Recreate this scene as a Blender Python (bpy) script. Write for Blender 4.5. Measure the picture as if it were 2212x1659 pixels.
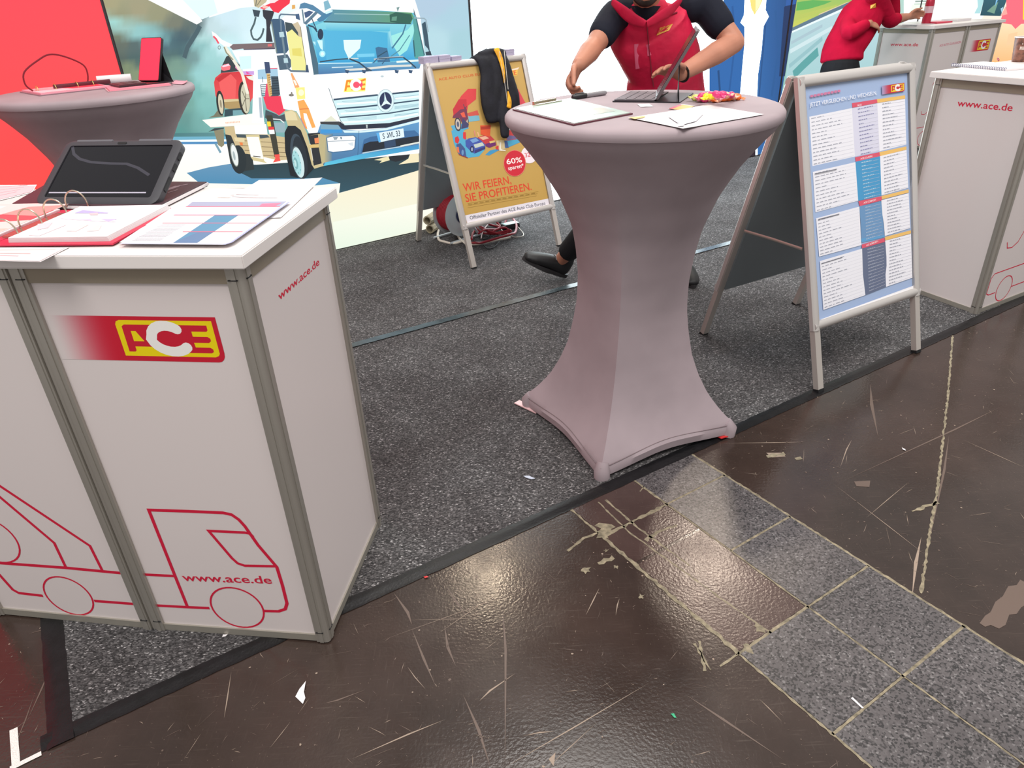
import bpy, bmesh, math, random
from math import sin, cos, pi, radians as R
from mathutils import Vector as V, Matrix as M
from mathutils.geometry import tessellate_polygon
random.seed(7)
for o in list(bpy.data.objects): bpy.data.objects.remove(o)
SC = bpy.context.scene
COL = SC.collection

# ------------------------------------------------------------ camera
FPX, PITCH, ROLL, CAMZ = 1527.4, .5059, -.0469, 1.42
_fw = V((0, cos(PITCH), -sin(PITCH))); _up = V((0, sin(PITCH), cos(PITCH))); _x = V((1, 0, 0))
CX = cos(ROLL)*_x + sin(ROLL)*_up; CU = -sin(ROLL)*_x + cos(ROLL)*_up
CO = V((0, 0, CAMZ))
cam = bpy.data.cameras.new('camera'); camo = bpy.data.objects.new('camera', cam); COL.objects.link(camo)
cam.sensor_fit = 'HORIZONTAL'; cam.sensor_width = 36.0; cam.lens = 36.0*FPX/2212; cam.clip_start = .02
camo.matrix_world = M(((CX.x, CU.x, -_fw.x, CO.x), (CX.y, CU.y, -_fw.y, CO.y), (CX.z, CU.z, -_fw.z, CO.z), (0, 0, 0, 1)))
SC.camera = camo
# ------------------------------------------------------------ view, hall light
SC.view_settings.view_transform = 'Standard'; SC.view_settings.look = 'None'
SC.view_settings.gamma = 1; SC.view_settings.use_curve_mapping = False
SC.view_settings.exposure = 0.0
wd = bpy.data.worlds.new('hall'); SC.world = wd; wd.use_nodes = True
wd.node_tree.nodes['Background'].inputs[0].default_value = (1.0, .985, .955, 1)
wd.node_tree.nodes['Background'].inputs[1].default_value = .64
def area(name, loc, target, size, power, col=(1, .95, .92), sy=None, spread=pi):
    l = bpy.data.lights.new(name, 'AREA'); l.energy = power; l.size = size; l.color = col; l.spread = spread
    if sy: l.shape = 'RECTANGLE'; l.size_y = sy
    else: l.shape = 'DISK'
    o = bpy.data.objects.new(name, l); COL.objects.link(o); o.location = loc
    o.rotation_euler = (V(target)-V(loc)).to_track_quat('-Z', 'Y').to_euler(); return o
# hall luminaires high overhead, and two truss spots above the display wall
area('hall_luminaire', (-1.5, -1.5, 6.5), (0, 1.5, 0), 3.2, 300, (1, .98, .94))
area('hall_luminaire', (3.5, .5, 6.5), (2, 3, 0), 3.2, 225, (1, .98, .94))
area('hall_luminaire', (.5, 4.0, 6.8), (.5, 3.5, 0), 2.6, 130, (1, .98, .94))
area('truss_spot', (-.56, 8.45, 6.6), (-.2, 1.8, 0), .4, 40, (1, .80, .58))
area('truss_spot', (3.0, 8.47, 6.6), (.5, 1.6, 0), .4, 95, (1, .82, .66))

# ------------------------------------------------------------ pixel rays -> world points on a given plane
def ray(px, py): return CX*(px-1106) + CU*(829.5-py) + _fw*FPX
def atz(px, py, z=0.0):
    d = ray(px, py); return CO + d*((z-CAMZ)/d.z)
def aty(px, py, y):
    d = ray(px, py); return CO + d*(y/d.y)
def atp(px, py, p0, n):
    d = ray(px, py); return CO + d*((p0-CO).dot(n)/d.dot(n))
def proj(P):
    d = P-CO; zf = d.dot(_fw); return (1106+FPX*d.dot(CX)/zf, 829.5-FPX*d.dot(CU)/zf)
def frame(o, u, v):
    u = V(u).normalized(); v = V(v).normalized(); n = u.cross(v)
    return M(((u.x, v.x, n.x, o[0]), (u.y, v.y, n.y, o[1]), (u.z, v.z, n.z, o[2]), (0, 0, 0, 1)))
def uv(fr, px, py):
    n = fr.to_3x3().col[2]; p = fr.inverted() @ atp(px, py, fr.translation, n); return (p.x, p.y)
def Z(ox, oy, s): return lambda pts: [(ox+x/s, oy+y/s) for x, y in pts]

# ------------------------------------------------------------ materials
def lin(c): 
    c = c/255.0; return c/12.92 if c <= .04045 else ((c+.055)/1.055)**2.4
def rgb(r, g, b): return (lin(r), lin(g), lin(b))
def mat(name, c, rough=.5, metal=0, spec=.5, noise=None, bump=None, coat=0, emit=0, alpha=None, trans=0):
    m = bpy.data.materials.new(name); m.use_nodes = True; nt = m.node_tree; b = nt.nodes['Principled BSDF']
    b.inputs['Base Color'].default_value = (*rgb(*c), 1); b.inputs['Roughness'].default_value = rough
    b.inputs['Metallic'].default_value = metal; b.inputs['Specular IOR Level'].default_value = spec
    b.inputs['Coat Weight'].default_value = coat
    if trans: b.inputs['Transmission Weight'].default_value = trans
    if emit: b.inputs['Emission Color'].default_value = (*rgb(*c), 1); b.inputs['Emission Strength'].default_value = emit
    tc = nt.nodes.new('ShaderNodeTexCoord')
    if noise:
        sc, amt = noise; n = nt.nodes.new('ShaderNodeTexNoise'); n.inputs['Scale'].default_value = sc; n.inputs['Detail'].default_value = 4
        nt.links.new(tc.outputs['Object'], n.inputs['Vector'])
        r = nt.nodes.new('ShaderNodeValToRGB'); r.color_ramp.elements[0].position = .3; r.color_ramp.elements[1].position = .7
        c0 = rgb(*[max(0, x*(1-amt)) for x in c]); c1 = rgb(*[min(255, x*(1+amt)) for x in c])
        r.color_ramp.elements[0].color = (*c0, 1); r.color_ramp.elements[1].color = (*c1, 1)
        nt.links.new(n.outputs['Fac'], r.inputs['Fac']); nt.links.new(r.outputs['Color'], b.inputs['Base Color'])
    if bump:
        sc, st, dist = bump; n = nt.nodes.new('ShaderNodeTexNoise'); n.inputs['Scale'].default_value = sc; n.inputs['Detail'].default_value = 3
        nt.links.new(tc.outputs['Object'], n.inputs['Vector'])
        bp = nt.nodes.new('ShaderNodeBump'); bp.inputs['Strength'].default_value = st; bp.inputs['Distance'].default_value = dist
        nt.links.new(n.outputs['Fac'], bp.inputs['Height']); nt.links.new(bp.outputs['Normal'], b.inputs['Normal'])
    return m
def print_mat(name, rough=.45, emit=0, spec=.3):
    m = bpy.data.materials.new(name); m.use_nodes = True; nt = m.node_tree; b = nt.nodes['Principled BSDF']
    a = nt.nodes.new('ShaderNodeVertexColor'); a.layer_name = 'Col'
    b.inputs['Roughness'].default_value = rough; b.inputs['Specular IOR Level'].default_value = spec
    if emit:
        b.inputs['Base Color'].default_value = (.02, .02, .02, 1)
        nt.links.new(a.outputs['Color'], b.inputs['Emission Color']); b.inputs['Emission Strength'].default_value = emit
    else: nt.links.new(a.outputs['Color'], b.inputs['Base Color'])
    return m

# ------------------------------------------------------------ mesh builder
WM = {}          # world matrix of every thing / part
class MB:
    def __init__(s): s.v = []; s.f = []; s.m = []; s.mi = 0
    def add(s, vs, fs):
        k = len(s.v); s.v += [V(p) for p in vs]
        for f in fs: s.f.append([i+k for i in f]); s.m.append(s.mi)
        return s
    def box(s, c, d, rot=None, bev=0):
        b = bmesh.new(); bmesh.ops.create_cube(b, size=1)
        bmesh.ops.scale(b, vec=d, verts=b.verts)
        if bev: bmesh.ops.bevel(b, geom=b.edges[:], offset=bev, segments=2, affect='EDGES', profile=.6)
        b.verts.index_update(); mt = M.Translation(c) @ (rot.to_4x4() if rot else M())
        s.add([mt @ v.co for v in b.verts], [[v.index for v in f.verts] for f in b.faces]); b.free(); return s
    def quad(s, a, b, c, d): return s.add([a, b, c, d], [(0, 1, 2, 3)])
    def prism(s, poly, h0, h1, fr=M()):
        n = len(poly); A = [fr @ V((x, y, h0)) for x, y in poly]; B = [fr @ V((x, y, h1)) for x, y in poly]
        fs = [(i, (i+1) % n, n+(i+1) % n, n+i) for i in range(n)]
        tr = tessellate_polygon([[V((x, y, 0)) for x, y in poly]])
        ar = sum(poly[i][0]*poly[(i+1) % n][1]-poly[(i+1) % n][0]*poly[i][1] for i in range(n))
        for t in tr:
            a = poly[t[0]]; b = poly[t[1]]; c = poly[t[2]]
            if (b[0]-a[0])*(c[1]-a[1])-(b[1]-a[1])*(c[0]-a[0]) < 0: t = t[::-1]
            fs.append(tuple(n+i for i in t)); fs.append(tuple(reversed(t)))
        if ar < 0: fs = [f if k >= n else tuple(reversed(f)) for k, f in enumerate(fs)]
        return s.add(A+B, fs)
    def tube(s, path, r, n=8, closed=False, cap=True, ry=None, side=None):
        P = [V(p) for p in path]; L = len(P); rr = r if isinstance(r, (list, tuple)) else [r]*L
        vs = []; up = None
        for i, p in enumerate(P):
            if closed: t = P[(i+1) % L]-P[i-1]
            else: t = P[min(i+1, L-1)]-P[max(i-1, 0)]
            if t.length < 1e-9: t = V((0, 0, 1))
            t.normalize()
            if side is not None: up = side - t*side.dot(t)
            elif up is None: up = (V((0, 0, 1)) if abs(t.z) < .9 else V((1, 0, 0))); up = up - t*up.dot(t)
            else: up = up - t*up.dot(t)
            up.normalize(); w = t.cross(up)
            b = (ry[i] if ry else rr[i])
            for k in range(n):
                a = 2*pi*k/n; vs.append(p + up*cos(a)*rr[i] + w*sin(a)*b)
        fs = []
        for i in range(L if closed else L-1):
            j = (i+1) % L
            for k in range(n): fs.append((i*n+k, i*n+(k+1) % n, j*n+(k+1) % n, j*n+k))
        if cap and not closed: fs += [tuple(reversed(range(n))), tuple((L-1)*n+k for k in range(n))]
        return s.add(vs, fs)
    def lathe(s, prof, c=(0, 0, 0), n=24, fr=M()):
        vs = []; fs = []; c = V(c)
        for r, z in prof:
            for k in range(n): vs.append(fr @ (c+V((r*cos(2*pi*k/n), r*sin(2*pi*k/n), z))))
        for i in range(len(prof)-1):
            for k in range(n): fs.append((i*n+k, i*n+(k+1) % n, (i+1)*n+(k+1) % n, (i+1)*n+k))
        fs += [tuple(reversed(range(n))), tuple((len(prof)-1)*n+k for k in range(n))]
        return s.add(vs, fs)
    def ball(s, c, r, n=10, mtx=None):
        b = bmesh.new(); bmesh.ops.create_uvsphere(b, u_segments=n*2, v_segments=n, radius=1); b.verts.index_update()
        sc = r if isinstance(r, (tuple, list)) else (r, r, r); c = V(c)
        s.add([c + ((mtx @ V((v.co.x*sc[0], v.co.y*sc[1], v.co.z*sc[2]))) if mtx else V((v.co.x*sc[0], v.co.y*sc[1], v.co.z*sc[2]))) for v in b.verts],
              [[v.index for v in f.verts] for f in b.faces]); b.free(); return s
    def build(s, name, mats, parent=None, smooth=40, fr=None, origin=None, kind=None):
        vs = [fr @ v for v in s.v] if fr is not None else s.v
        me = bpy.data.meshes.new(name); o = bpy.data.objects.new(name, me); COL.objects.link(o)
        if parent is not None: o.parent = parent; W = WM[parent.name]; WM[o.name] = W
        else:
            if origin is None:
                xs = [v.x for v in vs]; ys = [v.y for v in vs]; zs = [v.z for v in vs]
                origin = ((min(xs)+max(xs))/2, (min(ys)+max(ys))/2, min(zs))
            W = M.Translation(V(origin)); o.location = origin; WM[o.name] = W
        I = W.inverted()
        me.from_pydata([I @ v for v in vs], [], s.f)
        ms = mats if isinstance(mats, (list, tuple)) else [mats]
        for m in ms: me.materials.append(m)
        if len(ms) > 1: me.polygons.foreach_set('material_index', s.m)
        if smooth:
            me.polygons.foreach_set('use_smooth', [True]*len(me.polygons)); me.set_sharp_from_angle(angle=R(smooth))
        me.update()
        if kind: o['kind'] = kind
        return o
def thing(name, label, cat, loc=(0, 0, 0), rz=0, group=None):
    o = bpy.data.objects.new(name, None); COL.objects.link(o); o.empty_display_size = .1
    o.location = loc; o.rotation_euler = (0, 0, rz); WM[o.name] = M.Translation(V(loc)) @ M.Rotation(rz, 4, 'Z')
    return tag(o, label, cat, group)
def tag(o, label, cat, group=None):
    o['label'] = label; o['category'] = cat
    if group: o['group'] = group
    return o
def plabel(o, label): o['label'] = label; return o

_tcache = {}
def text_mesh(t, bold=.012):
    if t not in _tcache:
        cu = bpy.data.curves.new('t', 'FONT'); cu.body = t; cu.offset = bold; cu.size = 1; cu.resolution_u = 3; ob = bpy.data.objects.new('t', cu); COL.objects.link(ob)
        bpy.context.view_layer.update(); dg = bpy.context.evaluated_depsgraph_get()
        me = bpy.data.meshes.new_from_object(ob.evaluated_get(dg))
        _tcache[t] = ([(v.co.x, v.co.y) for v in me.vertices], [list(p.vertices) for p in me.polygons])
        bpy.data.objects.remove(ob); bpy.data.meshes.remove(me)
    return _tcache[t]

class Print:
    """flat printed graphics: layers of coloured shapes lying on a plane"""
    def __init__(s, fr, z0=.0004, dz=2.5e-5, px=False):
        s.fr = fr; s.z = z0; s.dz = dz; s.v = []; s.f = []; s.c = []; s.px = px
    def P(s, pts): return [uv(s.fr, *p) for p in pts] if s.px else [tuple(p) for p in pts]
    def raw(s, pts, faces, cols):
        k = len(s.v); s.v += [(x, y, s.z) for x, y in pts]
        for f in faces:
            s.f.append([i+k for i in f]); s.c += [cols[i] for i in f]
        s.z += s.dz
    def poly(s, pts, col, fillet=0):
        p = s.P(pts); n = len(p)
        cols = [rgb(*c) for c in col] if isinstance(col[0], (tuple, list)) else [rgb(*col)]*n
        fs = []
        for t in tessellate_polygon([[V((x, y, 0)) for x, y in p]]):
            a, b, c = p[t[0]], p[t[1]], p[t[2]]
            fs.append(t if (b[0]-a[0])*(c[1]-a[1])-(b[1]-a[1])*(c[0]-a[0]) > 0 else t[::-1])
        s.raw(p, fs, cols)
    def field(s, u0, v0, u1, v1, nu, nv, ctrl, pw=5.0):
        """softly blended colour field from printed sample colours (picture coordinates)"""
        pts = []; cols = []
        for j in range(nv+1):
            for i in range(nu+1):
                u = u0+(u1-u0)*i/nu; v = v0+(v1-v0)*j/nv; x, y = proj(s.fr @ V((u, v, 0))); W = 0; c = [0, 0, 0]
                for a, b_, *k in ctrl:
                    w = 1/((x-a)**2+(y-b_)**2*1.8+30)**(pw/2); W += w
                    for q in range(3): c[q] += w*k[q]
                pts.append((u, v)); cols.append(rgb(*[q/W for q in c]))
        s.raw(pts, [(j*(nu+1)+i, j*(nu+1)+i+1, (j+1)*(nu+1)+i+1, (j+1)*(nu+1)+i) for j in range(nv) for i in range(nu)], cols)
    def stroke(s, pts, w, col, closed=False, pxw=True):
        p = [V(q) for q in s.P(pts)]
        if s.px and pxw:
            a = pts[0]; q = V(uv(s.fr, a[0]+1, a[1]))-V(uv(s.fr, *a)); r = V(uv(s.fr, a[0], a[1]+1))-V(uv(s.fr, *a)); w = w*(q.length+r.length)/2
        n = len(p); L = []; Rr = []
        for i in range(n):
            if closed: d0 = p[i]-p[i-1]; d1 = p[(i+1) % n]-p[i]
            else: d0 = p[i]-p[max(i-1, 0)]; d1 = p[min(i+1, n-1)]-p[i]
            if d0.length < 1e-9: d0 = d1
            if d1.length < 1e-9: d1 = d0
            d0 = d0.normalized(); d1 = d1.normalized(); t = (d0+d1); t = t.normalized() if t.length > 1e-6 else d0
            k = min(1/max(t.dot(d0), .4), 2); nn = V((-t.y, t.x))*w/2*k
            L.append(p[i]+nn); Rr.append(p[i]-nn)
        fs = [(n+i, n+(i+1) % n, (i+1) % n, i) for i in range(n if closed else n-1)]
        s.raw([tuple(q) for q in L+Rr], fs, [rgb(*col)]*(2*n))
    def ell(s, c, rx, ry, col, rot=0, n=28, inner=0):
        a = [(c[0]+rx*cos(2*pi*k/n)*cos(rot)-ry*sin(2*pi*k/n)*sin(rot), c[1]+rx*cos(2*pi*k/n)*sin(rot)+ry*sin(2*pi*k/n)*cos(rot)) for k in range(n)]
        s.poly(a, col)
    def text(s, t, p0, p1, h, col, hpx=True):
        """text from p0 to p1 (baseline ends); h = capital height (uv units, or px if px)"""
        vs, fs = text_mesh(t); xs = [v[0] for v in vs]; x0, x1 = min(xs), max(xs)
        (a, b) = s.P([p0, p1]); a = V(a); b = V(b); d = b-a
        if s.px and hpx:
            q = V(uv(s.fr, p0[0], p0[1]-h))-V(uv(s.fr, *p0)); up = V((-d.y, d.x)).normalized(); hh = q.length
        else: up = V((-d.y, d.x)).normalized(); hh = h
        pts = [tuple(a + d*((x-x0)/(x1-x0)) + up*(y*hh/.70)) for x, y in vs]
        s.raw(pts, fs, [rgb(*col)]*len(pts))
    def build(s, name, m, parent):
        me = bpy.data.meshes.new(name); o = bpy.data.objects.new(name, me); COL.objects.link(o)
        o.parent = parent; W = WM[parent.name]; WM[o.name] = W; I = W.inverted() @ s.fr
        me.from_pydata([I @ V(v) for v in s.v], [], s.f)
        if abs(s.fr.to_3x3().col[2].z) > .9: s.c = [tuple(q*(1-.24*min(c)) for q in c) for c in s.c]      # pale inks on level sheets darkened to offset strong light from above
        ca = me.color_attributes.new('Col', 'FLOAT_COLOR', 'CORNER')
        ca.data.foreach_set('color', [x for c in s.c for x in (*c, 1)])
        me.materials.append(m); me.update(); return o

def bez(p0, p1, p2, n=8): return [tuple((1-t)**2*V(p0)+2*t*(1-t)*V(p1)+t*t*V(p2)) for t in [i/n for i in range(n+1)]]
def smooth_path(pts, n=6, closed=False):
    P = [V(p) for p in pts]; L = len(P); out = []
    for i in range(L if closed else L-1):
        a = P[i-1] if (closed or i) else P[i]; b = P[i]; c = P[(i+1) % L]; d = P[(i+2) % L] if (closed or i+2 < L) else c
        for k in range(n):
            t = k/n; out.append(.5*((2*b)+(c-a)*t+(2*a-5*b+4*c-d)*t*t+(3*b-a-3*c+d)*t**3))
    if not closed: out.append(P[-1])
    return out
def rrect(x0, y0, x1, y1, r, n=5):
    out = []
    for cx, cy, a in ((x1-r, y1-r, 0), (x0+r, y1-r, pi/2), (x0+r, y0+r, pi), (x1-r, y0+r, 1.5*pi)):
        for k in range(n+1): out.append((cx+r*cos(a+k*pi/2/n), cy+r*sin(a+k*pi/2/n)))
    return out
# shared materials
ALU = mat('brushed_aluminium', (172, 166, 158), .38, .55, .5, bump=(300, .08, .0005))
ALUL = mat('satin_aluminium', (205, 200, 197), .34, .45, .5)
WHITE = mat('white_laminate', (216, 205, 204), .33, 0, .4, bump=(220, .03, .0005))
BOARD = mat('white_counter_board', (226, 218, 216), .3, 0, .45)
PAPER = mat('white_paper', (222, 216, 218), .6, 0, .3)
DARK = mat('black_plastic', (30, 30, 33), .42, 0, .5, bump=(400, .1, .0004))
BLACKR = mat('black_rubber', (26, 26, 28), .6, 0, .4)
PRINT = print_mat('print_ink')
PRINTG = print_mat('glossy_print', .12, 0, .5)
LIGHTBOX = print_mat('backlit_fabric_print', .8, 1.08, .1)
LIGHTBOX2 = print_mat('bright_backlit_fabric', .8, 1.9, .1)
RED = (196, 30, 52); LINE = (205, 30, 62); YEL = (232, 208, 18)
# ============================================================ FLOOR
def node_mat(name):
    m = bpy.data.materials.new(name); m.use_nodes = True; nt = m.node_tree
    def N(t, **k):
        n = nt.nodes.new(t)
        for a, b in k.items():
            if a.startswith('i_'): n.inputs[a[2:].replace('_', ' ')].default_value = b
            else: setattr(n, a, b)
        return n
    def L(a, b): nt.links.new(a, b)
    return m, nt, nt.nodes['Principled BSDF'], N, L
def ramp(N, stops):
    r = N('ShaderNodeValToRGB'); e = r.color_ramp.elements
    while len(e) < len(stops): e.new(.5)
    for x, (p, c) in zip(e, stops): x.position = p; x.color = (*rgb(*c), 1) if len(c) == 3 else c
    return r
def brown_floor(name, c0, c1, rmin, rmax, bump=.2):
    m, nt, b, N, L = node_mat(name); tc = N('ShaderNodeTexCoord')
    n1 = N('ShaderNodeTexNoise', i_Scale=2.2, i_Detail=8.0, i_Roughness=.65); L(tc.outputs['Object'], n1.inputs['Vector'])
    r1 = ramp(N, [(.32, c0), (.68, c1)]); L(n1.outputs['Fac'], r1.inputs['Fac'])
    # scuffs: stretched fine noise
    mp = N('ShaderNodeMapping'); mp.inputs['Rotation'].default_value = (0, 0, .9); mp.inputs['Scale'].default_value = (4, 70, 1); L(tc.outputs['Object'], mp.inputs['Vector'])
    n2 = N('ShaderNodeTexNoise', i_Scale=3.0, i_Detail=3.0); L(mp.outputs[0], n2.inputs['Vector'])
    r2 = ramp(N, [(.60, (0, 0, 0, 1)), (.72, (1, 1, 1, 1))]); L(n2.outputs['Fac'], r2.inputs['Fac'])
    mp3 = N('ShaderNodeMapping'); mp3.inputs['Rotation'].default_value = (0, 0, -.5); mp3.inputs['Scale'].default_value = (90, 5, 1); L(tc.outputs['Object'], mp3.inputs['Vector'])
    n3 = N('ShaderNodeTexNoise', i_Scale=3.0, i_Detail=3.0); L(mp3.outputs[0], n3.inputs['Vector'])
    r3 = ramp(N, [(.62, (0, 0, 0, 1)), (.75, (1, 1, 1, 1))]); L(n3.outputs['Fac'], r3.inputs['Fac'])
    ad = N('ShaderNodeMath', operation='MAXIMUM'); L(r2.outputs[0], ad.inputs[0]); L(r3.outputs[0], ad.inputs[1])
    # fine speckle dirt
    v = N('ShaderNodeTexVoronoi', i_Scale=70.0); L(tc.outputs['Object'], v.inputs['Vector'])
    r4 = ramp(N, [(.05, (1, 1, 1, 1)), (.10, (0, 0, 0, 1))]); L(v.outputs['Distance'], r4.inputs['Fac'])
    ad2 = N('ShaderNodeMath', operation='MULTIPLY_ADD'); L(ad.outputs[0], ad2.inputs[0]); ad2.inputs[1].default_value = .05
    mu = N('ShaderNodeMath', operation='MULTIPLY'); L(r4.outputs[0], mu.inputs[0]); mu.inputs[1].default_value = .25
    L(mu.outputs[0], ad2.inputs[2])
    mx = N('ShaderNodeMix', data_type='RGBA'); L(ad2.outputs[0], mx.inputs['Factor']); L(r1.outputs[0], mx.inputs[6]); mx.inputs[7].default_value = (*rgb(150, 132, 118), 1)
    L(mx.outputs[2], b.inputs['Base Color'])
    n5 = N('ShaderNodeTexNoise', i_Scale=6.0, i_Detail=6.0); L(tc.outputs['Object'], n5.inputs['Vector'])
    mr = N('ShaderNodeMapRange', i_From_Min=.3, i_From_Max=.7, i_To_Min=rmin, i_To_Max=rmax); L(n5.outputs['Fac'], mr.inputs['Value'])
    ma = N('ShaderNodeMath', operation='MULTIPLY_ADD'); L(ad.outputs[0], ma.inputs[0]); ma.inputs[1].default_value = .08; L(mr.outputs[0], ma.inputs[2])
    L(ma.outputs[0], b.inputs['Roughness'])
    n6 = N('ShaderNodeTexNoise', i_Scale=130.0, i_Detail=3.0); L(tc.outputs['Object'], n6.inputs['Vector'])
    bp = N('ShaderNodeBump', i_Strength=bump, i_Distance=.002); L(n6.outputs['Fac'], bp.inputs['Height']); L(bp.outputs[0], b.inputs['Normal'])
    b.inputs['Specular IOR Level'].default_value = .5
    return m
FLOORM = brown_floor('scuffed_brown_floor_sheet', (45, 35, 31), (64, 51, 46), .11, .22)
BTILE = brown_floor('brown_floor_tile', (58, 42, 39), (80, 62, 58), .16, .26, .3)
floor = MB().quad((-5, -2.5, 0), (10, -2.5, 0), (10, 12, 0), (-5, 12, 0)).build('floor', FLOORM, origin=(0, 0, 0), smooth=0)
floor['kind'] = 'structure'; floor['label'] = 'glossy scuffed dark brown hall floor'
# terrazzo
TERR, nt, b, N, L = node_mat('dark_terrazzo'); tc = N('ShaderNodeTexCoord')
v = N('ShaderNodeTexVoronoi', i_Scale=230.0); L(tc.outputs['Object'], v.inputs['Vector'])
sx = N('ShaderNodeSeparateColor'); L(v.outputs['Color'], sx.inputs[0])
r = ramp(N, [(0, (48, 46, 47)), (.26, (60, 57, 58)), (.36, (88, 83, 84)), (.9, (98, 93, 94)), (.992, (130, 126, 126))]); L(sx.outputs[0], r.inputs['Fac'])
n = N('ShaderNodeTexNoise', i_Scale=5.0, i_Detail=4.0); L(tc.outputs['Object'], n.inputs['Vector'])
mx = N('ShaderNodeMix', data_type='RGBA', blend_type='MULTIPLY'); mx.inputs['Factor'].default_value = .6
r2 = ramp(N, [(.3, (190, 188, 190)), (.7, (255, 255, 255))]); L(n.outputs['Fac'], r2.inputs['Fac'])
L(r.outputs[0], mx.inputs[6]); L(r2.outputs[0], mx.inputs[7]); L(mx.outputs[2], b.inputs['Base Color'])
b.inputs['Roughness'].default_value = .3; b.inputs['Specular IOR Level'].default_value = .5
bp = N('ShaderNodeBump', i_Strength=.05, i_Distance=.001); L(sx.outputs[0], bp.inputs['Height']); L(bp.outputs[0], b.inputs['Normal'])
FILL = mat('beige_joint_filler', (128, 118, 99), .7, 0, .3, noise=(60, .22), bump=(250, .5, .001))
TA = .5514; TS = .2578; TO = V((.4661, 1.7409, 0))
ta = V((cos(TA), sin(TA), 0)); tb = V((sin(TA), -cos(TA), 0))
def tq(i, j): return TO + ta*(i*TS) + tb*(j*TS)
def tile(i0, j0, i1, j1, m, g=.0035, h=.0012):
    p = [tq(i0, j0)+ta*g+tb*g, tq(i0, j1)+ta*g-tb*g, tq(i1, j1)-ta*g-tb*g, tq(i1, j0)-ta*g+tb*g]
    mb = MB().prism([(q.x, q.y) for q in p], -.004, h)
    o = mb.build('tile', m, floor, smooth=0); return o
for i0, j0 in ((0, -1), (0, 0), (0, 1), (0, 2), (-1, 2), (0, 3), (-1, 3), (0, 4), (-1, 4), (0, 5), (-1, 5)):
    plabel(tile(i0, j0, i0+1, j0+1, TERR), 'dark grey speckled terrazzo tile')
for q in ((-1, -1, 0, 0), (-1, 0, 0, .55), (-1, .55, 0, 2)):
    plabel(tile(*q, BTILE, .005, .0008), 'brown floor tile')
# filler in the joints and cracks (ragged strips)
def ragged(mb, pts, w, jit=.35, z=.0009, step=.012):
    P = [V((p[0], p[1], 0)) for p in pts]; out = []
    for a, b_ in zip(P, P[1:]):
        k = max(1, int((b_-a).length/step))
        out += [a.lerp(b_, i/k) for i in range(k)]
    out.append(P[-1]); n = len(out); Lf = []; Rt = []
    for i, p in enumerate(out):
        t = (out[min(i+1, n-1)]-out[max(i-1, 0)]).normalized(); nn = V((-t.y, t.x, 0))
        Lf.append(p+nn*w/2*(1+random.uniform(-jit, jit))+V((0, 0, z))); Rt.append(p-nn*w/2*(1+random.uniform(-jit, jit))+V((0, 0, z)))
    mb.add(Lf+Rt, [(n+i, n+i+1, i+1, i) for i in range(n-1)])
mb = MB()
g = lambda pts: [atz(*p) for p in pts]
for pts, w, j in (([tq(0, -1.3), tq(0, 0)], .009, .5), ([tq(0, 0), tq(1, 0)], .007, .15), ([tq(0, 1), tq(1, 1)], .007, .2), ([tq(0, 2), tq(1, 2)], .006, .3),
                  ([tq(0, 3), tq(1, 3)], .008, .25), ([tq(1, -1.3), tq(1, 6)], .010, .45), ([tq(0, 0), tq(0, 3)], .006, .4), ([tq(0, 3), tq(0, 6)], .005, .5), ([tq(-1, 2), tq(0, 2)], .008, .45),
                  ([tq(-1, 3), tq(0, 3)], .006, .3), ([tq(-1, 2), tq(-1, 6)], .006, .6), ([tq(-1.25, 2), tq(-1, 2)], .006, .35), ([tq(-1, 0), tq(-1, 2)], .011, .6), ([tq(-1, 0), tq(0, 0)], .011, .6),
                  ([tq(-1, -.6), tq(-1, 0)], .008, .7)):
    ragged(mb, pts, w, j)
for pts, w, j in (([(1292, 1085), (1365, 1155), (1450, 1215), (1560, 1295), (1690, 1385)], .005, .7), ([(1308, 1080), (1378, 1140), (1490, 1222)], .006, .8),
                  ([(1310, 1145), (1262, 1163), (1225, 1190)], .008, .7), ([(1462, 1135), (1420, 1150), (1395, 1168)], .010, .7), ([(1326, 1205), (1292, 1218)], .016, .6),
                  ([(2058, 725), (2048, 850), (2025, 1060), (2010, 1140), (1989, 1282)], .007, .75), ([(1970, 1105), (2025, 1085)], .010, .8),
                  ([(1510, 1385), (1522, 1450)], .006, .8), ([(1500, 1390), (1535, 1448)], .006, .8), ([(1395, 1045), (1382, 1062)], .004, .6),
                  ([(1655, 985), (1695, 980)], .014, .8), ([(1718, 992), (1732, 990)], .014, .6)):
    ragged(mb, g(pts), w, j)
for c, rad in (((1310, 1140), .046), ((1265, 1232), .02), ((1302, 1150), .03), ((1310, 1190), .009), ((1330, 1225), .010), ((1640, 1355), .022), ((1615, 1400), .02), ((1385, 1290), .012)):
    c = atz(*c)+V((0, 0, rad*.01)); k = 11; st = [c+V((cos(2*pi*i/k), sin(2*pi*i/k), 0))*rad*random.uniform(.35, 1.15)*(1 if i % 2 else .7)+V((0, 0, .0011)) for i in range(k)]
    mb.add(st, [tuple(range(k))])
mb.build('joint_filler', FILL, floor, smooth=0, kind='stuff')
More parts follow.
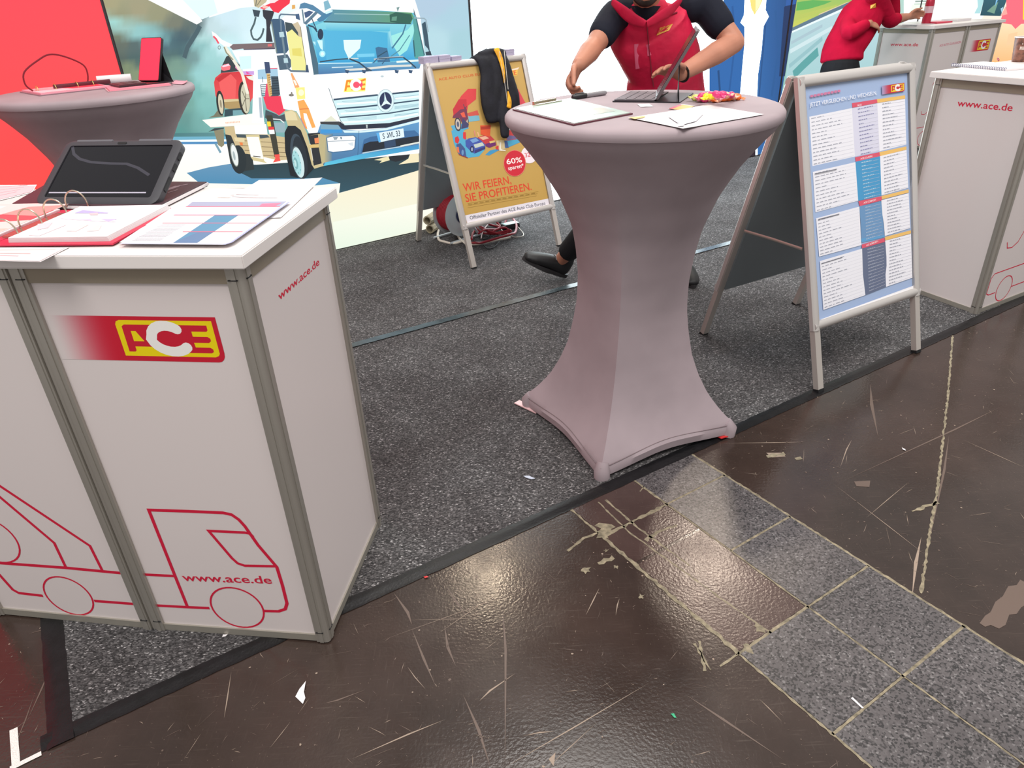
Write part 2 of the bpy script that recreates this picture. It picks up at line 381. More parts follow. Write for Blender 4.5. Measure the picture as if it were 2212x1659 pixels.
# scratches, scuffs and specks that belong to the floor
SCR = mat('pale_scratch', (152, 134, 120), .6, 0, .3)
SCR2 = mat('faint_scuff', (100, 84, 76), .5, 0, .4)
mb = MB()
def line(a, b_, w, z=.0006, taper=True):
    a = V((a[0], a[1], z)); b_ = V((b_[0], b_[1], z)); t = (b_-a).normalized(); nn = V((-t.y, t.x, 0))*w/2
    m_ = a.lerp(b_, random.uniform(.3, .7))+nn*random.uniform(-2, 2)
    mb.add([a, m_-nn, b_, m_+nn], [(0, 1, 2, 3)])
rs = random.Random(3)
for k in range(3600):
    x = rs.uniform(-1.5, 3.2); y = rs.uniform(.35, 3.2); a = rs.choice([.3, .55, 1.1, -.4, 1.5, 2.2, rs.uniform(0, 3.1)])+rs.gauss(0, .15)
    ln = rs.choice([.005, .008, .01, .012, .015, .02, .03, .06]) * rs.uniform(.5, 1.6); mb.mi = 0 if rs.random() < .3 else 1
    line((x, y), (x+ln*cos(a), y+ln*sin(a)), rs.uniform(.0005, .0015))
for k in range(1100):
    x = rs.uniform(-1.5, 3.2); y = rs.uniform(.35, 3.2); mb.mi = 0 if rs.random() < .5 else 1; q = rs.uniform(.0007, .0035); n_ = 5
    mb.add([V((x+q*cos(i*1.257)*rs.uniform(.5, 1.4), y+q*sin(i*1.257)*rs.uniform(.5, 1.4), .0006)) for i in range(5)], [tuple(range(5))])
mb.mi = 0
for a, b_, w in (((1087, 1660), (1403, 1475), .0030), ((945, 1370), (1085, 1275), .0018), ((1035, 1515), (1113, 1455), .0045), ((500, 1450), (484, 1552), .0030), ((870, 1340), (1060, 1335), .0012),
                 ((820, 1385), (1145, 1270), .0014), ((1295, 1270), (1265, 1330), .003), ((1338, 1293), (1330, 1330), .003), ((1800, 1045), (2000, 1200), .0022), ((1870, 1120), (1965, 1040), .002),
                 ((1840, 950), (1815, 1010), .0035), ((1320, 1130), (1390, 1240), .0016), ((1740, 955), (1560, 958), .003), ((1180, 1660), (1290, 1560), .0018), ((1690, 1560), (1640, 1510), .002), ((760, 1640), (960, 1555), .0035), ((880, 1440), (920, 1490), .002),
                 ((2080, 950), (2212, 1010), .0025), ((1970, 1290), (1990, 1160), .009), ((1130, 1590), (1200, 1580), .003)):
    line(atz(*a), atz(*b_), w)
mb.mi = 1
for a, b_, w in (((1086, 1315), (1091, 1659), .006), ((960, 1260), (1010, 1335), .005), ((850, 1280), (890, 1350), .008), ((960, 1350), (985, 1440), .007), ((890, 1360), (940, 1480), .006), ((1000, 1500), (1060, 1659), .007),
                 ((2050, 940), (2005, 1180), .007), ((1880, 830), (1897, 945), .012), ((700, 1520), (790, 1490), .004), ((1480, 1500), (1690, 1640), .006), ((1820, 1040), (2160, 880), .006), ((60, 1370), (160, 1340), .005), ((60, 1555), (110, 1440), .004), ((20, 1640), (75, 1500), .003)):
    line(atz(*a), atz(*b_), w)
for P_, k_ in (([(2116, 1346), (2128, 1330), (2140, 1322), (2150, 1300), (2166, 1288), (2178, 1266), (2196, 1264), (2204, 1252), (2222, 1262), (2226, 1300), (2206, 1312), (2196, 1326), (2180, 1328), (2172, 1350), (2158, 1358), (2140, 1350), (2128, 1354)], 1), ([(1655, 978), (1690, 978), (1697, 986), (1668, 988)], 0), ([(1845, 1040), (1880, 1038), (1878, 1052), (1850, 1050)], 1), ([(1185, 1640), (1200, 1625), (1196, 1655)], 0)):
    mb.mi = k_; mb.add([atz(*p, .0007) for p in P_][::-1], [tuple(range(len(P_)))])
mb.build('scratches', [SCR, SCR2], floor, smooth=0, kind='stuff')

# ============================================================ CARPET
CA = R(31.0); ca = V((cos(CA), sin(CA), 0)); cb = V((-sin(CA), cos(CA), 0)); C0 = V((-1.06, 1.03, 0)); CT = .004
CARP, nt, b, N, L = node_mat('charcoal_needle_felt'); tc = N('ShaderNodeTexCoord')
mp = N('ShaderNodeMapping'); mp.inputs['Rotation'].default_value = (0, 0, -CA); mp.inputs['Scale'].default_value = (190, 330, 300); L(tc.outputs['Object'], mp.inputs['Vector'])
v = N('ShaderNodeTexVoronoi', i_Scale=1.0); L(mp.outputs[0], v.inputs['Vector']); sx = N('ShaderNodeSeparateColor'); L(v.outputs['Color'], sx.inputs[0])
r = ramp(N, [(0, (52, 51, 52)), (.5, (80, 78, 79)), (.82, (106, 104, 105)), (.955, (126, 123, 124)), (.975, (176, 173, 174))]); L(sx.outputs[0], r.inputs['Fac'])
n = N('ShaderNodeTexNoise', i_Scale=3.5, i_Detail=5.0); L(tc.outputs['Object'], n.inputs['Vector'])
r2 = ramp(N, [(.3, (205, 200, 200)), (.7, (255, 255, 255))]); L(n.outputs['Fac'], r2.inputs['Fac'])
mx = N('ShaderNodeMix', data_type='RGBA', blend_type='MULTIPLY'); mx.inputs['Factor'].default_value = .9
L(r.outputs[0], mx.inputs[6]); L(r2.outputs[0], mx.inputs[7]); L(mx.outputs[2], b.inputs['Base Color'])
b.inputs['Roughness'].default_value = .95; b.inputs['Specular IOR Level'].default_value = .15
n6 = N('ShaderNodeTexNoise', i_Scale=260.0, i_Detail=4.0); L(tc.outputs['Object'], n6.inputs['Vector'])
md = N('ShaderNodeMath', operation='SUBTRACT'); L(n6.outputs['Fac'], md.inputs[0]); L(v.outputs['Distance'], md.inputs[1])
bp = N('ShaderNodeBump', i_Strength=.7, i_Distance=.003); L(md.outputs[0], bp.inputs['Height']); L(bp.outputs[0], b.inputs['Normal'])
def cpt(a, b_): return C0 + ca*a + cb*b_
WP = V((-1.097, 4.46, 0)); WU = V((.839, .544, 0)).normalized(); FW = frame(WP, WU, (0, 0, 1)); WH = 2.7
uL = uv(FW, 262, 150)[0]; uT = uv(FW, 1016, 60)[0]; uB = uv(FW, 1706, 30)[0]
def hitwall(p, d, off):
    n = FW.to_3x3().col[2]; k = ((WP+n*off-p).dot(n))/d.dot(n); return p+d*k
LEFTEND = hitwall(C0, cb, .075)
cp = [cpt(0, 0), cpt(9.5, 0), hitwall(cpt(9.5, 0), cb, .02), FW @ V((uL, 0, .02)), FW @ V((uL, 0, .075)), LEFTEND]
carpet = MB().prism([(p.x, p.y) for p in cp], .0005, CT).build('carpet', CARP, origin=(0, 0, 0), smooth=0)
tag(carpet, 'charcoal grey speckled needle felt carpet covering the stand floor', 'carpet')
TAPE = mat('black_duct_tape', (19, 18, 20), .36, 0, .35, noise=(30, .25), bump=(140, .5, .0016))
STAPE = mat('grey_seam_tape', (66, 76, 80), .22, 0, .6, noise=(12, .2), bump=(60, .3, .001))
WTAPE = mat('white_marking_tape', (225, 218, 214), .6, 0, .3, noise=(500, .12))
def tape(name, a, b_, w, m, z, label, cat='tape', jit=.06, group=None, drop=None):
    a = V(a); b_ = V(b_); t = (b_-a).normalized(); nn = V((-t.y, t.x, 0)); n_ = max(2, int((b_-a).length/.025)); mb = MB(); top = []
    cols = 5
    for i in range(n_+1):
        p = a.lerp(b_, i/n_); wl = w/2*(1+random.uniform(-jit, jit)); wr = w/2*(1+random.uniform(-jit, jit))
        for k in range(cols):
            f = k/(cols-1); off = -wr+(wl+wr)*f; zz = z+random.uniform(0, .0007)
            if drop: zz = (z if off > drop*w else .0016)+random.uniform(0, .0005)
            top.append(p+nn*off+V((0, 0, zz)))
    mb.add(top, [(i*cols+k, (i+1)*cols+k, (i+1)*cols+k+1, i*cols+k+1) for i in range(n_) for k in range(cols-1)])
    return tag(mb.build(name, m, smooth=60), label, cat, group)
tape('edge_tape', cpt(-.03, -.005), cpt(9.5, -.005), .044, TAPE, CT+.0006, 'glossy black tape sealing the long front edge of the carpet', drop=-.12)
tape('edge_tape', LEFTEND+ca*.008-cb*.02, cpt(.008, -.03), .052, TAPE, CT+.0008, 'black tape sealing the left carpet edge beside the white counter', drop=-.3)
s0 = atz(770, 745, CT); s1 = atz(1230, 620, CT); sd = (s1-s0).normalized()
tape('seam_tape', s0-sd*1.0, s1+sd*3.2, .045, STAPE, CT+.0008, 'grey shiny tape along the carpet seam behind the bar table')
tape('marking_tape', atz(30, 1575), atz(35, 1655), .016, WTAPE, .0012, 'longer white tape strip at the lower left floor corner', group=None)
tape('marking_tape', atz(22, 1662), atz(90, 1628), .012, WTAPE, .0018, 'slanting white tape strip meeting the end of the longer strip')

# ============================================================ BACKLIT WALL
FRAMEM = mat('dark_wall_profile', (70, 66, 68), .4, .5, .5)
WALLB = mat('white_wall_board', (205, 200, 200), .6)
def wallbox(name, u0, u1, label, depth=.10, z0=0.0, fz=0.0):
    t = thing(name, label, 'display wall', FW @ V(((u0+u1)/2, -depth/2, 0)), 0)
    F = FW @ M.Translation((0, 0, fz))
    mb = MB().prism([(u0, .002), (u1, .002), (u1, WH), (u0, WH)], -depth, -.004, F); mb.build('wall_body', WALLB, t, smooth=0)
    e = .006
    for nm, pr in (('frame_rail', [(u0, .002), (u1, .002), (u1, .008), (u0, .008)]), ('frame_rail', [(u0, WH-.012), (u1, WH-.012), (u1, WH), (u0, WH)]),
                   ('frame_stile', [(u0, .002), (u0+e, .002), (u0+e, WH), (u0, WH)]), ('frame_stile', [(u1-e, .002), (u1, .002), (u1, WH), (u1-e, WH)])):
        MB().prism(pr, -.004, .006, F).build(nm, FRAMEM, t, smooth=0)
    return t, F
# ---------------------------------------------------------- red display wall
t, F = wallbox('red_display_wall', uL-3.2, uL-.008, 'plain red backlit display wall at the far left edge', fz=.05)
pr = Print(F); a, b_ = uL-3.194, uL-.014
pr.poly([(a, .008), (b_, .008), (b_, WH-.012), (a, WH-.012)], [(255, 78, 62), (255, 82, 64), (255, 62, 98), (255, 60, 95)])
pr.build('print', LIGHTBOX, t)
# ---------------------------------------------------------- truck picture wall
t, F = wallbox('truck_picture_wall', uL, uT, 'backlit wall picture of a white recovery truck carrying a red car')
pr = Print(FW, px=False)
pr.poly([(uL+.006, .008), (uT-.006, .008), (uT-.006, WH-.012), (uL+.006, WH-.012)], [(240, 238, 215), (250, 246, 225), (235, 250, 255), (225, 246, 255)])
pr.px = True
A = lambda pts, c: pr.poly(pts, c)
S = lambda pts, w, c: pr.stroke(pts, w, c)
def grad(n, top, bot, pts):
    ys = [p[1] for p in pts]; a, b_ = min(ys), max(ys)
    return [tuple(top[k]+(bot[k]-top[k])*((y-a)/(b_-a) if b_ > a else 0) for k in range(3)) for y in ys]
def G(pts, top, bot): pr.poly(pts, grad(0, top, bot, pts))
def GH(pts, lft, rgt):
    xs = [p[0] for p in pts]; a, b_ = min(xs), max(xs)
    pr.poly(pts, [tuple(lft[k]+(rgt[k]-lft[k])*((x-a)/(b_-a)) for k in range(3)) for x in xs])
# concrete hall
x0 = lambda y: 262+(y-150)*.285+2          # left edge of the picture
x1 = lambda y: 1016+(y-60)*.065-3
CTRL = [(235,10,165,160,125),(260,30,150,150,120),(300,20,160,155,125),(340,30,150,150,120),(380,50,120,125,110),(410,60,95,110,105),(240,-80,150,150,120),(300,-90,150,150,120),
 (245,50,160,212,206),(270,62,155,196,190),(300,72,145,196,196),(330,80,134,188,192),(360,88,105,150,155),(245,80,115,125,105),(265,95,100,110,100),(290,100,85,105,105),(320,110,80,105,110),(350,102,75,105,115),(380,90,70,100,110),(400,80,70,95,105),(420,60,85,105,110),
 (262,130,85,100,95),(290,128,75,100,100),(330,128,85,115,110),(370,120,80,110,110),(395,112,72,104,110),(275,145,125,140,110),(300,160,130,145,115),(340,150,125,150,125),(380,140,120,155,140),(410,120,115,150,150),(430,100,140,190,190),
 (390,180,115,155,145),(400,220,115,165,155),(420,200,120,180,175),(440,160,150,205,205),(400,260,100,150,145),(430,260,115,170,165),(380,285,90,150,145),(440,80,175,215,215),(460,60,195,220,225),(490,40,205,230,240),(540,40,210,235,242),(560,80,215,240,248),(480,100,200,235,240),(455,120,160,210,210),(450,180,150,205,200),(445,220,130,190,185),(450,250,125,185,180),(540,150,190,225,228),(540,280,120,175,172),
 (620,-20,240,250,252),(500,-40,248,252,252),(400,-60,240,248,250),(800,-80,240,246,250),(940,-60,190,212,228),(940,10,175,200,220),(980,40,170,205,220),(1000,90,165,205,215),(940,90,180,215,225),(980,200,175,214,220),(940,300,200,225,225)]
v0_ = uv(FW, 600, 305)[1]
pr.px = False; pr.field(uL+.006, v0_, uT-.006, WH-.012, 84, 60, CTRL); pr.px = True
A([(x0(298), 298), (1000, 280), (x1(330), 330), (x0(330), 330)], (120, 170, 170))
A([(452, 38), (520, 17), (700, 4), (700, -60), (440, -60)], (244, 252, 252))
A([(262, -150), (320, 0), (425, 53), (437, 46), (330, -150)], (252, 254, 250))
A([(320, -150), (390, -5), (436, 42), (470, 28), (420, -150)], (225, 246, 255))
S([(398, 125), (405, 102), (425, 70), (432, 56)], 9, (72, 96, 104))
GH([(x0(289), 289), (470, 286), (560, 290), (560, 294), (x0(296), 296)], (60, 110, 112), (110, 160, 165))
A([(x0(296), 296), (560, 294), (560, 300), (x0(303), 303)], (112, 176, 200))
A([(x0(303), 303), (560, 300), (560, 305), (x0(307), 307)], (240, 250, 252)); A([(x0(307), 307), (560, 305), (560, 311), (x0(312), 312)], (80, 140, 190))
G([(x0(312), 312), (560, 311), (1000, 312), (x1(470), 470), (720, 560), (x0(560), 560)], (255, 254, 246), (244, 242, 222))
z = Z(360, 270, 3.814)
G(z([(165, 395), (340, 350), (530, 318), (800, 330), (1430, 320), (1430, 480), (1200, 500), (270, 478)]), (104, 150, 184), (78, 140, 178))
G(z([(590, 385), (700, 330), (1000, 310), (2100, 220), (2100, 372), (1750, 470), (1420, 560), (1430, 480), (1290, 438), (1000, 440), (700, 440)]), (42, 60, 66), (50, 84, 98))
G(z([(1330, 610), (1420, 562), (1760, 468), (2100, 366), (2100, 900), (1390, 1050)]), (246, 234, 204), (232, 242, 226))
G(z([(1390, 1030), (1370, 800), (2100, 640), (2100, 850)]), (248, 246, 232), (226, 240, 222))
z4 = Z(660, 150, 7.2115); z1 = Z(430, 0, 8.193); z2 = Z(430, 180, 7.541); z3 = Z(640, 0, 7.373)
A(z4([(1070, 1410), (1300, 1350), (1320, 1410), (1150, 1460), (1190, 1420)]), (235, 225, 180)); A(z4([(1450, 1480), (1600, 1390), (1640, 1280), (1760, 1270), (1770, 1440)]), (240, 228, 190))
A(z4([(1290, 1350), (1600, 1280), (1620, 1330), (1560, 1400), (1400, 1440), (1310, 1410)]), (38, 42, 48))
# ---- bed, crane and car
A(z1([(540, 830), (600, 780), (1330, 755), (1345, 872), (800, 897), (780, 860), (600, 885)]), (122, 106, 108)); S(z1([(790, 885), (1340, 865)]), 3.5, (84, 80, 100)); A(z1([(1215, 780), (1290, 775), (1290, 820), (1215, 825)]), (220, 110, 110))
A(z1([(580, 890), (1350, 870), (1400, 1230), (1380, 1640), (860, 1640), (760, 1200), (640, 1000)]), (246, 253, 254))
A(z1([(710, 1000), (920, 990), (920, 1210), (740, 1230)]), (214, 244, 250))
A(z2([(410, 700), (570, 700), (600, 830), (1110, 830), (1400, 880), (1450, 1245), (1300, 1255), (1100, 1210), (850, 1160), (640, 1150), (560, 1000), (430, 830)]), (206, 186, 142))
for y in (930, 1010, 1085, 1150): S(z2([(640, y), (840, y+12), (1440, y+45)]), 1.1, (110, 92, 66))
A(z2([(570, 880), (740, 890), (740, 960), (590, 940)]), (226, 210, 165)); A(z2([(640, 1070), (740, 1080), (720, 1140), (640, 1140)]), (222, 222, 190))
A(z2([(600, 830), (1110, 840), (1150, 880), (990, 900), (620, 880)]), (70, 84, 90)); A(z2([(655, 960), (710, 965), (712, 1010), (672, 1005)]), (238, 130, 70))
A(z2([(425, 830), (520, 850), (640, 1130), (860, 1160), (900, 1400), (640, 1450), (510, 1300)]), (48, 56, 58))
pr.ell(z2([(640, 1240)])[0], 17, 31, (40, 50, 54), -.12); pr.ell(z2([(575, 1165)])[0], 7.5, 26, (150, 160, 150), -.2); pr.ell(z2([(580, 1170)])[0], 6.4, 23, (232, 238, 236), -.2); pr.ell(z2([(570, 1180)])[0], 2.6, 10, (170, 185, 185), -.2)
A(z2([(240, 770), (400, 745), (408, 1005), (365, 1042), (310, 1005)]), (142, 136, 110)); A(z2([(150, 790), (400, 740), (410, 720), (250, 730)]), (60, 72, 76)); S(z2([(265, 980), (300, 1040), (350, 1130)]), 5, (120, 160, 180))
A(z2([(50, 597), (870, 492), (1070, 640), (1062, 672), (190, 718)]), (252, 249, 240)); S(z2([(190, 716), (1060, 670)]), 1, (190, 186, 170))
A(z2([(570, 692), (1092, 664), (1115, 832), (592, 824)]), (253, 252, 246))
for k in range(10): S(z2([(430+k*24, 645-k*2), (446+k*24, 643-k*2)]), 3.2, (250, 196, 168))
A(z2([(760, 840), (980, 840), (1060, 1262), (1108, 1300), (880, 1255), (840, 1200), (835, 1160)]), (214, 200, 150)); A(z2([(772, 872), (970, 872), (1052, 1236), (842, 1192)]), (254, 252, 242)); S(z2([(880, 1185), (1000, 1198)]), 1.8, (60, 60, 60))
A(z2([(300, 440), (360, 440), (400, 540), (150, 560), (240, 520)]), (120, 120, 100))
# car
A(z1([(405, 1160), (480, 1000), (540, 975), (720, 1150), (700, 1260), (380, 1290)]), (56, 66, 70)); A(z1([(640, 1090), (690, 1180), (690, 1250), (640, 1200)]), (226, 140, 180))
G(z1([(262, 1460), (285, 1375), (390, 1290), (720, 1262), (960, 1340), (965, 1700), (800, 1990), (400, 1830), (290, 1700)]), (214, 58, 66), (240, 92, 90))
A(z1([(350, 1460), (560, 1310), (660, 1420), (640, 1760), (420, 1800)]), (240, 96, 96)); A(z1([(300, 1400), (420, 1310), (700, 1270), (560, 1300), (350, 1450)]), (196, 48, 54))
A(z1([(760, 1262), (970, 1258), (972, 1325), (800, 1325)]), (206, 160, 224)); A(z1([(830, 1260), (900, 1300), (840, 1310)]), (232, 80, 160)); A(z1([(830, 1350), (960, 1340), (960, 1430), (880, 1400)]), (236, 240, 226))
A(z1([(385, 1180), (440, 1140), (520, 1125), (556, 1170), (545, 1230), (440, 1255), (400, 1240)]), (250, 120, 130)); A(z1([(400, 1165), (520, 1128), (545, 1160), (420, 1190)]), (255, 214, 230))
A(z2([(380, 262), (640, 250), (690, 395), (560, 430), (420, 405)]), (178, 150, 100)); A(z2([(390, 262), (640, 252), (650, 290), (400, 305)]), (214, 196, 150))
A(z2([(415, 425), (700, 400), (760, 490), (545, 525), (410, 545)]), (52, 76, 84)); A(z2([(548, 440), (730, 430), (760, 500), (550, 522)]), (118, 166, 172))
pr.ell(z2([(345, 320)])[0], 8.5, 27, (44, 48, 48), -.1); pr.ell(z2([(352, 335)])[0], 5.2, 22, (214, 204, 176), -.12); pr.ell(z2([(352, 335)])[0], 2, 9, (150, 140, 116), -.12)
pr.ell(z2([(735, 240)])[0], 12.5, 36, (54, 50, 44), -.1); pr.ell(z2([(752, 250)])[0], 9.6, 32, (206, 202, 176), -.1)
for k in range(5):
    a = k*1.2566; c = z2([(752, 250)])[0]; S([c, (c[0]+8.5*cos(a), c[1]+28*sin(a))], 1.6, (112, 106, 90))
A(z1([(220, 550), (300, 600), (400, 700), (590, 790), (540, 830), (450, 822), (350, 750), (240, 640)]), (250, 246, 246)); S(z1([(250, 640), (300, 690), (345, 770)]), 4, (236, 84, 104))
S(z1([(455, 825), (620, 1080), (760, 1300), (860, 1660)]), 7, (238, 234, 216)); S(z1([(440, 830), (480, 930), (600, 1060)]), 3, (150, 146, 120)); pr.ell(z1([(355, 840)])[0], 3.2, 4.4, (110, 130, 132)); pr.ell(z1([(355, 840)])[0], 2, 3, (200, 232, 232))
G(z2([(880, -60), (990, -60), (1062, 660), (862, 640)]), (250, 253, 254), (244, 250, 252)); S(z2([(990, 230), (1010, 560)]), 6, (176, 190, 200))
A(z1([(1035, 1235), (1410, 1200), (1420, 1400), (1040, 1400)]), (166, 204, 226)); S(z1([(1250, 1213), (1400, 1208)]), 1.8, (236, 70, 100))
A(z1([(1270, 1350), (1420, 1350), (1460, 1640), (1380, 1720), (1260, 1720), (1280, 1500)]), (66, 82, 94))
for k in range(7): S(z1([(1290, 1390+k*44), (1420, 1380+k*44)]), 1.4, (40, 50, 62))
for k in range(7): S(z1([(1085+k*3, 1500+k*32), (1190+k*2, 1496+k*32)]), 1.3, (70, 96, 110))
S(z1([(1085, 1500), (1110, 1700)]), 1.3, (70, 96, 110)); S(z1([(1120, 1360), (1125, 1460)]), 1.3, (70, 96, 110))
A(z1([(1185, 1480), (1215, 1480), (1235, 1720), (1160, 1720)]), (232, 64, 104)); A(z1([(1190, 1300), (1250, 1300), (1290, 1680), (1240, 1720), (1215, 1600)]), (214, 176, 112))
for k in range(9): S(z1([(1205+k*7, 1340+k*40), (1260+k*4, 1325+k*40)]), 1.1, (130, 96, 60))
A(z1([(1150, 1095), (1240, 1098), (1265, 1290), (1175, 1300)]), (62, 78, 112))
A(z2([(1040, 215), (1360, 203), (1402, 440), (1300, 522), (1240, 480), (1100, 412)]), (238, 62, 88)); A(z2([(1080, 430), (1250, 500), (1300, 530), (1390, 500), (1410, 620), (1150, 610), (1070, 560)]), (72, 84, 92))
A(z2([(1200, 640), (1400, 640), (1400, 800), (1230, 800)]), (150, 176, 184)); S(z2([(1200, 580), (1320, 590), (1380, 640)]), 2.4, (226, 232, 230))
A(z2([(1090, 520), (1190, 520), (1250, 830), (1310, 1200), (1225, 1200), (1150, 830)]), (64, 64, 54)); A(z2([(1100, 622), (1160, 620), (1172, 700), (1115, 702)]), (252, 216, 60)); A(z2([(1120, 708), (1215, 706), (1220, 752), (1130, 757)]), (232, 62, 66)); A(z2([(1130, 758), (1222, 753), (1230, 822), (1145, 826)]), (244, 246, 250)); A(z2([(1222, 1160), (1308, 1155), (1310, 1220), (1325, 1262), (1200, 1288), (1240, 1220)]), (240, 84, 76))
A(z1([(960, -20), (1210, -20), (1180, 40), (1050, 140), (975, 110)]), (196, 184, 150)); S(z1([(1010, 0), (1000, 110)]), 1.6, (90, 96, 92)); S(z1([(1090, 0), (1020, 100)]), 1.6, (130, 124, 100))
A(z1([(1120, 170), (1330, 200), (1290, 330), (1250, 480), (1300, 740), (1180, 740), (1190, 480), (1180, 350), (1130, 290)]), (52, 52, 62))
A(z1([(1070, 140), (1250, 60), (1380, -20), (1610, -20), (1600, 60), (1480, 150), (1400, 232), (1310, 205), (1240, 110), (1150, 175)]), (240, 52, 74)); A(z1([(1240, -10), (1420, -10), (1330, 50), (1250, 60)]), (250, 226, 226)); A(z1([(1120, 90), (1220, 110), (1200, 150), (1120, 150)]), (252, 190, 180))
A(z1([(940, 165), (1080, 190), (1055, 300), (972, 292)]), (58, 72, 84)); S(smooth_path([(*p, 0) for p in z1([(1000, 300), (965, 430), (915, 560), (950, 680), (1030, 708), (1095, 640), (1140, 500)])], 4), 4, (78, 98, 104)) if False else S(z1([(1000, 300), (975, 410), (915, 540), (925, 620), (960, 690), (1030, 708), (1085, 660), (1120, 590), (1140, 500)]), 4, (78, 98, 104))
# ---- cab
A([(592, 52), (618, 32), (640, 22), (655, 0), (664, -70), (880, -60), (897, 4), (908, 40), (917, 120), (917, 330), (760, 345), (690, 328), (640, 240), (612, 235), (604, 200), (596, 120)], (252, 254, 254))
A(z1([(1640, 90), (1695, 85), (1700, 150), (1640, 165)]), (226, 170, 90))
A(z1([(1545, 590), (1570, 480), (1650, 430), (1745, 390), (1790, 470), (1815, 660), (1905, 1245), (1640, 1250), (1600, 960)]), (238, 234, 152)); A(z1([(1640, 860), (1800, 850), (1820, 1000), (1650, 980)]), (228, 216, 112)); A(z1([(1640, 430), (1745, 385), (1790, 470), (1815, 660), (1750, 640)]), (206, 190, 160))
A(z1([(1515, 390), (1640, 410), (1745, 570), (1755, 640), (1640, 520), (1560, 570), (1530, 540)]), (62, 78, 84)); S(z1([(1790, 470), (1815, 660), (1905, 1245)]), 1.4, (120, 110, 80))
A(z1([(1265, 350), (1310, 333), (1450, 333), (1500, 370), (1582, 880), (1540, 938), (1365, 948)]), (64, 94, 122)); S(z1([(1275, 380), (1370, 930)]), 3, (120, 136, 130)); A(z1([(1370, 985), (1560, 960), (1620, 1060), (1625, 1180), (1580, 1228), (1420, 1238)]), (78, 100, 118))
for q in ([(1410, 570), (1490, 560), (1508, 652), (1425, 660)], [(1490, 1030), (1560, 1025), (1575, 1110), (1500, 1115)]): A(z1(q), (186, 214, 222))
S(z1([(1412, 345), (1418, 285), (1445, 252), (1740, 266)]), 3, (92, 116, 136)); S(z1([(1440, 340), (1450, 560)]), 3.6, (108, 132, 150)); S(z1([(1470, 655), (1510, 950), (1520, 1020)]), 4.5, (116, 138, 150)); S(z1([(1540, 1120), (1560, 1200), (1620, 1255), (1880, 1262)]), 4, (104, 122, 138))
A(z1([(1885, 1150), (1950, 1145), (1972, 1282), (1880, 1278)]), (64, 84, 112)); A(z1([(1700, 250), (1780, 240), (1810, 370), (1710, 330)]), (70, 96, 130))
A(z3([(130, 405), (330, 330), (560, 150), (1860, 180), (1905, 270), (2040, 880), (1990, 972), (340, 1022), (280, 960)]), (104, 190, 214))
G(z3([(230, 430), (450, 345), (1830, 380), (1990, 900), (1960, 960), (350, 1010)]), (136, 214, 226), (56, 160, 212)); GH(z3([(420, 470), (1000, 480), (1450, 520), (1450, 880), (480, 960)]), (84, 180, 220), (74, 176, 216)); G(z3([(450, 350), (1500, 372), (1480, 500), (480, 490)]), (150, 218, 230), (84, 184, 216))
A(z3([(1500, 570), (1760, 480), (1860, 370), (1872, 520), (1760, 800), (1640, 890), (1540, 730)]), (158, 232, 226)); S(z3([(1480, 500), (1520, 740)]), 5, (150, 214, 228)); S(z3([(1740, 390), (1690, 540), (1520, 770)]), 3, (66, 120, 150)); S(z3([(1800, 560), (1640, 800), (1500, 900)]), 2, (80, 140, 160))
A(z3([(1840, 262), (1895, 262), (2042, 880), (2000, 930), (1880, 930), (1850, 640), (1872, 480)]), (84, 160, 156)); S(z3([(1900, 270), (2035, 880)]), 3, (60, 110, 120)); S(z3([(1860, 640), (1885, 900)]), 3, (50, 100, 110))
GH(z3([(560, 150), (1830, 200), (1862, 260), (1820, 378), (440, 345), (540, 220)]), (92, 146, 170), (96, 156, 106)); S(z3([(600, 220), (1480, 235)]), 1.4, (170, 205, 205)); S(z3([(430, 347), (1820, 377)]), 2.6, (44, 78, 86))
A(z3([(480, -40), (1700, -20), (1840, 60), (1866, 205), (1200, 160), (570, 148)]), (250, 254, 254)); A(z3([(430, 30), (500, 0), (550, 120), (450, 170)]), (130, 180, 200))
A(z3([(1480, 240), (1580, 192), (1820, 228), (1845, 300), (1800, 380), (1490, 352)]), (48, 96, 84)); A(z3([(1520, 270), (1600, 260), (1590, 330), (1510, 330)]), (96, 150, 130)); A(z3([(1590, 120), (1640, 110), (1610, 190)]), (120, 150, 150)); A(z3([(1860, 130), (1905, 265), (1870, 240)]), (90, 110, 124))
A(z3([(130, 412), (190, 420), (345, 1022), (355, 1182), (272, 1192)]), (76, 108, 126)); A(z3([(30, 160), (110, 150), (272, 1182), (200, 1160)]), (253, 254, 254))
A(z3([(40, 140), (62, 62), (125, 40), (262, 82), (445, 212), (400, 255), (300, 185), (160, 130)]), (84, 132, 166)); A(z3([(155, 395), (108, 372), (300, 182), (345, 202)]), (92, 122, 144)); A(z3([(120, 200), (200, 170), (270, 190), (200, 260), (140, 290)]), (70, 92, 130)); A(z3([(320, 312), (470, 190), (580, 158), (565, 212), (430, 330), (360, 352)]), (72, 128, 164)); A(z3([(440, 195), (575, 155), (570, 190), (470, 225)]), (205, 240, 248)); S(z3([(90, 150), (120, 370)]), 3.4, (108, 136, 152))
S(z3([(180, 400), (270, 430), (330, 510)]), 3.2, (44, 66, 92)); S(z3([(240, 290), (320, 480)]), 2.2, (44, 66, 92)); pr.ell(z3([(380, 545)])[0], 6.2, 11.8, (38, 58, 84))
A(z3([(325, 640), (412, 640), (418, 800), (380, 772)]), (206, 244, 248)); pr.ell(z3([(410, 857)])[0], 6.6, 7, (170, 236, 252)); pr.ell(z3([(410, 857)])[0], 3.6, 4, (224, 250, 254)); A(z3([(745, 635), (1030, 632), (1008, 770), (850, 920), (822, 920), (760, 790)]), (226, 252, 252)); A(z3([(255, 660), (300, 665), (300, 730)]), (190, 236, 248))
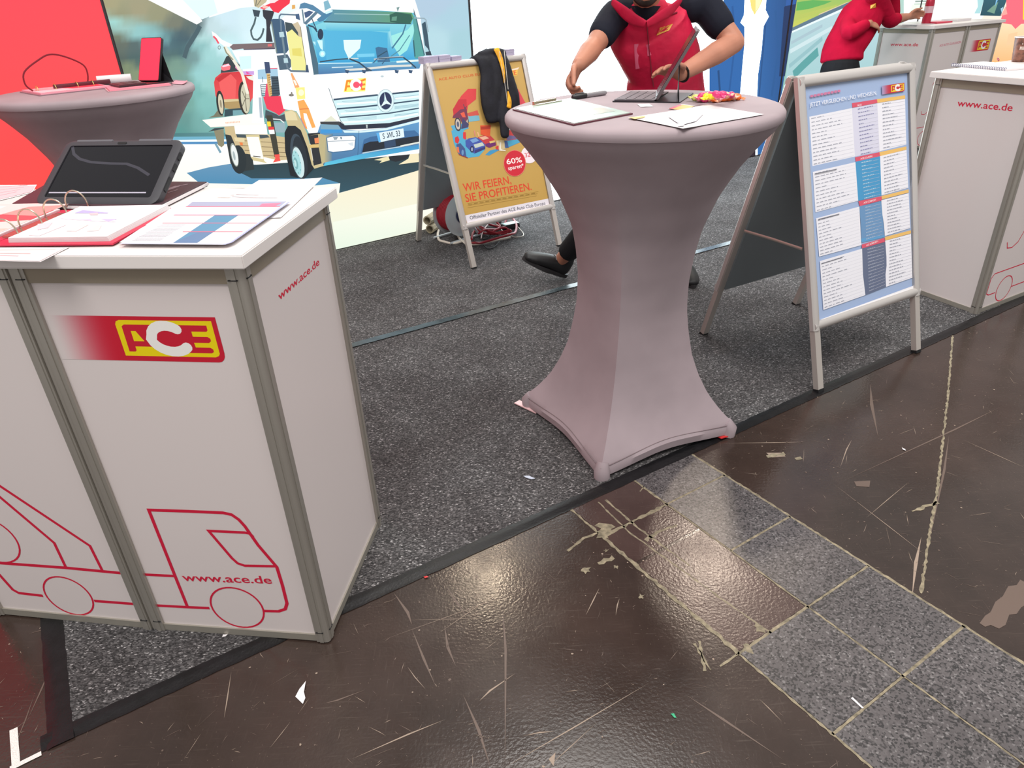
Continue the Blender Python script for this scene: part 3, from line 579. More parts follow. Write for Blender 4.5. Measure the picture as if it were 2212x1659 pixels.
A(z3([(1255, 760), (1300, 745), (1440, 765), (1490, 985), (1290, 992)]), (62, 112, 150)); A(z3([(960, 860), (1240, 850), (1240, 900), (970, 910)]), (120, 204, 236))
G(z3([(340, 1022), (1990, 972), (1955, 1092), (350, 1184)]), (96, 168, 206), (74, 118, 166)); S(z3([(350, 1010), (1200, 1000)]), 2, (200, 236, 244)); S(z3([(560, 1075), (900, 1062)]), 2, (210, 230, 236)); S(z3([(780, 1115), (1110, 1095), (1480, 1055), (1830, 1042)]), 4.4, (222, 222, 214)); S(z3([(1590, 985), (1980, 960)]), 4, (226, 240, 236))
for q in (790, 1060, 1580, 1800): A(z3([(q-20, 1110), (q+50, 1120), (q+30, 1170), (q-10, 1160)]), (58, 84, 116))
S(z3([(370, 985), (640, 945), (820, 935)]), 2.6, (54, 80, 96)); S(z3([(820, 932), (985, 932)]), 2.2, (210, 220, 218)); S(z3([(840, 935), (1000, 1000), (1100, 1080), (1190, 1125)]), 3.2, (48, 68, 84)); A(z3([(1080, 1060), (1205, 1120), (1110, 1140)]), (60, 84, 104)); S(z3([(1230, 945), (1500, 915), (1700, 905)]), 3.4, (176, 190, 196)); S(z3([(1300, 935), (1700, 910)]), 1.8, (60, 84, 104)); S(z3([(1700, 915), (1800, 990), (1900, 1080)]), 3, (50, 70, 86)); S(z3([(1220, 1000), (1290, 930)]), 2.2, (60, 100, 130)); S(z3([(1360, 1020), (1430, 930)]), 2.2, (60, 100, 130)); S(z3([(1290, 900), (1440, 810)]), 2, (44, 80, 100))
A(z3([(1992, 380), (2050, 340), (2080, 500), (2125, 850), (2085, 770), (2040, 720)]), (58, 84, 100)); S(z3([(1870, 285), (2030, 293), (2060, 320), (2095, 510)]), 2.6, (150, 172, 184)); A(z3([(2050, 830), (2130, 810), (2150, 880), (2060, 880)]), (52, 66, 80))
# ACE on the bonnet
A(z3([(790, 1268), (1108, 1240), (1092, 1452), (748, 1468)]), (255, 244, 120))
for q in ([(776, 1446), (806, 1282)], [(800, 1290), (850, 1288), (890, 1436)], [(796, 1376), (866, 1370)]): S(z3(q), 4.2, (244, 138, 40))
for q in ([(1016, 1290), (1098, 1262)], [(1012, 1290), (1034, 1425)], [(1020, 1355), (1092, 1340)], [(1030, 1422), (1090, 1412)]): S(z3(q), 4.0, (244, 138, 40))
pr.ell(z3([(945, 1350)])[0], 13.2, 13.2, (255, 254, 248)); pr.ell(z3([(950, 1350)])[0], 7, 7, (250, 84, 110)); A(z3([(960, 1325), (1020, 1330), (1040, 1290), (1055, 1345), (1030, 1400), (1000, 1365), (960, 1378)]), (250, 84, 110))
pr.ell(z3([(1362, 1215)])[0], 3.6, 2.2, (190, 206, 212))
# grille and star
A(z4([(410, 462), (1760, 325), (1760, 722), (1300, 832), (600, 866), (540, 800)]), (208, 238, 242))
for q, w in (([(430, 468), (700, 440), (1120, 396)], 3.6), ([(1345, 376), (1760, 336)], 3.4), ([(482, 613), (900, 580), (1115, 556)], 3.2), ([(1365, 527), (1760, 476)], 2.8), ([(530, 746), (960, 712), (1300, 680), (1760, 602)], 2.7)): S(z4(q), w, (58, 80, 102))
for y in (500, 640, 770):
    for k in range(3): S(z4([(560+k*20+(y-500)*.3, y+k*18), (1100, y-38+k*18)]), .9, (158, 196, 208)); S(z4([(1380, y-60+k*16), (1755, y-105+k*16)]), 1.0, (142, 184, 200))
for q in ([(480, 540), (1100, 505)], [(540, 690), (1150, 640)], [(1390, 455), (1755, 420)], [(560, 825), (1200, 785), (1750, 690)]): S(z4(q), 4, (240, 251, 252))
S(z4([(355, 290), (410, 460), (540, 800), (600, 866)]), 1.2, (84, 108, 118))
c = z4([(1240, 487)])[0]; pr.ell(c, 18.2, 25, (120, 146, 160)); pr.ell(c, 17.6, 24.2, (222, 242, 246)); pr.ell(c, 13.8, 19.4, (168, 196, 206)); pr.ell(c, 13.2, 18.6, (42, 52, 88))
A(z4([(1222, 354), (1256, 478), (1340, 556), (1250, 532), (1165, 580), (1216, 492)]), (228, 246, 248)); A(z4([(1222, 354), (1240, 505), (1216, 492)]), (176, 206, 216))
# bumper
A(z4([(500, 862), (530, 808), (600, 868), (1300, 832), (1762, 728), (1762, 776), (1250, 907), (600, 937), (555, 930)]), (42, 48, 66)); A(z4([(930, 860), (960, 858), (960, 915), (940, 915)]), (180, 190, 190))
A(z4([(220, 812), (520, 808), (540, 870), (230, 860)]), (64, 66, 70))
G(z4([(225, 850), (500, 862), (560, 932), (830, 952), (1250, 908), (1762, 775), (1760, 1180), (870, 1312), (300, 1492), (250, 1452), (170, 1010)]), (96, 156, 204), (76, 118, 160))
A(z4([(170, 1000), (230, 1000), (330, 1030), (300, 1440), (250, 1452), (205, 1200)]), (188, 178, 134)); GH(z4([(300, 1020), (420, 1000), (400, 1440), (290, 1450)]), (180, 172, 134), (84, 126, 160)); A(z4([(225, 850), (500, 862), (550, 940), (230, 960)]), (126, 168, 190)); A(z4([(230, 930), (560, 935), (560, 985), (235, 990)]), (64, 150, 214))
A(z4([(570, 945), (840, 955), (1250, 912), (1762, 778), (1762, 818), (1250, 945), (840, 985), (600, 985)]), (216, 240, 242))
A(z4([(315, 1060), (420, 1030), (745, 1020), (785, 1055), (768, 1225), (725, 1262), (420, 1300), (340, 1280)]), (70, 112, 150)); A(z4([(330, 1064), (425, 1042), (738, 1032), (768, 1062), (752, 1218), (716, 1250), (424, 1284), (350, 1266)]), (254, 254, 255))
S(z4([(330, 1120), (760, 1100)]), 1.4, (150, 165, 175)); A(z4([(420, 1050), (500, 1050), (480, 1090), (440, 1095)]), (150, 165, 176)); A(z4([(530, 1050), (560, 1050), (560, 1085), (540, 1085)]), (120, 140, 150)); A(z4([(650, 1150), (730, 1130), (740, 1190), (690, 1180)]), (214, 224, 230))
A(z4([(850, 1310), (900, 1090), (1000, 1050), (1500, 960), (1690, 945), (1762, 1010), (1762, 1160)]), (62, 108, 156)); A(z4([(900, 1162), (1000, 1122), (1200, 1110), (1762, 1030), (1762, 1140), (1200, 1234), (875, 1292)]), (36, 42, 52)); A(z4([(1215, 1120), (1390, 1090), (1400, 1190), (1225, 1225)]), (52, 74, 104)); S(z4([(880, 1300), (1200, 1245), (1480, 1200)]), 2, (190, 212, 220)); S(z4([(1470, 1195), (1762, 1135)]), 3.4, (222, 226, 216))
A(z4([(1095, 990), (1515, 915), (1532, 1050), (1135, 1136)]), (226, 242, 250)); A(z4([(1095, 990), (1138, 983), (1165, 1125), (1133, 1134)]), (92, 176, 232)); pr.text('S  WL 33', z4([(1200, 1082)])[0], z4([(1470, 1030)])[0], 12, (58, 76, 88)); pr.ell(z4([(1272, 1052)])[0], 1.6, 1.6, (70, 100, 120))
G(z4([(860, 1315), (1762, 1172), (1760, 1238), (820, 1402), (270, 1502), (300, 1446)]), (60, 142, 198), (96, 200, 226)); S(z4([(826, 950), (806, 1330)]), 1, (56, 92, 130))
# fender, wheel, step
A(z2([(1385, 800), (1440, 690), (1550, 680), (1660, 770), (1760, 1050), (1860, 1390), (1700, 1560), (1480, 1500), (1440, 1300), (1395, 1100)]), (30, 36, 42))
A(z2([(1378, 452), (1500, 428), (1580, 470), (1660, 620), (1745, 800), (1800, 1000), (1862, 1340), (2010, 1290), (2022, 1342), (1872, 1388), (1828, 1322), (1760, 1050), (1650, 760), (1560, 690), (1440, 690), (1400, 560)]), (206, 190, 144)); A(z2([(1390, 470), (1500, 440), (1560, 480), (1600, 600), (1480, 600), (1410, 600)]), (228, 214, 170))
A(z2([(1760, 815), (1960, 800), (1995, 1300), (1865, 1335), (1810, 1000)]), (46, 48, 54)); A(z2([(1790, 1000), (1960, 985), (1965, 1040), (1800, 1050)]), (222, 190, 120)); A(z2([(1800, 850), (1950, 820), (2060, 860), (2030, 1300), (1990, 1300), (1945, 1050), (1930, 830)]), (190, 178, 134)); A(z2([(1870, 892), (1940, 880), (1946, 972), (1880, 976)]), (238, 138, 90))
pr.ell(z2([(1615, 1190)])[0], 16.5, 50, (62, 76, 88), -.16); pr.ell(z2([(1640, 1200)])[0], 14.5, 46, (40, 48, 56), -.16); pr.ell(z2([(1605, 1275)])[0], 11.6, 35, (84, 96, 100), -.2); pr.ell(z2([(1612, 1285)])[0], 11.2, 33.5, (206, 228, 230), -.2); pr.ell(z2([(1585, 1290)])[0], 8.6, 27, (166, 216, 220), -.2); pr.ell(z2([(1570, 1300)])[0], 4.4, 13, (122, 176, 180), -.2); pr.ell(z2([(1560, 1300)])[0], 2.4, 8, (190, 226, 226), -.2)
for k in range(8): c = z2([(1590, 1290)])[0]; a = k*.785; pr.ell((c[0]+7*cos(a)+3*sin(a), c[1]+22*sin(a)), .8, 1.8, (110, 150, 156))
A(z2([(1530, -10), (1590, -20), (1630, 60), (1560, 66)]), (250, 172, 126)); A(z1([(1610, 1300), (1640, 1290), (1770, 1540), (1690, 1560)]), (250, 170, 110)); A(z1([(1655, 1420), (1690, 1410), (1730, 1500), (1700, 1510)]), (254, 244, 232)); A(z2([(1562, 70), (1712, 60), (1722, 250), (1592, 262)]), (255, 238, 136)); pr.ell(z2([(1655, 150)])[0], 6, 7, (255, 250, 210)); A(z2([(1595, 290), (1700, 262), (1782, 410), (1892, 715), (1832, 726), (1742, 490), (1692, 482), (1700, 560), (1757, 736), (1738, 746), (1650, 560)]), (248, 172, 90)); S(z2([(1630, 420), (1780, 408)]), 2, (226, 130, 70)); S(z2([(1650, 560), (1730, 730)]), 1.6, (244, 110, 110))
pr.ell(z2([(1495, 190)])[0], 5.6, 2.6, (110, 106, 100)); pr.ell(z2([(1500, 175)])[0], 2, 5, (140, 134, 124)); A(z4([(270, 810), (390, 720), (480, 800)]), (226, 228, 206))
pr.build('print', LIGHTBOX, t)

# ---------------------------------------------------------- white wall with the figure in a blue jacket
t, F = wallbox('white_display_wall', uT+.002, uB, 'glaring white backlit wall printed with a figure in blue')
pr = Print(FW)
pr.poly([(uT+.008, .008), (uB-.006, .008), (uB-.006, WH-.012), (uT+.008, WH-.012)], (255, 255, 255)); pr.c = [(4.2, 4.8, 5.0)]*len(pr.c)      # clear white fabric: brightest part of the wall
pr.px = True; z = Z(1480, 0, 4.607)
A(z([(330, -200), (600, -200), (585, 150), (550, 225), (590, 265), (590, 450), (575, 600), (545, 960), (560, 1560), (400, 1620), (330, 1300), (240, 900), (240, 690), (300, 420), (400, 80)]), (47, 104, 172))
GH(z([(820, -200), (1145, -200), (1105, 0), (985, 770), (880, 1500), (720, 1540), (715, 960), (725, 740), (760, 500), (780, 260), (832, 165), (800, 100)]), (52, 106, 170), (38, 76, 130))
S(z([(800, 240), (770, 560), (735, 960)]), 4, (40, 84, 140)); S(z([(470, 60), (500, 400), (440, 900)]), 5, (40, 92, 156)); S(z([(330, 700), (345, 900)]), 5, (34, 76, 128)); S(z([(900, 100), (930, 500), (860, 960)]), 6, (44, 92, 150))
A(z([(985, 70), (1115, -40), (1105, 40), (992, 760), (935, 760), (960, 400)]), (36, 58, 100)); A(z([(1030, -200), (1145, -200), (1100, 40), (1000, 60)]), (50, 96, 166))
A(z([(620, -200), (800, -200), (770, 0), (740, 70), (690, 150), (655, 80)]), (252, 226, 130)); A(z([(700, -100), (790, -100), (740, 60), (700, 120)]), (255, 244, 190)); A(z([(555, 1560), (700, 1490), (700, 1560), (560, 1640)]), (52, 40, 50))
pr.build('print', LIGHTBOX, t)
# ---------------------------------------------------------- road picture wall
uR0 = uB+.004; uR1 = uR0+2.05
t, F = wallbox('road_picture_wall', uR0, uR1, 'backlit wall picture of a grey road beside green verges')
pr = Print(FW); pr.poly([(uR0+.006, .008), (uR1-.006, .008), (uR1-.006, WH-.012), (uR0+.006, WH-.012)], [(150, 196, 198), (176, 210, 214), (200, 225, 215), (150, 205, 130)])
pr.px = True; z = Z(1700, 0, 4.32)
cl = lambda p: p
G(z([(85, -300), (900, -300), (620, -20), (590, 15), (480, 66), (300, 140), (48, 262), (60, 150)]), (104, 178, 110), (206, 208, 96)); A(z([(95, 20), (240, 0), (420, 10), (350, 40), (200, 85), (85, 100)]), (100, 178, 96)); A(z([(70, 150), (250, 100), (480, 40), (440, 70), (260, 130), (60, 200)]), (186, 200, 100)); A(z([(300, 130), (560, 20), (590, 15), (480, 75), (290, 150)]), (226, 206, 166))
A(z([(48, 258), (300, 140), (600, 10), (700, -30), (720, -10), (620, 36), (300, 180), (42, 296)]), (96, 122, 142)); A(z([(42, 292), (300, 176), (620, 34), (900, -60), (900, 0), (640, 50), (300, 196), (38, 312)]), (232, 246, 248))
G(z([(38, 312), (300, 196), (640, 50), (900, -20), (1100, 800), (-20, 800)]), (188, 214, 222), (164, 206, 208))
for q, w, c in (([(40, 400), (330, 240)], 5, (170, 196, 206)), ([(30, 480), (420, 260)], 7, (206, 228, 232)), ([(60, 700), (150, 610), (290, 480)], 15, (96, 164, 164)), ([(20, 620), (330, 360)], 7, (150, 192, 198))): S(z(q), w, c)
pr.build('print', LIGHTBOX, t)
# ---------------------------------------------------------- far right picture wall
uQ0 = uR1+.004; uQ1 = uQ0+4.4
t, F = wallbox('portrait_picture_wall', uQ0, uQ1, 'bright backlit wall at far right with a red shirted figure picture')
pr = Print(FW); pr.poly([(uQ0+.006, .008), (uQ1-.006, .008), (uQ1-.006, WH-.012), (uQ0+.006, WH-.012)], [(255, 240, 220), (255, 216, 176), (255, 250, 246), (250, 254, 255)])
pr.px = True; z = Z(1940, 0, 8.132)
A(z([(100, -400), (1650, -400), (1500, 280), (1400, 420), (100, 420)]), (253, 255, 254)); S(z([(300, 25), (500, 20)]), 2, (150, 170, 160)); S(z([(280, 75), (480, 70)]), 2, (200, 220, 205)); A(z([(240, 80), (480, 80), (470, 300), (200, 300)]), (240, 248, 236))
A(z([(1380, -200), (1520, -200), (1500, 20), (1440, 235), (1340, 235), (1400, 120)]), (176, 222, 226))
G(z([(1530, -400), (1960, -400), (1900, 20), (1800, 280), (1440, 272), (1500, 20)]), (60, 110, 130), (44, 84, 96)); A(z([(1560, 200), (1650, 120), (1760, 30), (1720, 150), (1690, 240)]), (120, 160, 140)); A(z([(1720, 0), (1760, -20), (1700, 120)]), (130, 190, 230)); A(z([(1800, 150), (1850, 120), (1820, 230)]), (170, 214, 236))
A(z([(1900, -400), (2240, -400), (2240, 420), (2160, 420), (2060, 510), (1990, 430), (1780, 420), (1830, 260), (1900, 120)]), (255, 112, 128)); A(z([(2200, -100), (2300, -100), (2300, 380), (2190, 340)]), (255, 226, 60)); A(z([(1890, 110), (1920, 250), (1800, 280)]), (255, 170, 160))
G(z([(1790, 400), (1990, 430), (2060, 510), (2160, 420), (2600, 400), (2600, 1100), (1600, 1100), (1700, 700)]), (255, 226, 186), (255, 190, 130)); A(z([(1940, 600), (2100, 560), (2060, 760), (1900, 800)]), (255, 206, 160))
pr.build('print', LIGHTBOX, t)
# ============================================================ COUNTERS
RAIL = mat('counter_aluminium_rail', (166, 160, 150), .42, .45, .5)
SHAD = mat('shaded_top_rail', (150, 138, 122), .45, .35, .4)  # darker rail tone, paints in the shade beneath the top board
CH, BH = .995, .026
def logo(pr, o, w, h, fade=(214, 204, 203)):
    """the fading red bar with the yellow framed ACE emblem; o = lower left, w x h"""
    X = lambda x, y: (o[0]+x*w, o[1]+y*h)
    n = 14
    for k in range(n):
        f0 = k/n; f1 = (k+1)/n; mixc = lambda f: tuple(fade[i]+(RED[i]-fade[i])*(f*f*(3-2*f)) for i in range(3))
        pr.poly([X(f0*.38, 0), X(f1*.38, 0), X(f1*.38, 1), X(f0*.38, 1)], [mixc(f0), mixc(f1), mixc(f1), mixc(f0)]); pr.z -= pr.dz
    pr.z += pr.dz
    pr.poly([X(.379, 0), X(.955, 0)] + [X(.955+.045*sin(a), .2-.2*cos(a)) for a in (.4, .8, 1.2)] + [X(1, .22), X(1, 1), X(.379, 1)], RED)
    # emblem; unit square of the yellow plate
    E = lambda x, y: X(.404+x*.568, .115+y*.80)
    def P(pts, c): pr.poly([E(*p) for p in pts], c)
    P([(0, 0), (.95, 0), (.985, .04), (1, .1), (1, 1), (.05, 1), (.015, .96), (0, .88)], YEL)
    P([(.055, .12), (.12, .12), (.135, .16), (.135, .27), (.32, .27), (.345, .2), (.37, .13), (.41, .11), (.92, .11), (.945, .15), (.945, .22), (.92, .27), (.77, .27), (.765, .40), (.92, .40), (.945, .45), (.945, .52), (.92, .57), (.77, .57), (.77, .71), (.925, .71), (.94, .75), (.94, .88), (.09, .88), (.06, .83)], RED)
    P([(.14, .42), (.25, .42), (.19, .70), (.14, .70)], YEL)
    c = []; 
    for k in range(19):
        a = R(48)+k*R(272)/18; c.append((.52+.175*cos(a)*(1.1 if sin(a) < 0 else 1)+.02*sin(-a), .5+.36*sin(a)))
    pts = [E(*q) for q in c]; wd_ = .105*w*.568
    pr.stroke(pts, wd_, (238, 234, 230), pxw=False)
    for q in (pts[0], pts[-1]): pr.ell(q, wd_/2, wd_/2, (238, 234, 230), n=12)
def counter(name, pts, visible, label, group, over=.018, nb_back=True):
    """pts: ground polyline left to right (outer faces); returns thing and frames of the faces"""
    P = [V((p[0], p[1], 0)) for p in pts]
    t = thing(name, label, 'counter', (sum(p.x for p in P)/len(P), sum(p.y for p in P)/len(P), CT), 0, group)
    z0 = CT; frs = []
    fr_of = lambda a, b_: frame(a+V((0, 0, z0)), b_-a, (0, 0, 1))
    panels = []
    for i, (a, b_) in enumerate(zip(P, P[1:])):
        F = fr_of(a, b_); L_ = (b_-a).length; pw = .03
        MB().prism([(pw, .001), (L_-pw, .001), (L_-pw, .022), (pw, .022)], -.022, .0, F).build('bottom_rail', RAIL, t, smooth=0)
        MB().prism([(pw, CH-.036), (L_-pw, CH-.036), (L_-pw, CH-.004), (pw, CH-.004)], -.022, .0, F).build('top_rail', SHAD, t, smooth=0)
        po = MB().prism([(pw-.004, .018), (L_-pw+.004, .018), (L_-pw+.004, CH-.03), (pw-.004, CH-.03)], -.013, -.0045, F).build('panel', WHITE, t, smooth=0)
        panels.append((po, F @ M.Translation((0, 0, -.0045)), L_)); frs.append(F)
    for i, p in enumerate(P):
        mb = MB()
        for j, s in ((i-1, -1), (i, 1)):
            if 0 <= j < len(frs):
                F = frs[j]; L_ = panels[j][2]; x = 0 if s == 1 else L_
                lo, hi = sorted((x+s*.007, x+s*.031)); mb.prism([(lo, 0), (hi, 0), (hi, CH-.002), (lo, CH-.002)], -.024, .0025, F)
                lo, hi = sorted((x+s*.012, x+s*.022)); mb.prism([(lo, .0), (hi, .0), (hi, CH-.002), (lo, CH-.002)], .0025, .0045, F)
        n_ = ((frs[min(i, len(frs)-1)].to_3x3().col[2]) + (frs[max(i-1, 0)].to_3x3().col[2])).normalized()
        c = p - n_*.0085
        mb.lathe([(.0088, .001), (.0088, CH-.003)], (c.x, c.y, z0), 14)
        mb.build('post', ALU, t, smooth=30)
        for zc in (.034, CH-.028):
            for j, s in ((i-1, -1), (i, 1)):
                if 0 <= j < len(frs):
                    F = frs[j]; x = 0 if s == 1 else panels[j][2]
                    lo, hi = sorted((x+s*.009, x+s*.028)); MB().prism([(lo, zc-.0010), (hi, zc-.0010), (hi, zc+.0010), (lo, zc+.0010)], .0, .0052, F).build('hinge_clip', BLACKR, t, smooth=0)
    return t, frs, panels, P
def board(t, poly):
    mb = MB().prism(poly, z0b, z0b+BH); return mb
def offset_poly(P, d):
    n = len(P); out = []
    for i in range(n):
        a = P[i-1]; b_ = P[i]; c = P[(i+1) % n]
        e0 = (b_-a).normalized(); e1 = (c-b_).normalized(); n0 = V((e0.y, -e0.x)); n1 = V((e1.y, -e1.x))
        k = d/max(.2, (1+n0.dot(n1))); q = V((b_.x, b_.y))+(n0+n1)*k; out.append((q.x, q.y))
    return out
def top_board(t, ring, over=.018):
    ring = [V((p[0], p[1])) for p in ring]
    ar = sum(ring[i-1].x*ring[i].y-ring[i].x*ring[i-1].y for i in range(len(ring)))
    if ar < 0: ring.reverse()
    poly = offset_poly(ring, over)
    b = bmesh.new(); z0 = CT+CH; vs = [b.verts.new((x, y, z0)) for x, y in poly]; vt = [b.verts.new((x, y, z0+BH)) for x, y in poly]
    b.faces.new(reversed(vs)); b.faces.new(vt)
    for i in range(len(vs)): b.faces.new((vs[i], vs[(i+1) % len(vs)], vt[(i+1) % len(vs)], vt[i]))
    bmesh.ops.bevel(b, geom=b.edges[:], offset=.002, segments=2, affect='EDGES'); b.verts.index_update()
    mb = MB().add([v.co.copy() for v in b.verts], [[v.index for v in f.verts] for f in b.faces]); b.free()
    return mb.build('tabletop', BOARD, t, smooth=30)
TOPZ = CT+CH+BH
# ---- left counter -----------------------------------------------------
qa = -.1453; W_ = V((-cos(qa), -sin(qa), 0)); U_ = V((-sin(qa), cos(qa), 0)); CC = V((-.4919, 1.2578, 0))
W2 = V((-.985, .172, 0)).normalized()
H1 = CC+W_*.4752; L1 = H1+W2*.4752; L2 = L1+U_*.47; B1 = CC+U_*.466
left, fl, pl, PP = counter('folding_counter', [L2, L1, H1, CC, B1], None, 'nearest white folding counter at left with red truck outline and big emblem', 'white folding counters')
top_board(left, [L2, L1, H1, CC, B1], .02)
# prints, drawn where they stand on the three faces
z = Z(0, 1000, 2.458); LW = 5.6
pr = Print(pl[2][1], px=True); fr = pl[2][1]
lg = [uv(fr, *p) for p in Z(120, 660, 6.144)([(95, 715), (2115, 155), (2060, 752)])]
logo(pr, (lg[0][0], (lg[2][1])), lg[1][0]-lg[0][0]+.002, lg[1][1]-lg[2][1]) if False else None
pr.px = False; logo(pr, (lg[0][0], lg[2][1]), lg[1][0]-lg[0][0], lg[1][1]-lg[2][1]); pr.px = True
st = lambda pts, w=LW: pr.stroke(z(pts), w, LINE)
st([(995, 762), (930, 600), (790, 249), (1000, 256), (1185, 264), (1230, 274), (1268, 300), (1300, 335), (1370, 435), (1470, 552), (1500, 650), (1524, 745), (1515, 775), (1480, 787), (1395, 785)])
st([(1470, 548), (1300, 545), (1262, 532), (1232, 505), (1108, 360), (1300, 369), (1325, 374), (1345, 392)])
def circ_px(p, a, b_):
    (x0, y0), (x1, y1) = uv(p.fr, *a), uv(p.fr, *b_); r = abs(x1-x0)/2; c = ((x0+x1)/2, (y0+y1)/2); p.px = False
    p.stroke([(c[0]+r*cos(k*pi/18), c[1]+r*sin(k*pi/18)) for k in range(36)], .0048, LINE, closed=True); p.px = True
circ_px(pr, *z([(1118, 745), (1402, 792)]))
st([(735, 590), (930, 600)]); st([(830, 756), (1000, 765), (1112, 770)])
q = z([(975, 625), (1447, 640)]); pr.text('www.ace.de', q[0], q[1], 15, LINE)
pr.build('print', PRINT, pl[2][0])
pr = Print(pl[1][1], px=True)
st([(-195, 517), (345, 556), (660, 586)]); st([(500, 732), (760, 752)]); st([(-60, 82), (478, 440), (545, 574)]); st([(-60, 130), (288, 424), (352, 558)])
st([(-60, 530), (0, 596), (68, 672), (100, 690), (228, 705)]); circ_px(pr, *z([(228, 668), (500, 745)])); 
p0 = uv(pr.fr, *z([(93, 420)])[0]); pr.px = False; r_ = .075
pr.stroke([(p0[0]-r_+r_*cos(k*pi/18), p0[1]+r_*sin(k*pi/18)) for k in range(36)], .0048, LINE, closed=True); pr.px = True
pr.build('print', PRINT, pl[1][0])
pr = Print(pl[3][1], px=True); z = Z(0, 530, 1.907)
q = z([(1150, 228), (1316, 78)]); pr.text('www.ace.de', q[0], q[1], 18, LINE); pr.build('print', PRINT, pl[3][0])

# ---- generic outline of the back half of the truck on the first front panel
def rear_art(po, fr, L_):
    pr = Print(fr); s = lambda p: pr.stroke(p, .0048, LINE, pxw=False)
    x = .05
    s([(L_-.03, .185), (x+.02, .185), (x, .165), (x, .09), (x+.02, .08), (x+.075, .08)]); c = (x+.145, .085); r = .062
    pr.stroke([(c[0]+r*cos(k*pi/18), c[1]+r*sin(k*pi/18)) for k in range(36)], .0048, LINE, closed=True, pxw=False)
    s([(x+.21, .08), (L_-.03, .08)]); hk = [(x+.135, .42), (x+.16, .40), (x+.165, .36), (x+.14, .315), (x+.10, .295), (x+.06, .30), (x+.045, .33)]
    s([(x+.165, .60), (x+.15, .44), (x+.135, .42)]); s(hk[:]); s([(x+.12, .54), (x+.165, .60), (x+.20, .545)]); s([(x+.165, .60), (L_-.03, .30)])
    return pr
# ---- right counter ----------------------------------------------------
RC = V((2.195, 3.019, 0)); ra = V((.878, .479, 0)).normalized(); rb = V((-.415, .91, 0)).normalized()
RB = RC+rb*.475; R1 = RC+ra*.4752; R2 = R1+ra*.4752; R3 = R2+rb*.475
right, fl_, prr, _ = counter('folding_counter', [RB, RC, R1, R2, R3], None, 'white folding counter beside the blue poster stand with a paper cup on top', 'white folding counters')
top_board(right, [RB, RC, R1, R2, R3], .022)
pr = Print(prr[0][1], px=True); q = [(2067, 229), (2186, 240)]; pr.text('www.ace.de', q[0], q[1], 14, LINE); pr.build('print', PRINT, prr[0][0])
rear_art(prr[1][0], prr[1][1], .4752).build('print', PRINT, prr[1][0])
pr = Print(prr[2][1]); logo(pr, (.06, .66), .30, .07); pr.text('www.ace.de', (.2, .13), (.40, .13), .018, LINE); pr.build('print', PRINT, prr[2][0])
# ---- far counter ------------------------------------------------------
FC = V((3.694, 6.587, 0)); fb = V((-.465, .885, 0)).normalized(); fa_ = V((.895, .446, 0)).normalized(); FC = FC+(fb+fa_)*.016
FB = FC+fb*.50; F1 = FC+fa_*.4752; F2 = F1+fa_*.4752; F3 = F2+fb*.50
far, ff, pf, _ = counter('folding_counter', [FB, FC, F1, F2, F3], None, 'farthest white folding counter with a person leaning on it', 'white folding counters')
top_board(far, [FB, FC, F1, F2, F3], .02)
pr = Print(pf[0][1], px=True); pr.text('www.ace.de', (1923, 99), (1983, 100), 7, LINE); pr.build('print', PRINT, pf[0][0])
pr = rear_art(pf[1][0], pf[1][1], .4752); pr.px = True; pr.text('ACE AUTO CLUB EUROPA', (2029, 101), (2076, 93), 4.5, (214, 120, 140)); pr.build('print', PRINT, pf[1][0])
pr = Print(pf[2][1]); a = uv(pf[2][1], 2100, 112); b_ = uv(pf[2][1], 2141, 82); pr = Print(pf[2][1]); logo(pr, (a[0]-.05, a[1]), b_[0]-a[0]+.05, b_[1]-a[1]-.005); pr.build('print', PRINT, pf[2][0])

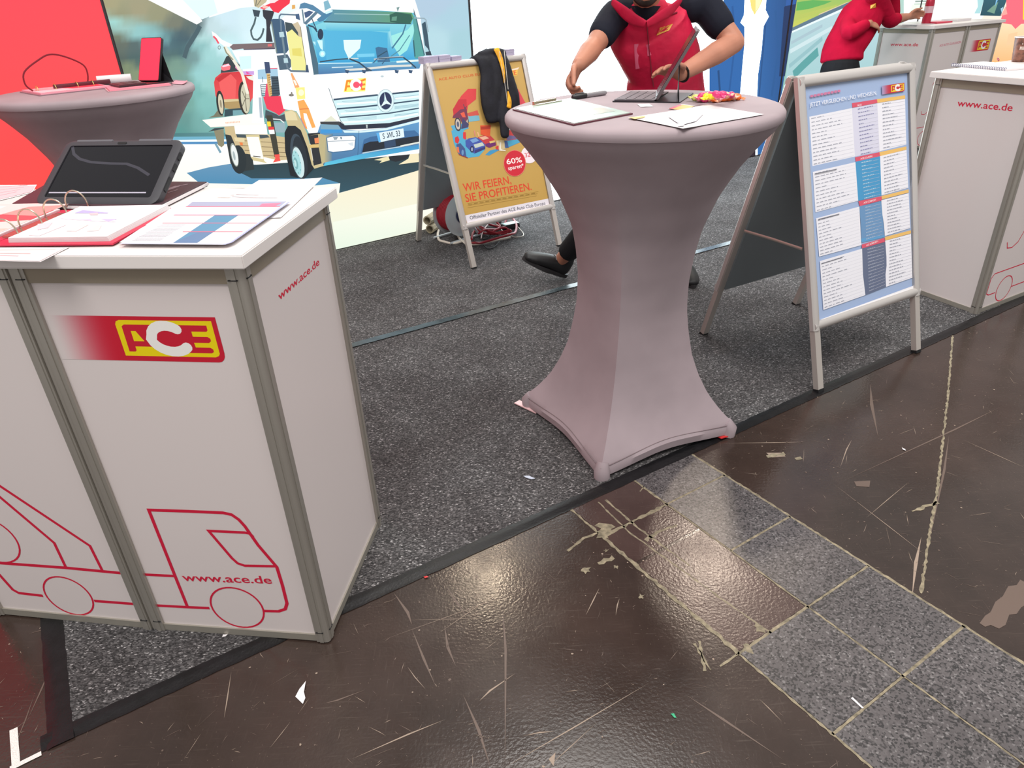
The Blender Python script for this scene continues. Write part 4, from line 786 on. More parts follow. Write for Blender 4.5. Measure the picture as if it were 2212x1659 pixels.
# ============================================================ BAR TABLES
CLOTH = mat('mauve_grey_stretch_cover', (158, 143, 148), .78, 0, .25, noise=(5, .04), bump=(900, .25, .0006))
SEAM = mat('cover_seam', (128, 112, 116), .85, 0, .2)
PROF = [(.006, .398), (.045, .392), (.095, .338), (.156, .288), (.23, .248), (.30, .221), (.39, .201), (.47, .189), (.56, .187), (.65, .196), (.74, .213), (.845, .252), (.94, .306), (1.01, .358), (1.05, .394), (1.064, .404)]
def interp(z):
    for (a, ra_), (b_, rb_) in zip(PROF, PROF[1:]):
        if a <= z <= b_: return ra_+(rb_-ra_)*(z-a)/(b_-a)
    return PROF[-1][1] if z > PROF[-1][0] else PROF[0][1]
def bar_table(c, fa, label, topoff=(0, 0), group='bar tables in grey stretch covers', zk=1.0):
    t = thing('bar_table', label, 'table', (c[0], c[1], CT), fa, group); WM[t.name] = WM[t.name] @ M.Diagonal((1, 1, zk, 1)); t.scale = (1, 1, zk)
    N_ = 96; NZ = 40; mb = MB(); vs = []
    ztop = 1.071
    def rad(phi, zz, hem):
        ph = (phi+pi/4) % (pi/2) - pi/4
        rr = interp(zz); e = min(1, max(0, (zz-.25)/.75)); k = e*e*(3-2*e)
        chord = rr*cos(pi/4)/cos(pi/4-abs(ph))
        # concave membrane low down, flat square at the waist, round at the rim
        low = max(0, 1-zz/.30); sag = (1-.05*low*(1-((pi/4-abs(ph))/(pi/4))**2*0)*sin(abs(ph)*2)**1.2)
        return (chord*sag)*(1-k)+rr*k
    for j in range(NZ+1):
        f = j/NZ
        for i in range(N_):
            phi = 2*pi*i/N_; ph = (phi+pi/4) % (pi/2)-pi/4; hem = .008+.014*sin(abs(ph)*2)**1.1
            zz = hem+(ztop-hem)*(f**1.0)
            r = rad(phi, zz, hem)
            if j == 0: r -= .006
            tw = topoff[0]*f; th = topoff[1]*f
            vs.append((r*cos(phi)+tw, r*sin(phi)+th, zz))
    mb.add(vs, [(j*N_+i, j*N_+(i+1) % N_, (j+1)*N_+(i+1) % N_, (j+1)*N_+i) for j in range(NZ) for i in range(N_)])
    mb.build('cover', CLOTH, t, smooth=38, fr=WM[t.name])
    # hem band seam + inner lip
    ring = []
    for i in range(N_):
        phi = 2*pi*i/N_; ph = (phi+pi/4) % (pi/2)-pi/4; hem = .008+.014*sin(abs(ph)*2)**1.1; zz = hem+.038; ring.append((rad(phi, zz, hem)+.0006)*1.0); ring[-1] = (ring[-1]*cos(phi), ring[-1]*sin(phi), zz)
    MB().tube(ring, .0013, 6, closed=True).build('hem_seam', SEAM, t, fr=WM[t.name])
    # top cap with a soft rolled edge
    prof = [(.398, 1.067), (.4075, 1.070), (.4105, 1.078), (.4095, 1.089), (.404, 1.0965), (.392, 1.1005), (.30, 1.1012), (.0, 1.1012)]
    mb = MB(); vs = []; n2 = 96
    for r, zz in prof[:-1]:
        for i in range(n2): vs.append((r*cos(2*pi*i/n2)+topoff[0], r*sin(2*pi*i/n2)+topoff[1], zz+(.004*sin(3*2*pi*i/n2+.6) if zz < 1.06 else 0)))
    m_ = len(prof)-1; mb.add(vs, [(j*n2+i, j*n2+(i+1) % n2, (j+1)*n2+(i+1) % n2, (j+1)*n2+i) for j in range(m_-1) for i in range(n2)]+[tuple((m_-1)*n2+i for i in range(n2))])
    mb.build('top_cap', CLOTH, t, smooth=50, fr=WM[t.name])
    for k in range(4):
        a = k*pi/2; MB().tube([(.372*cos(a), .372*sin(a), .0), (.376*cos(a), .376*sin(a), .028), (.362*cos(a), .362*sin(a), .052)], [.027, .027, .02], 12).build('foot_pocket', CLOTH, t, smooth=50, fr=WM[t.name])
    MB().lathe([(.03, .03), (.03, 1.05)], n=16).build('centre_post', ALU, t, fr=WM[t.name])
    return t
TC = (.413, 2.242)
ca_, sa_ = cos(-2.7846), sin(-2.7846); off = V((.4253-TC[0], 2.240-TC[1]))
bar_table(TC, 2.7846, 'bar table in a mauve grey stretch cover standing at the carpet edge', (off.x*ca_-off.y*sa_, off.x*sa_+off.y*ca_))
T2 = (-1.765, 3.365); T2Z = CT+1.1012
bar_table(T2, 2.2, 'grey covered bar table at far left in front of the red wall', zk=1.0145)
TZ = CT+1.1012
# papers wedged under the feet of the near table
def sheet_world(name, pts, m, label, cat, th=.0006, group=None, curl=None):
    P = [V(p) for p in pts]; n_ = (P[1]-P[0]).cross(P[2]-P[0]).normalized()
    if n_.z < 0: P.reverse(); n_ = -n_
    mb = MB(); k = len(P); mb.add([p for p in P]+[p+n_*th for p in P], [tuple(reversed(range(k))), tuple(range(k, 2*k))]+[(i, (i+1) % k, k+(i+1) % k, k+i) for i in range(k)])
    o = mb.build(name, m, smooth=0); return tag(o, label, cat, group) if label else o
PINKP = mat('pink_white_leaflet', (236, 196, 198), .5); REDP = mat('red_leaflet', (205, 50, 50), .5)
sheet_world('folded_leaflet', [atz(*p, CT+.004) for p in ((1111, 872), (1122, 866), (1165, 884), (1158, 894))], PINKP, 'folded pink and white leaflet wedged under the left table foot', 'leaflet', .004)
sheet_world('folded_leaflet', [atz(*p, CT+.004) for p in ((1540, 940), (1572, 934), (1574, 944), (1558, 948))], REDP, 'folded red leaflet wedged under the right table foot', 'leaflet', .004)

# ============================================================ A-FRAME POSTER STANDS
BACKP = mat('dark_grey_backboard', (126, 134, 138), .5, 0, .4, bump=(80, .05, .001))
FRM = mat('silver_snap_frame', (206, 200, 197), .33, .5, .5)
FRS = mat('silver_frame_side', (196, 188, 182), .4, .4, .5)
def leaf(t, F, w, L, s, poster_mat):
    hw = w/2; b = .034; th = .026
    def bar(name, a, b_, width, mats=FRM):
        # half round snap profile from a to b_ in leaf plane
        a = V(a); b_ = V(b_); d = (b_-a).normalized(); n = V((-d.y, d.x)); mb = MB(); prof = []
        for k in range(9):
            x = -1+2*k/8; prof.append((x*width/2, th-.012+.012*math.sqrt(max(0, 1-x*x*.92))))
        prof = [(-width/2, 0)]+prof+[(width/2, 0)]; vs = []
        for e in (a, b_):
            for x, zz in prof: vs.append(V((e.x+n.x*x, e.y+n.y*x, zz)))
        k = len(prof); mb.add(vs, [(i, i+1, k+i+1, k+i) for i in range(k-1)]+[(k-1, 0, k, 2*k-1)]+[tuple(range(k)), tuple(reversed(range(k, 2*k)))])
        return mb.build(name, mats, t, smooth=35, fr=F)
    bar('frame_stile', (-hw+b/2, s), (-hw+b/2, L), b); bar('frame_stile', (hw-b/2, L), (hw-b/2, s), b)
    bar('frame_rail', (-hw+.004, s+b/2), (hw-.004, s+b/2), b); bar('frame_rail', (hw-.004, L-b/2), (-hw+.004, L-b/2), b)
    mb = MB()
    for sx_ in (-1, 1):
        mb = MB().prism([(sx_*hw-sx_*.004, .004), (sx_*hw-sx_*.034, .004), (sx_*hw-sx_*.034, L-.01), (sx_*hw-sx_*.004, L-.01)], -.004, .0195, F)
        mb.build('leg', FRS, t, smooth=0)
        MB().prism([(sx_*hw-sx_*.003, -.001), (sx_*hw-sx_*.035, -.001), (sx_*hw-sx_*.035, .012), (sx_*hw-sx_*.003, .012)], -.005, .0205, F).build('foot_cap', BLACKR, t, smooth=0)
    p = MB().prism([(-hw+b*.6, s+b*.6), (hw-b*.6, s+b*.6), (hw-b*.6, L-b*.6), (-hw+b*.6, L-b*.6)], .0035, .0085, F).build('poster', poster_mat, t, smooth=0)
    MB().prism([(-hw+b, s+.01), (hw-b, s+.01), (hw-b, L-.02), (-hw+b, L-.02)], -.012, .0033, F).build('backboard', BACKP, t, smooth=0)
    return p
def a_frame(name, label, ox, oy, yaw, tilt, w, L, s, poster_mat, gap=.05):
    u = V((cos(yaw), sin(yaw), 0)); bk = V((-sin(yaw), cos(yaw), 0)); o = V((ox, oy, CT))
    D = 2*L*sin(tilt)+gap
    t = thing(name, label, 'poster stand', o+bk*D/2, yaw, 'A-shaped poster stands')
    Ff = frame(o, u, bk*sin(tilt)+V((0, 0, cos(tilt)))); Fb = frame(o+bk*D, -u, -bk*sin(tilt)+V((0, 0, cos(tilt))))
    Ff = Ff @ M.Translation((0, 0, -.022)); Fb = Fb @ M.Translation((0, 0, -.022)); p = leaf(t, Ff, w, L, s, poster_mat); leaf(t, Fb, w, L, s, PAPER)
    for sx_ in (-1, 1):
        a = Ff @ V((sx_*(w/2-.012), .56, -.02)); b_ = Fb @ V((-sx_*(w/2-.012), .56, -.02)); md = (a+b_)/2
        MB().tube([a, md+V((0, 0, .002)), b_], .006, 6, ry=[.002]*3).build('stay_bar', ALU, t)
    a = Ff @ V((0, L, 0)); cN = V((0, 0, 1))
    MB().box(Ff @ V((0, L-.012, -.022))+bk*.008, (w-.07, gap*.7, .006), M.Rotation(yaw, 3, 'Z')).build('hinge_strip', FRS, t, smooth=0)
    return t, p, Ff, Fb
BLUE = mat('pale_blue_poster', (168, 186, 216), .3, 0, .5)
GOLD = mat('golden_poster', (214, 176, 84), .4, 0, .4)
sB, pB, FB_, FBb = a_frame('poster_stand', 'silver A-frame stand with a pale blue price table poster at the carpet edge', 1.475, 2.52, .497, .271, .646, 1.158, .248, BLUE, .05)
sY, pY, FY_, FYb = a_frame('poster_stand', 'silver A-frame stand with a golden poster in front of the white wall', .082, 4.143, .575, .311, .673, 1.148, .234, GOLD, .03)
# ---- print of the blue poster
hw = .646/2; Lb, sb = 1.158, .248; b_ = .034
pr = Print(FB_ @ M.Translation((0, 0, .0085)))
pr.poly([(-hw+b_, sb+b_), (hw-b_, sb+b_), (hw-b_, Lb-b_), (-hw+b_, Lb-b_)], (160, 180, 216))
pr.px = True; z = Z(1700, 140, 4.3656); y2 = Z(1720, 400, 5.183)
W1 = (236, 234, 242)
def cells(q, n, seed, c=(150, 152, 165), w=1.1):
    """rows of faint table text inside quad q = TL, TR, BR, BL"""
    rr = random.Random(seed); TL, TR, BR, BL = [V(p) for p in q]
    for i in range(n):
        f = (i+.7)/n; a = TL.lerp(BL, f); e = TR.lerp(BR, f); x = .03
        pr.stroke([tuple(a.lerp(e, .02)), tuple(a.lerp(e, .98))], .35, (206, 206, 218))
        end = rr.uniform(.25, .8)
        while x < end: 
            l = rr.uniform(.04, .12); pr.stroke([tuple(a.lerp(e, x)-V((0, 1.2))), tuple(a.lerp(e, min(end, x+l))-V((0, 1.2)))], w, c); pr.z -= pr.dz; x += l+.03
BANDS = [([z(p) for p in ([(210, 490), (612, 408), (640, 868), (240, 955)],)][0], [(612, 408), (850, 360), (872, 820), (640, 868)], [(850, 360), (1112, 318), (1125, 750), (872, 812)])]
A2 = lambda pts, c: pr.poly(pts, c)
A2(z([(210, 490), (612, 408), (640, 865), (240, 955)]), W1); A2(z([(612, 408), (850, 358), (872, 815), (640, 865)]), (216, 214, 232)); A2(z([(850, 358), (1112, 318), (1125, 752), (872, 815)]), (238, 236, 244))
cells(z([(215, 490), (612, 408), (640, 865), (240, 955)]), 13, 1); cells(z([(660, 400), (850, 360), (872, 815), (690, 860)]), 13, 2, (120, 118, 168)); cells(z([(890, 352), (1112, 318), (1125, 752), (900, 800)]), 13, 3)
A2(z([(610, 362), (845, 325), (850, 360), (614, 405)]), (218, 82, 106)); A2(z([(845, 325), (1110, 288), (1112, 318), (850, 360)]), (236, 188, 104)); q = z([(660, 392), (700, 386)]); pr.text('ACE', q[0], q[1], 4.2, (250, 236, 240))
A2(z([(640, 872), (868, 824), (876, 862), (645, 916)]), (218, 82, 106)); A2(z([(868, 824), (1122, 770), (1124, 800), (876, 862)]), (236, 188, 104)); q = z([(690, 895), (805, 868)]); pr.text('ACE CLASSIC', q[0], q[1], 3.6, (250, 236, 240))
A2(z([(240, 1010), (642, 918), (668, 1282), (265, 1392)]), W1); A2(z([(642, 914), (874, 862), (890, 1232), (668, 1284)]), (66, 150, 200)); A2(z([(874, 862), (1124, 802), (1140, 1160), (888, 1232)]), (238, 236, 244))
cells(z([(245, 1010), (642, 918), (668, 1282), (268, 1392)]), 11, 4); cells(z([(690, 905), (860, 870), (880, 1230), (720, 1275)]), 11, 5, (170, 214, 236)); cells(z([(900, 860), (1124, 802), (1140, 1160), (910, 1222)]), 11, 6)
A2(z([(668, 1286), (886, 1240), (890, 1278), (680, 1334)]), (218, 82, 106)); A2(z([(886, 1238), (1142, 1175), (1142, 1205), (890, 1270)]), (236, 188, 104)); q = z([(718, 1310), (835, 1280)]); pr.text('ACE COMFORT', q[0], q[1], 3.6, (250, 236, 240))
A2(y2([(215, 372), (700, 240), (722, 672), (250, 800)]), W1); A2(y2([(700, 236), (945, 182), (958, 330), (972, 450), (980, 580), (726, 640), (715, 440)]), (104, 146, 190)); A2(y2([(945, 170), (1252, 90), (1270, 480), (985, 570), (975, 440), (958, 330)]), (238, 236, 244)); A2(y2([(720, 600), (980, 560), (982, 582), (726, 642)]), (90, 156, 206))
cells(y2([(220, 380), (700, 240), (722, 650), (250, 795)]), 11, 7); cells(y2([(760, 230), (940, 185), (960, 560), (770, 620)]), 11, 8, (160, 190, 220)); cells(y2([(1000, 160), (1252, 95), (1270, 480), (1010, 545)]), 11, 9)
A2(y2([(725, 665), (980, 590), (984, 635), (728, 708)]), (218, 82, 106)); A2(y2([(984, 580), (1275, 505), (1275, 540), (986, 620)]), (236, 188, 104)); q = y2([(775, 685), (910, 635)]); pr.text('ACE COMFORT+', q[0], q[1], 3.6, (250, 236, 240))
A2(y2([(255, 850), (730, 710), (765, 1230), (295, 1396)]), W1); A2(y2([(728, 708), (984, 638), (1000, 800), (1002, 900), (990, 1000), (996, 1138), (765, 1230), (738, 1000)]), (96, 106, 134)); A2(y2([(986, 622), (1275, 545), (1292, 1036), (996, 1138), (990, 1000), (1002, 900), (1000, 800)]), (238, 236, 244))
cells(y2([(260, 860), (730, 715), (760, 1225), (295, 1390)]), 14, 10); cells(y2([(780, 700), (970, 650), (985, 1120), (800, 1200)]), 14, 11, (150, 158, 182)); cells(y2([(1030, 610), (1275, 550), (1292, 1030), (1020, 1120)]), 14, 12)
for k, zz in enumerate((z([(255, 1030), (460, 985)]), y2([(235, 385), (470, 325)]), y2([(270, 880), (505, 808)]))): pr.stroke(zz, 1.6, (120, 120, 130))
A2(y2([(268, 1500), (1338, 1110), (1342, 1172), (278, 1560)]), (240, 238, 242)); q = y2([(545, 1452), (1080, 1252)]); pr.text('Offizieller Partner des ACE Auto Club Europa', q[0], q[1], 4.6, (120, 118, 124))
q = z([(205, 398), (838, 282)]); pr.text('JETZT VERGLEICHEN UND WECHSELN.', q[0], q[1], 8.5, (236, 238, 248)); 
for k in range(9): a = z([(210+k*32, 300-k*6), (236+k*32, 295-k*6)]); pr.stroke(a, 4, (206, 120, 158))
pr.px = False; a = uv(pr.fr, *z([(905, 275)])[0]); c = uv(pr.fr, *z([(1095, 155)])[0]); logo(pr, (a[0]-.012, a[1]-.002), c[0]-a[0]+.012, c[1]-a[1]-.004, (168, 150, 190))
pr.build('print', print_mat('blue_poster_print', .22, 0, .5), pB)
# ---- print of the golden poster
hw = .673/2; Lb, sb = 1.148, .234
pr = Print(FY_ @ M.Translation((0, 0, .0085)))
pr.poly([(-hw+b_, sb+b_), (hw-b_, sb+b_), (hw-b_, Lb-b_), (-hw+b_, Lb-b_)], [(196, 158, 84), (196, 158, 84), (202, 166, 98), (200, 164, 96)])
pr.px = True; z = Z(870, 80, 3.0725); y5 = Z(940, 120, 5.923)
A(z([(412, 1184), (975, 1070), (985, 1122), (430, 1240)]), (232, 226, 234)); q = z([(447, 1212), (948, 1112)]); pr.text('Offizieller Partner des ACE Auto Club Europa', q[0], q[1], 7.6, (96, 96, 108))
q = z([(405, 1026), (722, 972)]); pr.text('WIR FEIERN,', q[0], q[1], 17, (218, 74, 48)); q = z([(420, 1096), (856, 1014)]); pr.text('SIE PROFITIEREN.', q[0], q[1], 17, (218, 74, 48))
for k in range(3): pr.stroke(z([(430, 1106+k*14), (900-k*6, 1026+k*14)]), .8, (150, 116, 50))
for k in range(12): pr.stroke(z([(434+k*38, 1112-k*6.4), (460+k*38, 1108-k*6.4)]), 1.2, (140, 108, 46))
q = z([(238, 290), (500, 256)]); pr.text('ACE AUTO CLUB EUROPA', q[0], z([(590, 244)])[0], 5.2, (212, 98, 56))
q = y5([(905, 260), (1050, 252)]); 
A(y5([(860, 190), (1055, 175), (1050, 255), (860, 270)]), (240, 196, 90)); pr.text('ACE', y5([(880, 256)])[0], y5([(1046, 244)])[0], 9, (226, 80, 60)); A(y5([(960, 180), (1075, 150), (1060, 178), (960, 192)]), (238, 220, 200))
# the ring of pictures
A(y5([(420, 425), (525, 425), (522, 560), (420, 640), (400, 760), (225, 780), (260, 640), (330, 520)]), (216, 72, 76)); A(y5([(225, 690), (300, 560), (400, 560), (405, 700), (380, 770), (240, 790)]), (196, 56, 66))
A(y5([(985, 370), (1060, 430), (1140, 580), (1240, 760), (1130, 780), (1050, 560)]), (220, 80, 92)); A(y5([(420, 760), (560, 770), (570, 830), (430, 850)]), (120, 180, 200)); A(y5([(405, 740), (540, 700), (560, 760), (430, 780)]), (206, 90, 80))
A(y5([(200, 900), (400, 860), (430, 930), (250, 1010)]), (90, 170, 206)); A(y5([(205, 960), (350, 930), (400, 1060), (520, 1230), (640, 1200), (560, 1290), (420, 1310), (300, 1260), (240, 1130)]), (84, 170, 206)); A(y5([(640, 1270), (700, 1215), (810, 1190), (930, 1130), (1080, 1080), (1130, 1090), (950, 1170), (800, 1220), (690, 1280)]), (70, 150, 196)); A(y5([(890, 1090), (1100, 1060), (1130, 1090), (940, 1165)]), (80, 166, 202))
# motorbike
pr.ell(y5([(290, 880)])[0], 7, 15, (56, 58, 76), -.1); pr.ell(y5([(290, 880)])[0], 5, 11.5, (200, 190, 180), -.1); pr.ell(y5([(290, 880)])[0], 2.6, 6, (90, 96, 120), -.1); pr.ell(y5([(400, 840)])[0], 4.6, 9, (66, 66, 84), -.1); pr.ell(y5([(400, 840)])[0], 3, 6.4, (196, 176, 150), -.1)
A(y5([(230, 770), (320, 690), (400, 680), (420, 800), (360, 900), (310, 800), (220, 800)]), (120, 60, 86)); A(y5([(320, 740), (370, 720), (390, 790), (350, 790)]), (226, 96, 76)); pr.stroke(y5([(360, 625), (380, 680), (400, 650)]), 1.6, (70, 70, 90)); A(y5([(350, 800), (430, 880), (420, 920), (330, 940)]), (70, 70, 110))
# mini cars and people
A(y5([(355, 980), (390, 980), (395, 1080), (355, 1060)]), (214, 60, 66)); A(y5([(250, 1050), (290, 1030), (310, 1080), (290, 1130), (255, 1110)]), (206, 60, 66)); A(y5([(268, 1140), (320, 1120), (380, 1190), (400, 1300), (330, 1270), (290, 1250)]), (70, 90, 140)); A(y5([(270, 1170), (300, 1170), (310, 1250), (280, 1230)]), (226, 120, 80)); S(y5([(300, 1265), (415, 1310)]), 2, (150, 60, 50)); pr.ell(y5([(350, 1240)])[0], 4, 8, (56, 80, 150)); pr.ell(y5([(350, 1240)])[0], 2.6, 6, (110, 150, 190))
A(y5([(385, 1090), (430, 1060), (520, 1045), (570, 1070), (640, 1130), (640, 1190), (500, 1256), (440, 1210), (390, 1160)]), (70, 90, 170)); A(y5([(440, 1080), (520, 1055), (560, 1090), (480, 1120)]), (120, 160, 210)); A(y5([(490, 1140), (600, 1110), (630, 1150), (510, 1185)]), (196, 206, 196)); pr.ell(y5([(470, 1200)])[0], 4.4, 7, (40, 44, 80)); pr.ell(y5([(470, 1200)])[0], 2.4, 4.4, (150, 160, 190)); A(y5([(500, 1215), (640, 1165), (640, 1195), (510, 1252)]), (60, 60, 120))
A(y5([(540, 1050), (620, 1020), (700, 1020), (760, 1080), (780, 1140), (700, 1180), (640, 1140), (580, 1080)]), (196, 66, 70)); A(y5([(560, 1050), (640, 1030), (690, 1060), (610, 1080)]), (228, 178, 150)); A(y5([(640, 1130), (770, 1100), (775, 1150), (690, 1180), (645, 1160)]), (110, 50, 110)); A(y5([(690, 1100), (760, 1085), (765, 1110), (700, 1125)]), (216, 190, 120)); A(y5([(575, 895), (710, 890), (700, 1040), (580, 1010)]), (222, 90, 52)); A(y5([(580, 910), (710, 905), (706, 940), (584, 950)]), (176, 60, 44)); S(y5([(500, 960), (510, 1030)]), 3, (214, 140, 120)); S(y5([(540, 980), (560, 1040)]), 3, (232, 180, 130))
A(y5([(780, 1090), (880, 1080), (900, 1190), (820, 1220), (790, 1140)]), (216, 196, 150)); A(y5([(885, 1090), (920, 1090), (940, 1180), (890, 1180)]), (70, 96, 150)); A(y5([(770, 1170), (810, 1150), (810, 1210), (780, 1200)]), (206, 66, 66)); S(y5([(820, 1210), (900, 1215)]), 2.4, (236, 226, 206)); S(y5([(835, 1110), (830, 1190), (850, 1215)]), 3, (240, 234, 220))
A(y5([(890, 960), (980, 930), (1060, 1000), (1180, 1030), (1100, 1060), (920, 1090), (895, 1030)]), (206, 76, 76)); A(y5([(900, 1020), (1050, 1030), (1060, 1060), (920, 1085)]), (110, 104, 150)); A(y5([(890, 935), (1000, 925), (1010, 950), (900, 960)]), (206, 214, 214))
pr.ell(z([(838, 782)])[0], 17.5, 18.5, (244, 232, 238)); pr.text('ab', z([(822, 752)])[0], z([(846, 746)])[0], 6, (214, 110, 120)); pr.text('32 €', z([(812, 800)])[0], z([(882, 786)])[0], 9.5, (214, 70, 84))
pr.ell(z([(742, 838)])[0], 23.5, 28, (150, 30, 44)) if False else None
pr.ell(z([(742, 838)])[0], 24.2, 28.6, (228, 130, 110)); pr.ell(z([(742, 838)])[0], 23, 27.4, (208, 46, 62)); pr.text('60%', z([(690, 846)])[0], z([(792, 830)])[0], 11.5, (250, 244, 240)); pr.text('sparen*', z([(700, 884)])[0], z([(803, 864)])[0], 8.2, (250, 244, 240))
pr.build('print', PRINT, pY)
# ============================================================ THINGS ON THE LEFT COUNTER
def paper(name, pts, label, cat, z, tp=None, m=PAPER, th=.0005, curl=0.0, n=10, origin_parent=None, group=None):
    """sheet given by ground-plan corners TL, TR, BR, BL (world), gently curled; returns the object and a frame for print (top face)"""
    TL, TR, BR, BL = [V((p[0], p[1], 0)) for p in pts]; mb = MB(); vs = []
    for j in range(n+1):
        for i in range(n+1):
            f, g_ = i/n, j/n; p = TL.lerp(TR, f).lerp(BL.lerp(BR, f), g_)
            h = curl*((2*f-1)**4*.6+(1-g_)**6*.8*f)+.0004*sin(7*f+5*g_)
            vs.append(V((p.x, p.y, z+max(0, h))))
    k = (n+1)**2; fs = [(j*(n+1)+i, (j+1)*(n+1)+i, (j+1)*(n+1)+i+1, j*(n+1)+i+1) for j in range(n) for i in range(n)]
    mb.add(vs, fs); mb.add([v+V((0, 0, -th)) for v in vs], [tuple(reversed(f)) for f in fs])
    o = mb.build(name, m, origin_parent, smooth=60)
    if label: tag(o, label, cat, group)
    W = TR-TL; H = TL-BL
    return o, frame((BL.x, BL.y, z), W, H-W*(H.dot(W)/W.length_squared)), W.length, H.length
q = lambda pts, z: [atz(*p, z) for p in pts]
# white folder-like letter sheet under the comparison sheet
o, F, w, h = paper('letter_sheet', q([(560, 391), (697, 387), (607, 472), (428, 474)], TOPZ), 'plain white letter sheet partly under the comparison table sheet on the counter', 'paper', TOPZ+.0012, curl=.002)
pr = Print(F, .0034); pr.px = True
for a, b_, c in (((470, 404), (530, 406), (210, 206, 216)), ((498, 421), (560, 422), (226, 206, 214)), ((470, 426), (600, 428), (228, 214, 220))): pr.stroke([a, b_], 1.6, c)
pr.build('print', PRINT, o)
o, F, w, h = paper('comparison_sheet', q([(396, 438), (622, 436), (492, 530), (259, 528)], TOPZ+.002), 'comparison table sheet with a blue column lying on the near counter', 'paper', TOPZ+.0062, curl=.0005)
pr = Print(F, .0013); pr.px = True; z = Z(0, 0, 2.86)
A(z([(1140, 1255), (1790, 1248), (1430, 1500), (1395, 1516), (740, 1512)]), (246, 243, 247))
A(z([(1190, 1250), (1770, 1248), (1730, 1282), (1150, 1282)]), (166, 168, 194)); A(z([(1150, 1282), (1730, 1282), (1660, 1332), (1075, 1334)]), (228, 224, 238)); A(z([(1075, 1336), (1660, 1334), (1590, 1380), (1005, 1382)]), (246, 242, 248))
A(z([(1330, 1332), (1480, 1330), (1220, 1505), (1070, 1505)]), (88, 136, 168)); A(z([(1220, 1440), (1330, 1430), (1220, 1505), (1070, 1505)]), (96, 124, 160))
for y, a, b_ in ((1332, 1075, 1665), (1382, 1005, 1590), (1436, 1130, 1500), (1280, 1150, 1730)): S(z([(a, y), (b_, y)]), 1.7, (214, 96, 120))
A(z([(1620, 1262), (1740, 1258), (1700, 1278), (1600, 1280)]), (216, 120, 150)); S(z([(1790, 1250), (1430, 1502), (1385, 1516)]), 1.8, (170, 172, 206)); S(z([(745, 1510), (1390, 1512)]), 2, (196, 200, 230))
for k in range(14): S(z([(1000-k*14, 1392+k*7.5), (1150-k*12, 1392+k*7.5)]), .7, (206, 204, 216))
pr.build('print', PRINT, o)
# dark portfolio under the tablet
NBK = mat('dark_aubergine_cover', (66, 44, 52), .45, 0, .4, bump=(300, .1, .0004))
pp = q([(112, 394), (447, 396), (338, 450), (28, 443)], TOPZ+.008)
t = thing('portfolio', 'dark aubergine portfolio lying under the rugged tablet', 'portfolio', ((pp[0]+pp[2])/2).xy.to_3d()+V((0, 0, TOPZ)))
P2 = [(p.x, p.y) for p in pp]
MB().prism(P2, TOPZ+.0008, TOPZ+.0035).build('lower_cover', NBK, t, smooth=0); MB().prism(offset_poly([V(p) for p in P2][::1], -.003), TOPZ+.0035, TOPZ+.0095).build('page_block', PAPER, t, smooth=0); ob = MB().prism(P2, TOPZ+.0095, TOPZ+.012).build('upper_cover', NBK, t, smooth=0)
pr = Print(frame((P2[3][0], P2[3][1], TOPZ+.012), V(P2[2]).to_3d()-V(P2[3]).to_3d(), V((-(P2[2][1]-P2[3][1]), P2[2][0]-P2[3][0], 0)))); pr.px = True
for a, b_, w_ in (((356, 412), (384, 402), 5), ((375, 404), (406, 398), 2), ((362, 417), (384, 410), 1.4)): pr.stroke([a, b_], w_, (150, 130, 138))
pr.build('print', PRINT, ob)
# rugged tablet
CASE = mat('charcoal_rubber_case', (58, 57, 62), .55, 0, .4, bump=(500, .12, .0004)); SCRN = mat('black_glass_screen', (18, 17, 23), .14, 0, .28); CASEL = mat('worn_grey_case_edge', (92, 90, 96), .5, 0, .4)
yw, tl = -.197, .974; u = V((cos(yw), sin(yw), 0)); bk = V((-sin(yw), cos(yw), 0)); F = frame(V((-.932, 1.627, TOPZ+.013)), u, bk*sin(tl)+V((0, 0, cos(tl))))
t = thing('tablet_computer', 'black tablet in a rugged case propped up on the dark portfolio', 'tablet', (-.932, 1.70, TOPZ+.012), yw)
w, L = .315, .196
o_ = rrect(-w/2, 0, w/2, L, .022); inn = rrect(-w/2+.020, .018, w/2-.020, L-.018, .006)
mb = MB().prism(o_, -.017, -.002, F); n_ = len(o_); vs = [F @ V((x, y, -.002)) for x, y in o_]+[F @ V((x, y, .001)) for x, y in rrect(-w/2+.006, .006, w/2-.006, L-.006, .017)]+[F @ V((x, y, .001)) for x, y in inn]+[F @ V((x, y, -.003)) for x, y in inn]
mb.add(vs, [(a*n_+i, a*n_+(i+1) % n_, (a+1)*n_+(i+1) % n_, (a+1)*n_+i) for a in range(3) for i in range(n_)])
mb.build('case', CASE, t, smooth=40)
so = MB().prism(rrect(-w/2+.0205, .0185, w/2-.0205, L-.0185, .004), -.0042, -.0012, F).build('screen', SCRN, t, smooth=0)
pr = Print(F, -.0010); pr.px = True
zz = Z(0, 0, 2.86); S(zz([(445, 900), (455, 950), (490, 980), (560, 1000), (680, 1008), (780, 1010), (850, 1035), (920, 1080)]), 5, (52, 50, 60)); S(zz([(300, 1188), (900, 1188)]), 2.6, (176, 170, 186)); pr.build('print', PRINTG, so)
for x, y in ((-w/2+.013, .013), (w/2-.013, .013), (-w/2+.013, L-.013), (w/2-.013, L-.013)): MB().prism(rrect(x-.014, y-.014, x+.014, y+.014, .007), -.018, .0028, F).build('corner_bumper', CASEL if y > .1 else CASE, t, smooth=0) if 0 else None
mb = MB().prism(rrect(-.012, L-.015, .012, L-.008, .003), .0, .0022, F); mb.build('camera_bridge', BLACKR, t, smooth=0)
for a, b_ in ((-w/2+.03, -.03), (.04, w/2-.03)): MB().prism(rrect(a, L-.0045, b_, L+.0015, .0025), -.014, .0005, F).build('button_strip', CASEL, t, smooth=0)
